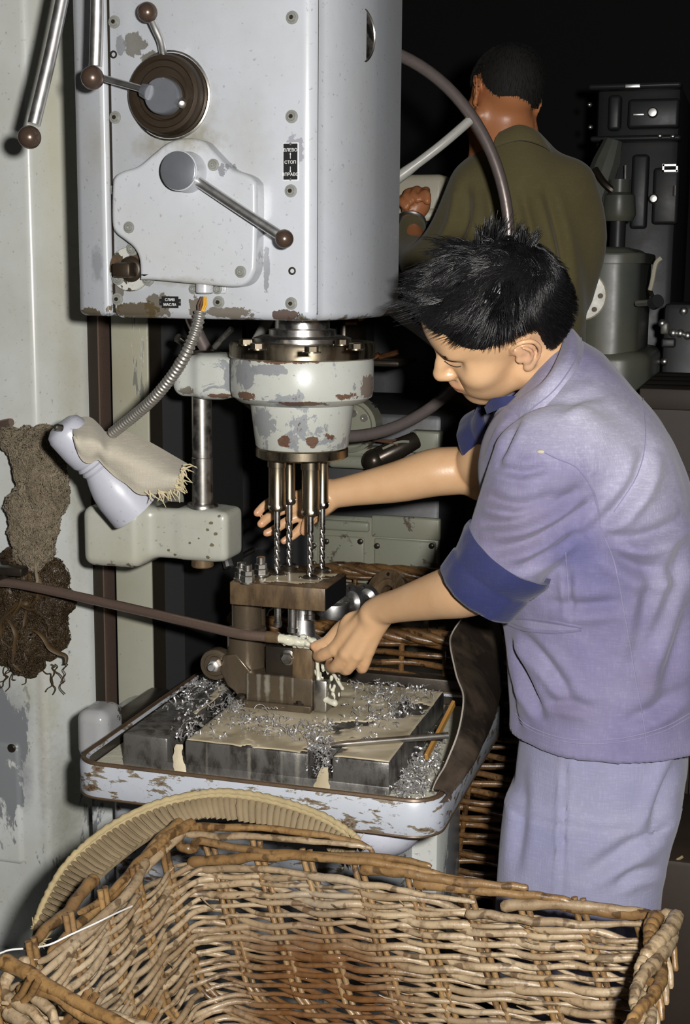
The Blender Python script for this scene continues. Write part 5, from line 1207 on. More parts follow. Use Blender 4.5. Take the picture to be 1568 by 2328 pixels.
# ------------------------------------------------------------------ swarf
sw = MB(); rs = random.Random(3)
def curl(c, L_, r, pitch, d, rr_, n=14):
    a, u, v = basis(d); ph = rs.uniform(0, 6); turns = L_/pitch
    sw.tube([c + a*(L_*(k/(n-1)-0.5)) + (u*math.cos(ph+turns*2*math.pi*k/(n-1)) + v*math.sin(ph+turns*2*math.pi*k/(n-1)))*r for k in range(n)], rr_, 3, flat=0.35)
def scatter(regions, z, hz_, count):
    tot = sum(r[4] for r in regions)
    for k in range(count):
        w_ = rs.uniform(0, tot)
        for (cx_, cy_, rx_, ry_, wt) in regions:
            if w_ < wt: break
            w_ -= wt
        x = rs.gauss(cx_, rx_*0.5); y = rs.gauss(cy_, ry_*0.5); q = P(x, y, Z=z)
        if z > 0.8 and not (xl+0.005 < q.x < xr-0.004 and 1.963 < q.y < 2.34): continue
        if z > 0.8 and (-0.82 < q.x < -0.68 and 2.13 < q.y < 2.26): continue
        q = q + Z0*(0.002+hz_*rs.random()**2); d_ = Vector((rs.gauss(0, 1), rs.gauss(0, 1), rs.gauss(0, 0.35)))
        t_ = rs.random()
        if t_ < 0.42: curl(q, rs.uniform(0.008, 0.022), rs.uniform(0.0010, 0.0022), rs.uniform(0.004, 0.008), d_, rs.uniform(0.0011, 0.0019), 16)
        elif t_ < 0.55: curl(q, rs.uniform(0.004, 0.012), rs.uniform(0.005, 0.010), 0.02, d_, 0.0012, 14)
        else:
            dn = d_.normalized()*rs.uniform(0.003, 0.008); sw.tube([q-dn, q+Z0*rs.uniform(0, 0.003), q+dn], [0.0004, rs.uniform(0.0011, 0.0024), 0.0005], 4, flat=0.5)
scatter([(550, 1610, 70, 38, 2.3), (470, 1560, 60, 22, 1.5), (400, 1590, 60, 40, 1.0), (880, 1555, 80, 40, 2.2), (900, 1600, 70, 40, 1.8), (830, 1640, 90, 40, 1.0), (700, 1665, 60, 26, 1.3), (590, 1650, 80, 30, 0.9), (450, 1655, 50, 50, 0.8), (960, 1560, 40, 40, 0.8), (800, 1540, 40, 20, 0.8)], ZT, 0.011, 1000)
scatter([(728, 1700, 30, 22, 1.0), (735, 1720, 22, 16, 0.5), (415, 1680, 20, 26, 0.4)], ZT+0.001, 0.010, 160)
scatter([(945, 1770, 50, 50, 1), (980, 1720, 30, 60, 0.7), (930, 1800, 50, 16, 0.7)], 0.760, 0.015, 420)
for k in range(26):
    q = P(rs.gauss(732, 14), rs.uniform(1705, 1760), Y=1.957); curl(q, rs.uniform(0.01, 0.02), 0.002, 0.006, Vector((rs.gauss(0, 0.5), -0.2, 1)), 0.0008)
sf = sw.build('metal_swarf', M['swarf'], None, 60)
tag(sf, 'curly silver metal swarf scattered over the machine table and tray', 'swarf', None, 'stuff')

# rod, stick and splash guard
rt = thing('steel_rod', P(860, 1688, Z=0.825), 'thin grey steel rod lying across the front of the table', 'rod')
a = P(722, 1700, Z=0.8195); b = P(770, 1692, Z=0.8195); c_ = P(1018, 1672, Z=0.8205)
MB().tube([a, b, b.lerp(c_, 0.05), c_], [0.0035, 0.0042, 0.0048, 0.0054], 12).build('rod', M['steel'], rt)
st_ = thing('wooden_stick', P(1000, 1660, Z=0.75), 'yellow wooden stick leaning in the tray beside the guard', 'stick')
a = P(968, 1722, Y=2.09); b = P(1031, 1598, Y=2.23); d_ = (b-a)
rot = d_.to_track_quat('Z', 'X').to_matrix().to_4x4()
MB().box((a+b)/2, (0.012, 0.006, d_.length), 0.0012, 1, rot).build('stick', M['wood'], st_)
gd = thing('splash_guard', P(1060, 1640, Y=2.15), 'wavy dark sheet splash guard standing on the right tray edge', 'splash guard')
A_ = ring3([(985, 1797, 1.93), (1000, 1765, 1.955), (1018, 1725, 1.985), (1045, 1660, 2.03), (1055, 1580, 2.09), (1038, 1530, 2.15), (1025, 1470, 2.22), (1031, 1432, 2.28), (1070, 1385, 2.34)])
B_ = ring3([(1000, 1828, 1.915), (1030, 1790, 1.955), (1055, 1750, 2.0), (1080, 1715, 2.05), (1106, 1660, 2.13), (1126, 1610, 2.22), (1138, 1540, 2.30), (1138, 1450, 2.37), (1112, 1388, 2.40)])
A_ = catmull(A_, 5); B_ = catmull(B_, 5); rws = []
for k in range(9):
    t_ = k/8; rws.append([a.lerp(b, t_) + Vector((0.02, 0.01, 0))*math.sin(math.pi*t_)*0.8 + Vector((0, 0, 0.003))*math.sin(i*0.5+k*0.9) for i, (a, b) in enumerate(zip(A_, B_))])
MB().grid(rws, 0.004).build('guard_sheet', M['rubber'], gd, 70)
MB().tube([p_+Vector((-0.001, -0.002, 0)) for p_ in rws[0]], 0.0015, 6).build('guard_edge', M['guardedge'], gd)

# ------------------------------------------------------------------ cotton waste hanging at the left
def waste(name, label, blobs, mats, n, seed, rope):
    t = thing(name, np.mean([b[0] for b in blobs], 0), label, 'rag'); rg = np.random.default_rng(seed)
    pr_ = [EL(c, np.array(r)*0.92, None, 0.02) for c, r in blobs]
    V, Fq = sdf_mesh(pr_, 0.005); N = vnormals(V, Fq)
    V = V + N*(np.abs(wob(V*np.array([1, 1, 0.55]), 62, seed))*0.020 + wob(V, 190, seed+1)*0.005 - 0.006)[:, None]
    mesh_np('wad', V, Fq, M[mats[0]], t)
    VV, FF, off = [], [], 0; tree = BVHTree.FromPolygons([Vector(v) for v in V], [tuple(f) for f in Fq])
    for k in range(n):
        i_ = rg.integers(len(V)); p_ = V[i_]
        if N[i_][1] > 0.5: continue
        ns = 13; dr_ = rg.normal(0, 1, 3); st = rg.uniform(0.003, 0.0075); lift = rg.uniform(0.0002, 0.004); pts = [p_+N[i_]*lift]
        for i in range(ns-1):
            dr_ = dr_*0.85 + rg.normal(0, 0.6, 3) + np.array([0, 0, -0.25]); dr_ /= np.linalg.norm(dr_)+1e-9
            h_ = tree.find_nearest(Vector(pts[-1] + dr_*st)); pts.append(np.array(h_[0]) + np.array(h_[1])*(lift+0.003*abs(math.sin(i*0.9+k))))
        pts = np.array(pts); rad = rg.uniform(0.0003, 0.0011)*(1.8 if rg.random() < 0.12 else 1)*np.concatenate([[0.4], np.ones(ns-2), [0.3]])
        tv = np.gradient(pts, axis=0); tv /= np.linalg.norm(tv, axis=1)[:, None]+1e-9
        a_ = np.cross(tv, [0.3, 0.5, 0.81]); a_ /= np.linalg.norm(a_, axis=1)[:, None]+1e-9; b_ = np.cross(tv, a_)
        ring = np.stack([a_, -0.5*a_+0.87*b_, -0.5*a_-0.87*b_], 1)
        VV.append((pts[:, None]+ring*rad[:, None, None]).reshape(-1, 3))
        i = np.arange(ns-1)[:, None]*3; j = np.arange(3)[None]; j2 = (j+1) % 3
        FF.append((np.stack([i+j, i+j2, i+3+j2, i+3+j], -1).reshape(-1, 4))+off); off += ns*3
    o = mesh_np('threads', np.concatenate(VV), np.concatenate(FF), M[mats[0]], t); o['kind'] = 'stuff'
    return t
def blob(x, y, Y, rx, rz, ry=0.035): 
    k = 1.0/1330; return (W(x, y, Y), (rx*k, ry, rz*k))
rgb = random.Random(17)
def cluster(n, fx, y0, y1, Y, r0, r1):
    out = []
    for k in range(n):
        t_ = (k+0.5)/n; y = y0+(y1-y0)*t_; xc, hw = fx(t_); r = rgb.uniform(r0, r1)*(1-0.3*t_)
        out.append(blob(xc+rgb.uniform(-hw, hw), y+rgb.uniform(-12, 12), Y+rgb.uniform(-0.012, 0.012), r*rgb.uniform(0.8, 1.1), r*rgb.uniform(0.9, 1.5), rgb.uniform(0.016, 0.032)))
    return out
u1 = waste('cotton_waste', 'pale tangled bundle of dry cotton waste hanging on the column', cluster(46, lambda t: (70+18*math.sin(t*3.2), 50-24*t), 1000, 1262, 2.335, 22, 40) + [blob(82, 1275, 2.325, 10, 26, 0.012)], ['waste'], 5600, 4, None)
u2 = waste('oily_cotton_waste', 'dark brown oily cotton waste hanging below the coolant pipe', cluster(44, lambda t: (62+22*math.sin(t*2.2), 66-12*t), 1290, 1500, 2.345, 26, 44), ['wasteoil'], 4200, 9, None)
sx = MB()
for k in range(9):
    rg = random.Random(k+40); x, y = rg.uniform(10, 130), rg.uniform(1300, 1450); pts = []
    d_ = rg.uniform(0, 6.3)
    for i in range(7): pts.append(P(x, y, Y=2.312-0.006*math.sin(i))); d_ += rg.uniform(-0.9, 0.9); x += 20*math.cos(d_); y += 14*math.sin(d_)+8; x = min(max(x, -10), 150)
    sx.tube(catmull(pts, 4), [0.003+0.004*math.sin(math.pi*i/24) for i in range(25)], 8, flat=0.5)
sx.build('cloth_strips', M['wasteoil2'], u2, 60)
m = MB()
for k in range(10):
    rg = random.Random(k); x, y = rg.uniform(-10, 150), 1510; pts = [P(x, y, Y=2.35)]
    for i in range(8): x += rg.uniform(-12, 12); y += rg.uniform(0, 14); pts.append(P(x, y, Y=2.36))
    m.tube(catmull(pts, 3), 0.0011, 5)
o = m.build('loose_threads', M['wasteoil'], u2, 60); o['kind'] = 'stuff'
m = MB(); pts = catmull([P(80, 1270, Y=2.32), P(84, 1320, Y=2.285), P(82, 1345, Y=2.30), P(88, 1335, Y=2.31)], 6)
m.tube([p_+Vector((0.001*math.sin(i*1.3), 0, 0.001*math.cos(i))) for i, p_ in enumerate(pts)], 0.0032, 8); m.build('tie', M['waste'], u1)

# ------------------------------------------------------------------ wicker baskets
M['wick'] = wicker('willow', ((0.34, 0.262, 0.165), (0.235, 0.165, 0.092), (0.095, 0.055, 0.024), (0.26, 0.225, 0.175)), 0.42, None)
M['wickwet'] = wicker('willow_wet', ((0.35, 0.27, 0.17), (0.24, 0.168, 0.095), (0.10, 0.058, 0.026), (0.27, 0.235, 0.18)), 0.42, (tuple(P(770, 2265, Z=0.60)-Vector((-0.40, 1.40, 0))), 0.17))
M['rimwick'] = wicker('willow_rim', ((0.23, 0.135, 0.052), (0.14, 0.075, 0.027), (0.055, 0.028, 0.011), (0.20, 0.14, 0.075)), 0.38)
M['darkwick'] = wicker('willow_dark', ((0.20, 0.10, 0.034), (0.11, 0.055, 0.02), (0.03, 0.017, 0.008), (0.075, 0.052, 0.03)), 0.32)
rb = random.Random(21)
bk = thing('wicker_basket', (-0.40, 1.40, 0.0), 'large open wicker basket in the front with oil-soaked patch inside', 'basket')
ZR = 0.805; C_bl = Vector((-0.700, 1.630)); C_br = Vector((-0.058, 1.565)); C_fl = Vector((-0.752, 1.215)); C_fr = Vector((-0.075, 1.13))
def wall_path(shrink, r=0.055):
    """plan of the walls: front left, back left, back right, front right"""
    cen = (C_bl+C_br+C_fl+C_fr)/4
    def sh(c): return cen + (c-cen)*(1-shrink)
    fl2, bl2, br2, fr2 = sh(C_fl), sh(C_bl), sh(C_br), sh(C_fr)
    d1 = (bl2-fl2).normalized(); d2 = (br2-bl2).normalized(); d3 = (fr2-br2).normalized()
    pts = [fl2, bl2-d1*r]
    for k in range(1, 6):
        t_ = k/6; a = bl2-d1*r; b = bl2; c = bl2+d2*r; pts.append(a*(1-t_)**2+b*2*t_*(1-t_)+c*t_*t_)
    pts.append(bl2+d2*r); r2 = 0.03
    pts += [br2-d2*r2]
    for k in range(1, 4):
        t_ = k/4; a = br2-d2*r2; b = br2; c = br2+d3*r2; pts.append(a*(1-t_)**2+b*2*t_*(1-t_)+c*t_*t_)
    d4 = (fl2-fr2).normalized(); pts += [br2+d3*r2, fr2-d3*r2, fr2+d4*r2, fl2-d4*r2, fl2-d4*0.008]
    return pts
def sample(pts, step):
    L_ = [0]
    for a, b in zip(pts, pts[1:]): L_.append(L_[-1]+(b-a).length)
    out = []; n = int(L_[-1]/step)
    for k in range(n+1):
        s_ = L_[-1]*k/n; i = 0
        while i < len(L_)-2 and L_[i+1] < s_: i += 1
        t_ = (s_-L_[i])/max(1e-9, L_[i+1]-L_[i]); p_ = pts[i].lerp(pts[i+1], t_); d_ = (pts[i+1]-pts[i]).normalized()
        out.append((p_, Vector((-d_.y, d_.x)), s_))
    return out
# profile of the wall: depth down the wall -> (shrink, height)
def prof(v):
    if v < 0.20: return 0.0 + 0.10*v/0.20, ZR - v*0.97
    w_ = v-0.20; a = min(w_/0.10, 1.0)
    return 0.10 + 0.19*a + max(0, w_-0.10)*2.0, ZR-0.194-0.045*math.sin(a*math.pi/2)
STEP = 0.0715
def weaver(v, k, ph, r, A, B):
    """one rod of a twined pair: it winds round its partner, crossing between the stakes"""
    sh_, z = prof(v); pts = []; nz = rb.uniform(0, 100); floor_ = v > 0.23
    for p_, n_, s_ in sample(wall_path(sh_), 0.0125):
        th = math.pi*s_/STEP + ph; a = math.sin(th)*A; b = math.cos(th)*B
        if floor_: a, b = b*1.1, a*0.8
        zz = z + b + mnoise.noise(Vector((s_*7, nz, 0)))*0.0042 + mnoise.noise(Vector((s_*23, nz, 4)))*0.0022
        off_ = n_*(a + mnoise.noise(Vector((s_*14, nz, 9)))*0.0016)
        pts.append(Vector((p_.x+off_.x, p_.y+off_.y, zz)))
    i = 0; i = -rb.randint(0, 50)
    while i < len(pts)-5:
        L_ = rb.randint(80, 130); run = pts[max(0, i-1):i+L_+3]; i += L_
        if len(run) < 5: continue
        n = len(run); r0 = r*rb.uniform(0.72, 1.22); flip = rb.random() < 0.5
        rr_ = [r0*(0.72+0.42*(t_/(n-1) if flip else 1-t_/(n-1)))*(1+0.16*mnoise.noise(Vector((t_*0.45, nz, 2)))) for t_ in range(n)]
        rr_[0] *= 0.6; rr_[-1] *= 0.6
        yield run, rr_
count = 0; row = 0; v = 0.034
while v < 0.60:
    pitch = (0.0150 if v < 0.12 else 0.0135 if v < 0.2 else 0.0135)*rb.uniform(0.88, 1.12)
    r = 0.0046 if v < 0.12 else 0.0042
    if v < 0.055: pitch *= 0.8; r = 0.0040
    for ph in (0, math.pi):
        for run, rr_ in weaver(v, row, ph + row*0.35 + rb.uniform(-0.15, 0.15), r, 0.0060, 0.0050):
            MB().tube(run, rr_, 6).build('weaver', M['wickwet'], bk, 80); count += 1
    row += 1; v += pitch
print('weavers', count)
# stakes (pairs) standing between the weavers
ns_ = len(sample(wall_path(0), STEP))
for k in range(ns_):
    for dd in (-0.0052, 0.0052):
        pts = []
        for v in [-0.008+i*0.02 for i in range(22)]:
            sh_, z = prof(max(v, 0)); z = z if v >= 0 else ZR-v
            S_ = sample(wall_path(sh_), 0.01); L_ = S_[-1][2]; s_ = (k+0.5)*STEP*(L_/(ns_*STEP)) if False else min((k+0.0)*STEP+dd, L_-0.001)
            j = min(int(s_/L_*(len(S_)-1)), len(S_)-1); p_, n_, _ = S_[j]; d_ = Vector((n_.y, -n_.x)); q = p_ + d_*(s_-_)
            pts.append(Vector((q.x, q.y, z)))
        MB().tube(pts, 0.0042, 6).build('stake', M['rimwick'], bk, 80)
# rim: long rods twisted along the top
def rim_rod(side_pts, r, mat='rimwick', name='rim_rod', rough_=0.05):
    c_ = catmull(side_pts, 8); nz = rb.uniform(0, 50); n = len(c_)
    rr_ = [r*(1+rough_*4*mnoise.noise(Vector((i*0.35, nz, 0))))*(1 if 0 < i < n-1 else 0.7)*(0.55+0.5*(1-i/n)) for i in range(n)]
    return MB().tube([p_+Vector((0, 0, 0.003*mnoise.noise(Vector((i*0.3, nz, 7))))) for i, p_ in enumerate(c_)], rr_, 9).build(name, M[mat], bk, 60)
def R3(lst): return [P(x, y, Y=Y) for x, y, Y in lst]
rim_rod(R3([(415, 1878, 1.625), (520, 1880, 1.62), (640, 1888, 1.618), (760, 1905, 1.612), (835, 1925, 1.61), (850, 1955, 1.612)]), 0.0056)
rim_rod(R3([(425, 1898, 1.612), (560, 1902, 1.606), (700, 1912, 1.60), (800, 1921, 1.60), (846, 1928, 1.606)]), 0.0052, 'wick')
rim_rod(R3([(405, 1900, 1.62), (412, 1925, 1.60), (440, 1930, 1.60), (455, 1912, 1.60), (560, 1932, 1.60), (700, 1942, 1.597), (900, 1952, 1.59), (980, 1972, 1.585)]), 0.0066)
rim_rod(R3([(430, 1960, 1.605), (520, 1953, 1.60), (640, 1945, 1.598), (760, 1952, 1.59), (900, 1968, 1.588), (1000, 1990, 1.585), (1070, 2005, 1.585)]), 0.0070)
rim_rod(R3([(820, 1975, 1.592), (920, 1984, 1.586), (1020, 2002, 1.58), (1120, 2012, 1.578), (1200, 2018, 1.578)]), 0.0075)
rim_rod(R3([(940, 2006, 1.588), (1060, 2022, 1.58), (1200, 2034, 1.574), (1290, 2050, 1.572), (1332, 2062, 1.572)]), 0.0068)
rim_rod(R3([(1140, 2058, 1.576), (1260, 2056, 1.572), (1380, 2064, 1.568), (1460, 2072, 1.562), (1490, 2078, 1.558)]), 0.0070, 'wick')
rim_rod(R3([(1180, 2044, 1.582), (1300, 2060, 1.575), (1420, 2078, 1.565), (1480, 2079, 1.556), (1520, 2092, 1.545), (1532, 2120, 1.53), (1525, 2160, 1.50)]), 0.0075)
rim_rod(R3([(1060, 2075, 1.57), (1160, 2088, 1.565), (1280, 2098, 1.56), (1380, 2102, 1.558), (1470, 2100, 1.555)]), 0.0062, 'wick')
rim_rod(R3([(700, 1990, 1.60), (820, 2008, 1.592), (940, 2030, 1.585), (1080, 2050, 1.58)]), 0.0055, 'wick')
rim_rod(R3([(460, 1975, 1.612), (600, 1975, 1.60), (740, 1995, 1.597), (860, 2022, 1.59)]), 0.0050, 'wick')
# left side rods
rim_rod(R3([(410, 1868, 1.625), (345, 1930, 1.56), (285, 2005, 1.49), (215, 2065, 1.42), (150, 2130, 1.35), (112, 2170, 1.31)]), 0.0086)
rim_rod(R3([(440, 1872, 1.63), (380, 1905, 1.585), (310, 1965, 1.515), (240, 2040, 1.44), (180, 2075, 1.38)]), 0.0072)
rim_rod(R3([(215, 2000, 1.45), (190, 2025, 1.42), (150, 2075, 1.37), (95, 2120, 1.32), (72, 2162, 1.29)]), 0.0088)
rim_rod(R3([(330, 1955, 1.53), (300, 2020, 1.47), (230, 2085, 1.40), (160, 2140, 1.34), (90, 2190, 1.28)]), 0.0070, 'wick')
rim_rod(R3([(420, 1885, 1.62), (330, 1975, 1.53), (270, 2050, 1.45), (160, 2160, 1.33), (60, 2240, 1.25)]), 0.0075, 'wick')
# front left corner: thick braid turning along the front
rim_rod(R3([(5, 2185, 1.25), (60, 2212, 1.235), (140, 2258, 1.21), (240, 2310, 1.185), (330, 2350, 1.16)]), 0.0090)
rim_rod(R3([(60, 2190, 1.27), (20, 2215, 1.245), (12, 2262, 1.225), (70, 2300, 1.205), (110, 2345, 1.19)]), 0.0080, 'wick')
rim_rod(R3([(45, 2250, 1.235), (120, 2262, 1.215), (190, 2310, 1.195), (260, 2340, 1.18)]), 0.0072)
rim_rod(R3([(75, 2262, 1.228), (115, 2300, 1.205), (130, 2340, 1.19)]), 0.0070, 'wick')
rim_rod(R3([(20, 2300, 1.22), (60, 2330, 1.20), (120, 2370, 1.18)]), 0.0090, 'wick')
rim_rod(R3([(140, 2275, 1.22), (220, 2305, 1.20), (320, 2330, 1.18), (400, 2370, 1.16)]), 0.0080, 'wick')
# right side: plaited border
for k, (ph, r) in enumerate(((0, 0.0088), (2.1, 0.0085), (4.2, 0.0085), (1.0, 0.0075), (3.2, 0.0075))):
    pts = []
    for i in range(15):
        t_ = i/14; x = 1512-70*t_+26*math.cos(ph+t_*7.5+0.4*k); y = 2080+290*t_; Yq = 1.552-0.30*t_-0.018*math.sin(ph+t_*7.5)
        pts.append(P(x, y, Y=Yq))
    rim_rod(pts, r, 'rimwick' if k % 2 else 'wick')
for k in range(7):
    t_ = k/6; m_ = R3([(1490-55*t_, 2105+230*t_, 1.535-0.25*t_), (1515-60*t_, 2125+230*t_, 1.515-0.25*t_), (1530-60*t_, 2160+230*t_, 1.50-0.25*t_), (1535-62*t_, 2210+220*t_, 1.49-0.25*t_)])
    rim_rod(m_, 0.0058, 'wick' if k % 3 else 'rimwick')
# frayed twig ends
m = MB()
for k in range(60):
    sh_, z = prof(rb.uniform(0.0, 0.35)); S_ = sample(wall_path(sh_), 0.01); p_, n_, _ = rb.choice(S_[:-20]); q = Vector((p_.x-n_.x*-0.0, p_.y, z)); inn = -Vector((n_.x, n_.y, 0))
    d_ = Vector((rb.uniform(-1, 1), rb.uniform(-0.6, 0), rb.uniform(-0.8, 0.8))).normalized()*rb.uniform(0.01, 0.03)
    m.tube([q+inn*0.006, q+inn*0.011+d_*0.5, q+inn*0.012+d_], [0.0014, 0.0012, 0.0007], 5)
o = m.build('twig_ends', M['wick'], bk, 80); o['kind'] = 'stuff'
MB().prism([(p_.x, p_.y) for p_ in wall_path(0.3)], (0, 0, 0.553), X0, Y0, 0.004).build('basket_bottom', M['darkwick'], bk)
bx = thing('wooden_crate', (-0.4, 1.42, 0), 'plain wooden crate standing under the front wicker basket', 'crate')
for k in range(5):
    MB().bb((-0.66, 1.20, 0.002+0.11*k), (-0.12, 1.215, 0.10+0.11*k), 0.002).build('plank', M['wood'], bx); MB().bb((-0.66, 1.545, 0.002+0.11*k), (-0.12, 1.56, 0.10+0.11*k), 0.002).build('plank', M['wood'], bx)
    MB().bb((-0.66, 1.215, 0.002+0.11*k), (-0.645, 1.545, 0.10+0.11*k), 0.002).build('plank', M['wood'], bx); MB().bb((-0.135, 1.215, 0.002+0.11*k), (-0.12, 1.545, 0.10+0.11*k), 0.002).build('plank', M['wood'], bx)
MB().bb((-0.645, 1.215, 0.525), (-0.135, 1.545, 0.54)).build('crate_top', M['wood'], bx)

# ribbed straw band arched behind the basket
sb = thing('straw_band', P(80, 2120, Y=1.56), 'coarse ribbed straw band arched behind the front wicker basket', 'straw band')
outer = catmull(R3([(78, 2112, 1.50), (100, 2055, 1.53), (140, 1985, 1.575), (195, 1928, 1.61), (265, 1878, 1.65), (350, 1838, 1.68), (430, 1818, 1.70), (500, 1810, 1.71), (580, 1818, 1.715), (660, 1838, 1.715), (730, 1864, 1.71), (790, 1900, 1.70), (812, 1922, 1.69)]), 12)
inner = catmull(R3([(92, 2140, 1.48), (150, 2075, 1.51), (205, 2015, 1.55), (255, 1970, 1.59), (320, 1920, 1.63), (390, 1880, 1.665), (450, 1862, 1.68), (510, 1864, 1.695), (580, 1872, 1.70), (650, 1890, 1.70), (715, 1915, 1.70), (760, 1940, 1.69), (790, 1952, 1.68)]), 12)
rws = [[a.lerp(b, k/4) + Vector((0, 0.006, 0))*(1 if True else 0) for a, b in zip(outer, inner)] for k in range(5)]
MB().grid(rws, -0.004).build('band_backing', M['straw'], sb, 70)
nO = len(outer)
for i in np.linspace(1, nO-2, 66):
    k = int(i); t_ = i-k; a = outer[k].lerp(outer[k+1], t_); b = inner[k].lerp(inner[k+1], t_); j_ = Vector((rb.uniform(-1, 1)*0.0008, rb.uniform(-1, 1)*0.001, 0))
    MB().tube([a.lerp(b, 0.06)+j_, a.lerp(b, 0.35)+Vector((0, -0.003, 0.001))+j_, a.lerp(b, 0.7)+Vector((0, -0.0025, 0))+j_, a.lerp(b, rb.uniform(0.94, 1.02))+j_], [0.0040, 0.0048, 0.0046, 0.0038], 6, flat=0.6).build('rib', M['straw'], sb, 80)
for dz, r in ((0.0, 0.0052), (0.0055, 0.0046)):
    MB().tube([p_+Vector((0, 0.004, dz+0.0008*math.sin(i*1.9))) for i, p_ in enumerate(outer)], [r*(1+0.10*math.sin(i*2.3)+0.06*math.sin(i*0.9)) for i in range(nO)], 8).build('band_edge', M['strawedge'], sb, 80)
m = MB()
for k in range(90):
    e = rb.choice([outer[-1], inner[-1], outer[-4], inner[-6], outer[0], inner[0]]); d_ = Vector((rb.uniform(-0.3, 1), rb.uniform(-0.6, 0.2), rb.uniform(-0.9, 0.5))).normalized()*rb.uniform(0.006, 0.018)
    m.tube([e, e+d_*0.6, e+d_], [0.0014, 0.001, 0.0005], 4)
o = m.build('loose_straw', M['strawedge'], sb); o['kind'] = 'stuff'
# white string across the basket's left rim
ss = thing('white_string', P(120, 2120, Y=1.36), 'thin white string trailing over the left rim of the basket', 'string')
MB().tube(catmull(R3([(-10, 2172, 1.30), (20, 2160, 1.30), (60, 2156, 1.30), (110, 2148, 1.29), (160, 2125, 1.31), (215, 2100, 1.345), (260, 2078, 1.38), (300, 2060, 1.42)]), 8), 0.0011, 6).build('string', M['string'], ss)

# ------------------------------------------------------------------ second basket behind the table with finished parts
b2 = thing('wicker_basket', (-0.62, 2.75, 0.0), 'dark oily wicker basket of metal parts standing behind the table', 'basket')
Z2 = 0.852
def plan2(sh): 
    c_ = Vector((-0.62, 2.80)); L_ = [Vector((-0.98, 2.53)), Vector((-0.36, 2.53)), Vector((-0.30, 2.60)), Vector((-0.30, 3.02)), Vector((-0.38, 3.08)), Vector((-0.92, 3.08)), Vector((-0.99, 3.0)), Vector((-0.99, 2.60)), Vector((-0.98, 2.53))]
    return [c_+(p_-c_)*(1-sh) for p_ in L_]
row = 0; z = Z2-0.01
while z > 0.06:
    sh_ = 0.18*(Z2-z)/Z2; pts = []; nz = rb.uniform(0, 99)
    for p_, n_, s_ in sample(plan2(sh_), 0.03):
        a = math.sin(math.pi*s_/0.085+math.pi*row)*0.009; pts.append(Vector((p_.x+n_.x*a, p_.y+n_.y*a, z+mnoise.noise(Vector((s_*9, nz, 0)))*0.006)))
    if row < 46: MB().tube(pts, [0.0065*(1+0.25*mnoise.noise(Vector((i*0.2, nz, 3)))) for i in range(len(pts))], 6).build('weaver', M['darkwick'], b2, 80)
    row += 1; z -= 0.019*rb.uniform(0.9, 1.1)
for s_ in range(24):
    S0 = sample(plan2(0), 0.085); S1 = sample(plan2(0.18), 0.085); k = s_ % len(S0); k1 = min(int(k*len(S1)/len(S0)), len(S1)-1)
    MB().tube([Vector((*S1[k1][0], 0.03)), Vector((*S0[k][0], Z2+0.01))], 0.006, 6).build('stake', M['darkwick'], b2, 80)
for k in range(4):
    pts = [Vector((p_.x+n_.x*0.008*math.cos(s_*30+k*1.6), p_.y+n_.y*0.008*math.cos(s_*30+k*1.6), Z2+0.008+0.009*math.sin(s_*30+k*1.6))) for p_, n_, s_ in sample(plan2(0), 0.02)]
    MB().tube(pts, 0.0085, 7).build('rim_rod', M['darkwick'], b2, 80)
MB().prism([(p_.x, p_.y) for p_ in plan2(0.04)[:-1]], (0, 0, 0.775), X0, Y0, 0.01).build('load_board', M['dark'], b2)
def ring_part(x, y, Y, axis, R, r_in, h, label, mat='steel'):
    q = P(x, y, Y=Y); t = thing('turned_part', q, label, 'metal part', 'turned parts in the far basket'); ax_ = Vector(axis).normalized()
    m = MB().lathe(q, ax_, [(r_in, 0), (R*0.8, 0), (R*0.8, h*0.4), (R, h*0.42), (R, h*0.96), (R*0.97, h), (R*0.6, h), (R*0.58, h*0.8), (r_in, h*0.8), (r_in, 0)], 36); m.build('body', M[mat], t)
    for k in range(3):
        a, u, v_ = basis(ax_); t_ = 2*math.pi*k/3+0.6; c = q+ax_*h+(u*math.cos(t_)+v_*math.sin(t_))*R*0.78; MB().cyl(c-ax_*0.001, c+ax_*0.0006, R*0.09, n=10).build('hole', M['dark'], t)
    return t
ring_part(893, 1352, 2.96, (-0.35, -1, 0.45), 0.051, 0.016, 0.034, 'brown flanged ring standing against the far basket rim', 'jigplate')
ring_part(812, 1378, 2.86, (0.75, -0.5, 0.7), 0.031, 0.009, 0.048, 'bright short steel cylinder lying beside the jig plate', 'chrome')
ring_part(775, 1372, 2.76, (0.85, -0.4, 0.25), 0.039, 0.012, 0.034, 'bright ribbed steel collar tilted behind the jig plate', 'chrome')
ring_part(757, 1412, 2.64, (0.05, -0.15, 1), 0.034, 0.012, 0.046, 'upright bright steel hub behind the drilling hand', 'chrome')
ring_part(935, 1440, 2.74, (0.3, -0.7, -0.8), 0.040, 0.014, 0.030, 'dull upturned steel ring under the worker\'s forearm', 'steel')
ring_part(985, 1425, 2.80, (0.8, -0.6, 0.3), 0.036, 0.012, 0.028, 'dull steel ring at the right end of the far basket', 'jigplate')
ring_part(850, 1410, 2.80, (-0.2, -0.5, 1), 0.042, 0.014, 0.030, 'dark steel ring lying flat behind the worker\'s hand', 'steel')

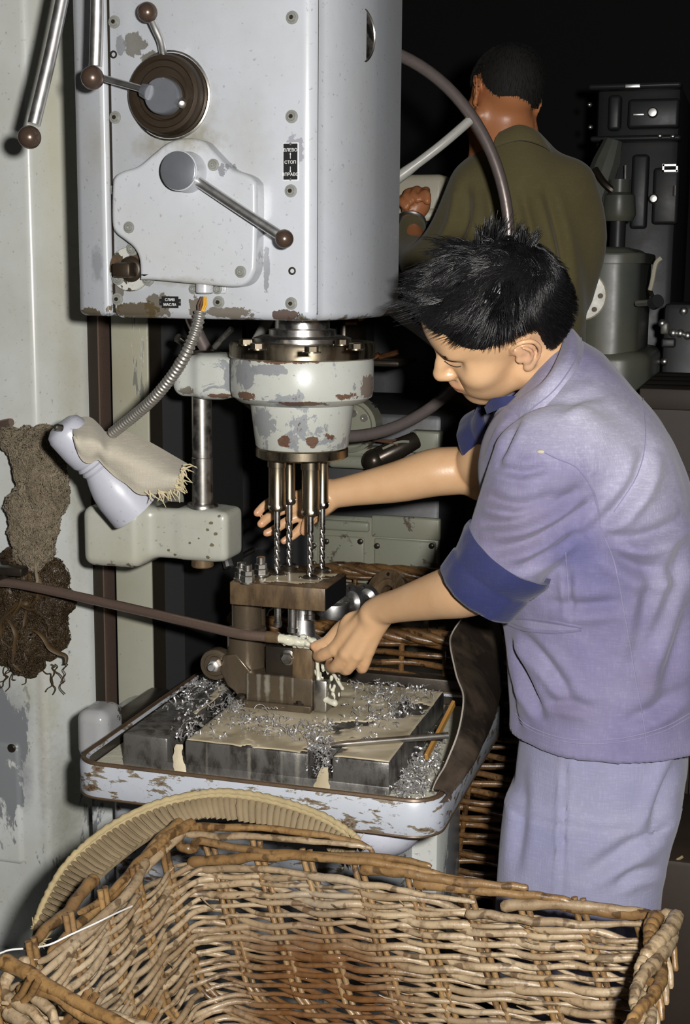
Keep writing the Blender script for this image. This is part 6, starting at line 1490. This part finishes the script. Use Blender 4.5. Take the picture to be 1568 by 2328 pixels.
# ------------------------------------------------------------------ big hand wheel of the machine behind
bm_ = thing('rear_machine', (-0.9, 3.15, 0), 'grey green machine with rusty doors standing behind the drilling machine', 'machine')
def X_(x, y, Y): return P(x, y, Y=Y).x
x0, x1 = X_(362, 1200, 3.15), X_(1000, 1200, 3.15)
MB().bb((x0, 3.15, 0), (x1, 3.7, P(800, 935, Y=3.15).z), 0.015).build('machine_body', M['farm'], bm_)  # dark colour paints in the shade behind the drill head and arm
MB().bb((X_(700, 1200, 3.15), 3.14, 0.3), (x1, 3.16, P(800, 1172, Y=3.15).z), 0.004).build('front_casing', M['panelpaint'], bm_)
def panel(xa, ya, xb, yb, Y, th, name, mat, par, bev=0.006):
    a = P(xa, yb, Y=Y); b = P(xb, ya, Y=Y); return MB().bb((a.x, Y, a.z), (b.x, Y+th, b.z), bev, 3).build(name, M[mat], par)
for i, (xa, ya, xb, yb) in enumerate([(733, 1222, 828, 1300), (848, 1232, 990, 1325), (702, 1232, 722, 1290)]):
    pn = panel(xa, ya, xb, yb, 3.135, 0.02, 'door_panel', 'panelpaint', bm_)
    for cx_, cy_ in ((xb-9, ya+9), (xa+9, ya+9), (xb-9, yb-9)): q = P(cx_, cy_, Y=3.134); MB().lathe(q, FN, [(0.007, -0.002), (0.007, 0.003), (0.004, 0.005), (0, 0.005)], 12).build('bolt', M['dark'], pn)
panel(735, 1188, 838, 1205, 3.13, 0.03, 'top_strip', 'panelpaint', bm_); panel(842, 1180, 1000, 1222, 3.138, 0.02, 'top_strip', 'panelpaint', bm_)
for ya, yb in ((1020, 1038), (1042, 1064)): panel(742, ya, 905, yb, 3.08, 0.05, 'rib', 'panelpaint', bm_, 0.012)
panel(931, 982, 1000, 1030, 3.10, 0.04, 'cover', 'panelpaint', bm_, 0.006)
q = P(940, 988, Y=3.10); MB().lathe(q, FN, [(0.008, 0), (0.008, 0.004), (0, 0.004)], 12).build('bolt', M['steel'], bm_)
q = P(795, 968, Y=3.05); gc = MB().lathe(q, FN, [(0.062, -0.06), (0.062, 0.0), (0.055, 0.006), (0.050, 0.0), (0, 0.0)], 40).build('gear_disc', M['panelpaint'], bm_)
for x, y in ((803, 940), (828, 950)): MB().lathe(P(x, y, Y=3.05), FN, [(0.009, 0), (0.009, 0.005), (0.004, 0.005), (0.004, 0.002), (0, 0.002)], 12).build('bolt', M['steel'], gc)
panel(790, 918, 852, 980, 3.09, 0.04, 'corner_plate', 'farm', bm_)
m = MB().tube([P(848, 1048, Y=3.02), P(905, 1020, Y=3.03), P(945, 1000, Y=3.06)], [0.026, 0.024, 0.020], 14); m.sphere(P(850, 1047, Y=3.015), 0.027, 14, 10); m.build('black_grip', M['dark'], bm_)
for k, pts in enumerate(([(840, 1000), (880, 1005), (905, 1012)], [(870, 1020), (905, 1005), (930, 1004)], [(860, 1000), (890, 1002), (900, 998)])):
    MB().tube(catmull([P(x, y, Y=3.0) for x, y in pts], 4), 0.003, 6).build('cable', M['wire_b'] if k != 1 else M['panelpaint'], bm_)
# left pale parts seen between arm and post
panel(364, 950, 420, 985, 3.10, 0.05, 'rib', 'panelpaint', bm_, 0.012); panel(364, 990, 418, 1020, 3.10, 0.05, 'rib', 'panelpaint', bm_, 0.012)
panel(368, 1300, 480, 1480, 3.12, 0.04, 'side_door', 'panelpaint', bm_); panel(366, 1480, 500, 1494, 3.06, 0.09, 'ledge', 'farm', bm_)
MB().tube([P(415, 975, Y=2.95), P(426, 1008, Y=2.96)], 0.008, 8).build('lever', M['chrome'], bm_)
MB().tube([P(375, 1032, Y=2.95), P(412, 1022, Y=2.96)], 0.010, 8).build('lever', M['dark'], bm_)
MB().tube([P(497, 1210, Y=2.75), P(520, 1290, Y=2.72)], [0.009, 0.011], 10).build('lever', M['chrome'], bm_)
q = P(488, 1297, Y=2.9); MB().torus(q, (0.2, -1, 0), 0.018, 0.006, 20, 8).build('eyelet', M['dark'], bm_)
MB().tube([q, q+Y0*0.26], 0.007, 8).build('eyelet_stem', M['dark'], bm_)
MB().tube([P(520, 1290, Y=2.72), P(500, 1215, Y=2.76), P(480, 1120, Y=3.16)], 0.006, 8).build('lever_stem', M['dark'], bm_)
# upper column of the same machine, carrying the wheel
wc = P(806, 556, Y=2.72)
uc = P(770, 556, Y=3.25).x; MB().bb((uc-0.16, 3.25, P(800, 935, Y=3.15).z-0.02), (uc, 3.6, 2.0), 0.02).build('upper_column', M['wallm'], bm_)
wh = thing('hand_wheel', wc, 'large dark iron hand wheel with white spokes behind the drill head', 'hand wheel')
yaw_ = math.radians(31); view = Vector((wc.x-EYE.x, wc.y-EYE.y, 0)).normalized(); ax_ = (-view)
ax_ = Vector((ax_.x*math.cos(yaw_)-ax_.y*math.sin(yaw_), ax_.x*math.sin(yaw_)+ax_.y*math.cos(yaw_), 0.0)).normalized()
hu = Z0.cross(ax_).normalized(); Rw = 438/FPX*(wc-EYE).dot(FW)
def wp_(ang, r, h_=0.0): return wc + (hu*math.cos(ang)+Z0*math.sin(ang))*r + ax_*h_
MB().tube([wp_(2*math.pi*k/96, Rw) for k in range(96)], 0.0125, 14, closed=True).build('rim', M['wheel'], wh)
for a_ in (43, -43, 137, -137):
    t_ = math.radians(a_); MB().tube(catmull([wp_(t_, Rw-0.008), wp_(t_, Rw*0.75, -0.030), wp_(t_, Rw*0.42, -0.105), wp_(t_, Rw*0.25, -0.15), wp_(t_, 0.04, -0.175)], 6), [0.0100]*9+[0.0120]*16, 12).build('spoke', M['spokepaint'], wh)
MB().lathe(wc-ax_*0.21, ax_, [(0, 0), (0.05, 0), (0.05, 0.05), (0.035, 0.07), (0, 0.07)], 24).build('hub', M['dark'], wh)
MB().cyl(wc-ax_*0.19, (uc-0.05, 3.3, wc.z), 0.02, n=14).build('shaft', M['dark'], wh)

# ------------------------------------------------------------------ second worker with his back to us
YB = 3.55
bw = thing('person', P(1180, 700, Y=YB), 'man in olive green jacket seen from behind working at another machine', 'person')
bw.location.z = 0
bf = Vector((-0.35, 1, 0)).normalized(); bl_ = Vector((-1, -0.35, 0)).normalized()
HB2 = np.array([list((Vector((-0.62, 0.72, -0.30)).normalized())), [0, 0, 0], [0, 0, 0]], float)
up2 = Vector((0.24, 0.10, 1)); f2 = Vector(HB2[0]); l2 = up2.cross(f2).normalized(); u2_ = f2.cross(l2).normalized(); HB2[1] = list(l2); HB2[2] = list(u2_)
HO2 = np.array(P(1143, 232, Y=YB)); 
pr, HH2 = head_prims(HO2, HB2, 1.02)
nb2 = W(1150, 330, YB+0.02)
pr += [RC(HO2+np.array([0.0, 0, -0.02]), nb2, 0.058, 0.064, 0.025), RC(nb2, W(1160, 700, YB), 0.08, 0.10, 0.04)]
shL, shR = W(1085, 410, YB+0.02), W(1285, 420, YB+0.02)
hand2 = W(945, 462, YB+0.30); elb2 = W(965, 592, YB+0.1)
pr += [RC(nb2, shL, 0.05, 0.05, 0.03), RC(nb2, shR, 0.05, 0.05, 0.03), LIMB([shL, elb2, W(936, 515, YB+0.27), hand2], [0.05, 0.042, 0.03, 0.028], 0.015)]
pr += [EL(hand2, (0.042, 0.03, 0.045), None, 0.012)]
for k, (x, y) in enumerate(((915, 445), (925, 433), (942, 428), (962, 430))):
    pr.append(LIMB([hand2, W(x+6, y+4, YB+0.30), W(x-2, y+14, YB+0.27), W(x+8, y+26, YB+0.26)], [0.018, 0.0125, 0.011, 0.010], 0.004, 3))
pr.append(LIMB([hand2, W(968, 440, YB+0.27), W(972, 458, YB+0.26)], [0.018, 0.012, 0.010], 0.004, 3))
V, Fq = sdf_mesh(pr, 0.0048)
b2o = mesh_np('body', V, Fq, M['skin_far'], bw); add_tint(b2o, V, [])
hair_on(V, Fq, HO2, HB2, 1.02, [(-0.2, -0.035), (-0.06, -0.03), (-0.035, 0.0), (-0.02, 0.036), (0.03, 0.03), (0.05, 0.05), (0.085, 0.085)], 'hair', bw, 2500, False, 6, None, 0.55, 'hair_far')
zz = lambda y: P(1180, y, Y=YB).z
def bx_(y, xa, xb): a = P(xa, y, Y=YB); b = P(xb, y, Y=YB); return (a.x+b.x)/2, (b.x-a.x)/2
rows = []
for y, xa, xb, ay in [(800, 1000, 1325, 0.15), (700, 985, 1328, 0.15), (600, 990, 1334, 0.145), (520, 1020, 1338, 0.14), (440, 1052, 1325, 0.13), (380, 1062, 1290, 0.115), (330, 1090, 1250, 0.09), (295, 1125, 1220, 0.072)]:
    cx_, ax2 = bx_(y, xa, xb); rows.append((zz(y), cx_, YB+0.02, ax2, ay))
rows.append((zz(1150), rows[0][1], YB+0.02, 0.19, 0.14))
jp = [LOFT(rows, 0.03), LIMB([W(1090, 430, YB), W(1042, 530, YB+0.03), W(965, 598, YB+0.1), W(937, 565, YB+0.2), W(938, 518, YB+0.27)], [0.08, 0.075, 0.058, 0.045, 0.038], 0.03), LIMB([W(1285, 430, YB+0.02), W(1312, 540, YB+0.05), W(1295, 660, YB+0.1)], [0.075, 0.07, 0.06], 0.04)]
V, Fq = sdf_mesh(jp, 0.008); N = vnormals(V, Fq)
V = V + N*(wob(V*np.array([1, 1, 0.4]), 16, 5)*0.006)[:, None]
V = folds(V, N, -(N @ np.array(FW)), [([(1060, 430), (1050, 510), (1000, 600)], 16, 0.010), ([(1185, 430), (1215, 560), (1240, 700)], 14, 0.008), ([(1240, 430), (1275, 560), (1290, 680)], 14, 0.008), ([(1130, 430), (1140, 520), (1150, 620)], 14, 0.006), ([(1230, 745), (1290, 738), (1320, 730)], 10, 0.006)])
j2 = mesh_np('jacket', V, Fq, M['olive'], bw)
cr = catmull(R3([(1135, 300, YB-0.085), (1180, 283, YB-0.09), (1225, 300, YB-0.06), (1245, 330, YB+0.0)]), 5); cr2 = catmull(R3([(1120, 335, YB-0.11), (1180, 318, YB-0.115), (1238, 330, YB-0.09), (1262, 350, YB-0.01)]), 5)
MB().grid([cr, [a.lerp(b, 0.5)+Vector((0, -0.008, 0.004)) for a, b in zip(cr, cr2)], cr2], -0.006).build('collar', M['olive'], j2, 80)
V, Fq = sdf_mesh([LOFT([(0.26, -0.22, YB+0.02, 0.10, 0.10), (zz(1150)-0.25, -0.25, YB+0.02, 0.18, 0.14), (zz(1100), -0.25, YB+0.02, 0.18, 0.14)], 0.02)], 0.012)
V[:, 0] += rows[0][1]+0.25
mesh_np('trousers', V, Fq, M['olive'], bw)
wt = MB().torus(W(937, 500, YB+0.275), Vector(hand2-W(930, 520, YB+0.25)), 0.034, 0.006, 24, 8).build('wrist_watch', M['chrome'], bw)
pf = thing('duckboard', (rows[0][1], YB, 0), 'low wooden duckboard under the man in olive green', 'platform')
for k in range(6): MB().bb((rows[0][1]-0.4, YB-0.3+k*0.11, 0.22), (rows[0][1]+0.4, YB-0.21+k*0.11, 0.25), 0.003).build('board', M['wood'], pf)
for s_ in (-0.35, 0.30): MB().bb((rows[0][1]+s_, YB-0.3, 0.0), (rows[0][1]+s_+0.05, YB+0.34, 0.22)).build('bearer', M['wood'], pf)

# cream machine bed he leans on
cm = thing('cream_machine', P(900, 450, Y=4.0), 'cream coloured machine bed beside the man in olive green', 'machine'); cm.location.z = 0
a = P(760, 500, Y=3.95); b = P(1010, 395, Y=3.95)
MB().bb((a.x-0.3, 3.95, a.z), (b.x, 4.5, b.z), 0.02, 3).build('bed', M['cream'], cm)
MB().bb((a.x-0.3, 3.93, a.z-0.005), (b.x, 3.96, a.z+0.03), 0.006).build('bed_ledge', M['cream'], cm)
MB().bb((a.x-0.3, 4.0, 0), (b.x-0.02, 4.5, a.z), 0.01).build('stand', M['farm'], cm)
q = P(880, 530, Y=3.99); MB().lathe(q, FN, [(0.03, 0), (0.03, 0.02), (0, 0.02)], 16).build('knob', M['farm'], cm)
# small copper fittings catching the flash
cpm = metal('copper', (0.55, 0.24, 0.10), 0.3, amt=0.2)
for pts in ([(786, 733), (812, 733)], [(815, 726), (826, 722)], [(845, 815), (862, 806)], [(862, 812), (905, 800)]):
    MB().tube([P(x, y, Y=3.05) for x, y in pts], 0.0065, 8).build('copper_fitting', cpm, bm_)
MB().bb((P(780, 800, Y=3.1).x, 3.07, P(780, 830, Y=3.1).z), (P(915, 800, Y=3.1).x, 3.25, P(780, 815, Y=3.1).z), 0.01).build('fitting_bar', M['dark'], bm_)
MB().bb((P(780, 700, Y=3.1).x, 3.07, P(780, 830, Y=3.1).z), (P(795, 700, Y=3.1).x, 3.25, P(780, 715, Y=3.1).z), 0.01).build('fitting_post', M['dark'], bm_)

# ------------------------------------------------------------------ things in the dark at the right
tk = thing('grey_tank', P(1400, 800, Y=3.9), 'rounded grey green tank with a round side flange behind the worker', 'tank'); tk.location.z = 0
YT = 3.9; xa, xb = P(1300, 700, Y=YT).x, P(1448, 700, Y=YT).x; za, zb = P(1400, 890, Y=YT).z, P(1400, 560, Y=YT).z
MB().prism(rrect(xa, xb, YT, YT+0.5, 0.07), (0, 0, za), X0, Y0, zb-za, 0.05, 4).build('tank_body', M['farpaint'], tk)
m = MB().prism(rrect(xa-0.012, xb+0.012, YT-0.012, YT+0.51, 0.08), (0, 0, P(1400, 598, Y=YT).z), X0, Y0, 0.03, 0.008, 2); m.build('tank_lid_rim', M['farpaint'], tk)
m = MB().prism(rrect(xa-0.01, xb+0.04, YT-0.01, YT+0.51, 0.09), (0, 0, za-0.01), X0, Y0, 0.12, 0.03, 3); m.build('tank_foot', M['farpaint'], tk)
MB().bb((xa-0.1, YT+0.05, 0), (xb, YT+0.45, za)).build('tank_stand', M['farpaint'], tk)
q = P(1322, 672, Y=YT-0.02); fo = MB().lathe(q, FN+X0*0.15, [(0.068, -0.03), (0.068, 0.005), (0.064, 0.008), (0, 0.008)], 32).build('side_flange', M['cream'], tk)
for k in range(8):
    t_ = k*math.pi/4; c_ = q+FN*0.009+(X0*math.cos(t_)+Z0*math.sin(t_))*0.052; MB().lathe(c_, FN, [(0.007, -0.004), (0.007, 0.004), (0, 0.004)], 10).build('bolt', M['dark'], fo)
MB().tube(catmull([P(1448, 690, Y=YT-0.05), P(1475, 688, Y=YT-0.1)], 3), 0.008, 8).build('tap', M['chrome'], tk)
MB().cyl(P(1484, 690, Y=YT-0.1), P(1496, 684, Y=YT-0.12), 0.018, n=14).build('tap_wheel', M['farm'], tk)
# tall dark machine far right
tm = thing('tall_machine', P(1440, 500, Y=5.2), 'tall dark machine with small bright knobs in the far right gloom', 'machine'); tm.location.z = 0
YM = 5.2
def pm(xa, ya, xb, yb, Y, th, name, mat='farm', bev=0.012): return panel(xa, ya, xb, yb, Y, th, name, mat, tm, bev)
a = P(1330, 900, Y=YM); b = P(1552, 182, Y=YM); MB().bb((a.x, YM, 0), (b.x, YM+0.8, b.z), 0.03).build('frame', M['farm'], tm)
pm(1335, 183, 1550, 205, YM-0.06, 0.07, 'top_cornice'); pm(1380, 215, 1412, 296, YM-0.05, 0.06, 'pilaster'); pm(1425, 222, 1545, 292, YM-0.06, 0.07, 'control_panel')
pm(1430, 350, 1475, 520, YM-0.05, 0.06, 'slide'); pm(1480, 380, 1545, 510, YM-0.06, 0.07, 'lower_panel'); pm(1340, 305, 1548, 322, YM-0.08, 0.09, 'cross_beam')
q = P(1484, 257, Y=YM-0.07); MB().lathe(q, FN, [(0.018, 0), (0.018, 0.02), (0.014, 0.026), (0, 0.028)], 20).build('knob', M['chrome'], tm)
panel(1438, 257, 1464, 263, YM-0.075, 0.01, 'name_strip', 'chrome', tm, 0.002); panel(1420, 190, 1455, 200, YM-0.075, 0.015, 'name_strip', 'chrome', tm, 0.002)
q = P(1486, 452, Y=YM-0.07); MB().lathe(q, FN, [(0.016, 0), (0.017, 0.02), (0.012, 0.026), (0, 0.028)], 20).build('knob', M['chrome'], tm)
o = MB()
for (xa, ya, xb, yb) in ((1505, 373, 1541, 378), (1505, 386, 1541, 391), (1505, 373, 1510, 391), (1536, 373, 1541, 391)): a = P(xa, yb, Y=YM-0.07); b = P(xb, ya, Y=YM-0.07); o.bb((a.x, YM-0.075, a.z), (b.x, YM-0.06, b.z))
o.build('bright_frame', M['chrome'], tm)
MB().tube([P(1421, 376, Y=YM-0.1), P(1420, 428, Y=YM-0.1)], 0.005, 8).build('rail', M['chrome'], tm)
MB().tube([P(1534, 422, Y=YM-0.1), P(1533, 445, Y=YM-0.1)], 0.006, 8).build('rail', M['chrome'], tm)
for x, y in ((1342, 289), (1500, 309), (1529, 310), (1340, 238)): MB().sphere(P(x, y, Y=YM-0.09), 0.009, 10, 8).build('bolt', M['chrome'], tm)
# pipes and a cup-shaped fitting in front of it
ft = thing('oil_filter', P(1405, 500, Y=4.6), 'dull cup shaped fitting with pipes above the grey tank', 'machine fitting')
MB().lathe(P(1405, 503, Y=4.6), Z0, [(0, 0), (0.045, 0), (0.055, 0.02), (0.05, 0.08), (0.034, 0.09), (0.034, 0.13), (0, 0.13)], 24).build('cup', M['farpaint'], ft)
a = P(1405, 503, Y=4.6); MB().cyl(a, (a.x, a.y, 0.0), 0.025, n=14).build('pipe', M['farm'], ft)
MB().tube(catmull([P(1352, 385, Y=4.6), P(1372, 415, Y=4.58), P(1395, 435, Y=4.58), P(1402, 440, Y=4.6)], 5), 0.012, 8).build('hose', M['dark'], ft)
MB().tube([P(1395, 318, Y=4.65), P(1378, 370, Y=4.65), P(1350, 450, Y=4.65)], [0.03, 0.045, 0.05], 10).build('slanted_arm', M['farpaint'], ft)
MB().tube([P(1350, 450, Y=4.65), P(1360, 550, Y=4.65), P(1360, 900, Y=4.65)], [0.03, 0.02, 0.02], 10).build('post', M['dark'], ft)
bs_ = thing('brush_handle', P(1490, 640, Y=3.95), 'thin white bent handle standing beside the grey tank', 'handle')
MB().tube(catmull([P(1503, 586, Y=3.95), P(1490, 600, Y=3.95), P(1482, 640, Y=3.95), P(1477, 660, Y=3.95)], 5), 0.0065, 8).build('handle', M['cream'], bs_)
MB().tube(catmull([P(1477, 660, Y=3.95), P(1485, 680, Y=3.95), P(1490, 690, Y=3.85)], 5), 0.006, 8).build('stem', M['dark'], bs_)
# bench at the far right with bits on it
bn = thing('work_bench', P(1540, 900, Y=3.6), 'dark stained wooden bench at the right edge behind the worker', 'bench'); bn.location.z = 0
a = P(1452, 905, Y=3.4); zt = P(1540, 885, Y=3.4).z
for k in range(4): MB().bb((a.x, 3.4+0.151*k, zt-0.05), (a.x+1.2, 3.4+0.151*k+0.148, zt), 0.004).build('plank', M['benchwood'], bn)
for dx in (0.08, 1.05): 
    for dy in (0.06, 0.50): MB().bb((a.x+dx, 3.4+dy, 0), (a.x+dx+0.08, 3.4+dy+0.08, zt-0.05)).build('leg', M['benchwood'], bn)
MB().bb((a.x+0.03, 3.42, zt-0.20), (a.x+1.17, 3.46, zt-0.05)).build('apron', M['benchwood'], bn)
bo = thing('rear_rack', P(1540, 780, Y=4.3), 'dark rack with bright valve heads behind the bench', 'rack'); bo.location.z = 0
a = P(1500, 860, Y=4.35); b = P(1640, 690, Y=4.35); MB().bb((a.x, 4.35, 0), (b.x, 4.6, b.z), 0.02).build('rack_body', M['farm'], bo)
for x, y in ((1554, 707), (1546, 758), (1530, 757), (1563, 763), (1510, 822), (1505, 735)): MB().sphere(P(x, y, Y=4.33), 0.013, 12, 8).build('valve_head', M['chrome'], bo)
panel(1500, 733, 1520, 760, 4.32, 0.04, 'valve_block', 'farpaint', bo); panel(1502, 770, 1535, 790, 4.32, 0.04, 'valve_block', 'farm', bo)
# straw fallen by the worker
for k, (x, y, Y, dx) in enumerate(((1530, 1955, 2.63, 22),)):
    t = thing('straw_piece', P(x, y, Y=Y), ('pale straw stem sticking out behind the worker\'s trousers', 'pale straw stem at the right of the basket border')[k], 'straw')
    MB().tube([P(x-dx, y+5, Y=Y), P(x+dx*0.3, y+1, Y=Y), P(x+dx, y-8, Y=Y)], 0.003, 6).build('stem', M['strawedge'], t)
cr_ = thing('dark_box', P(1540, 2000, Y=2.6), 'dark box standing on the floor behind the worker', 'box'); cr_.location.z = 0
a = P(1500, 1985, Y=2.62); MB().bb((a.x-0.02, 2.62, 0), (a.x+0.5, 3.0, P(1520, 1955, Y=2.62).z), 0.01).build('box', M['benchwood'], cr_)
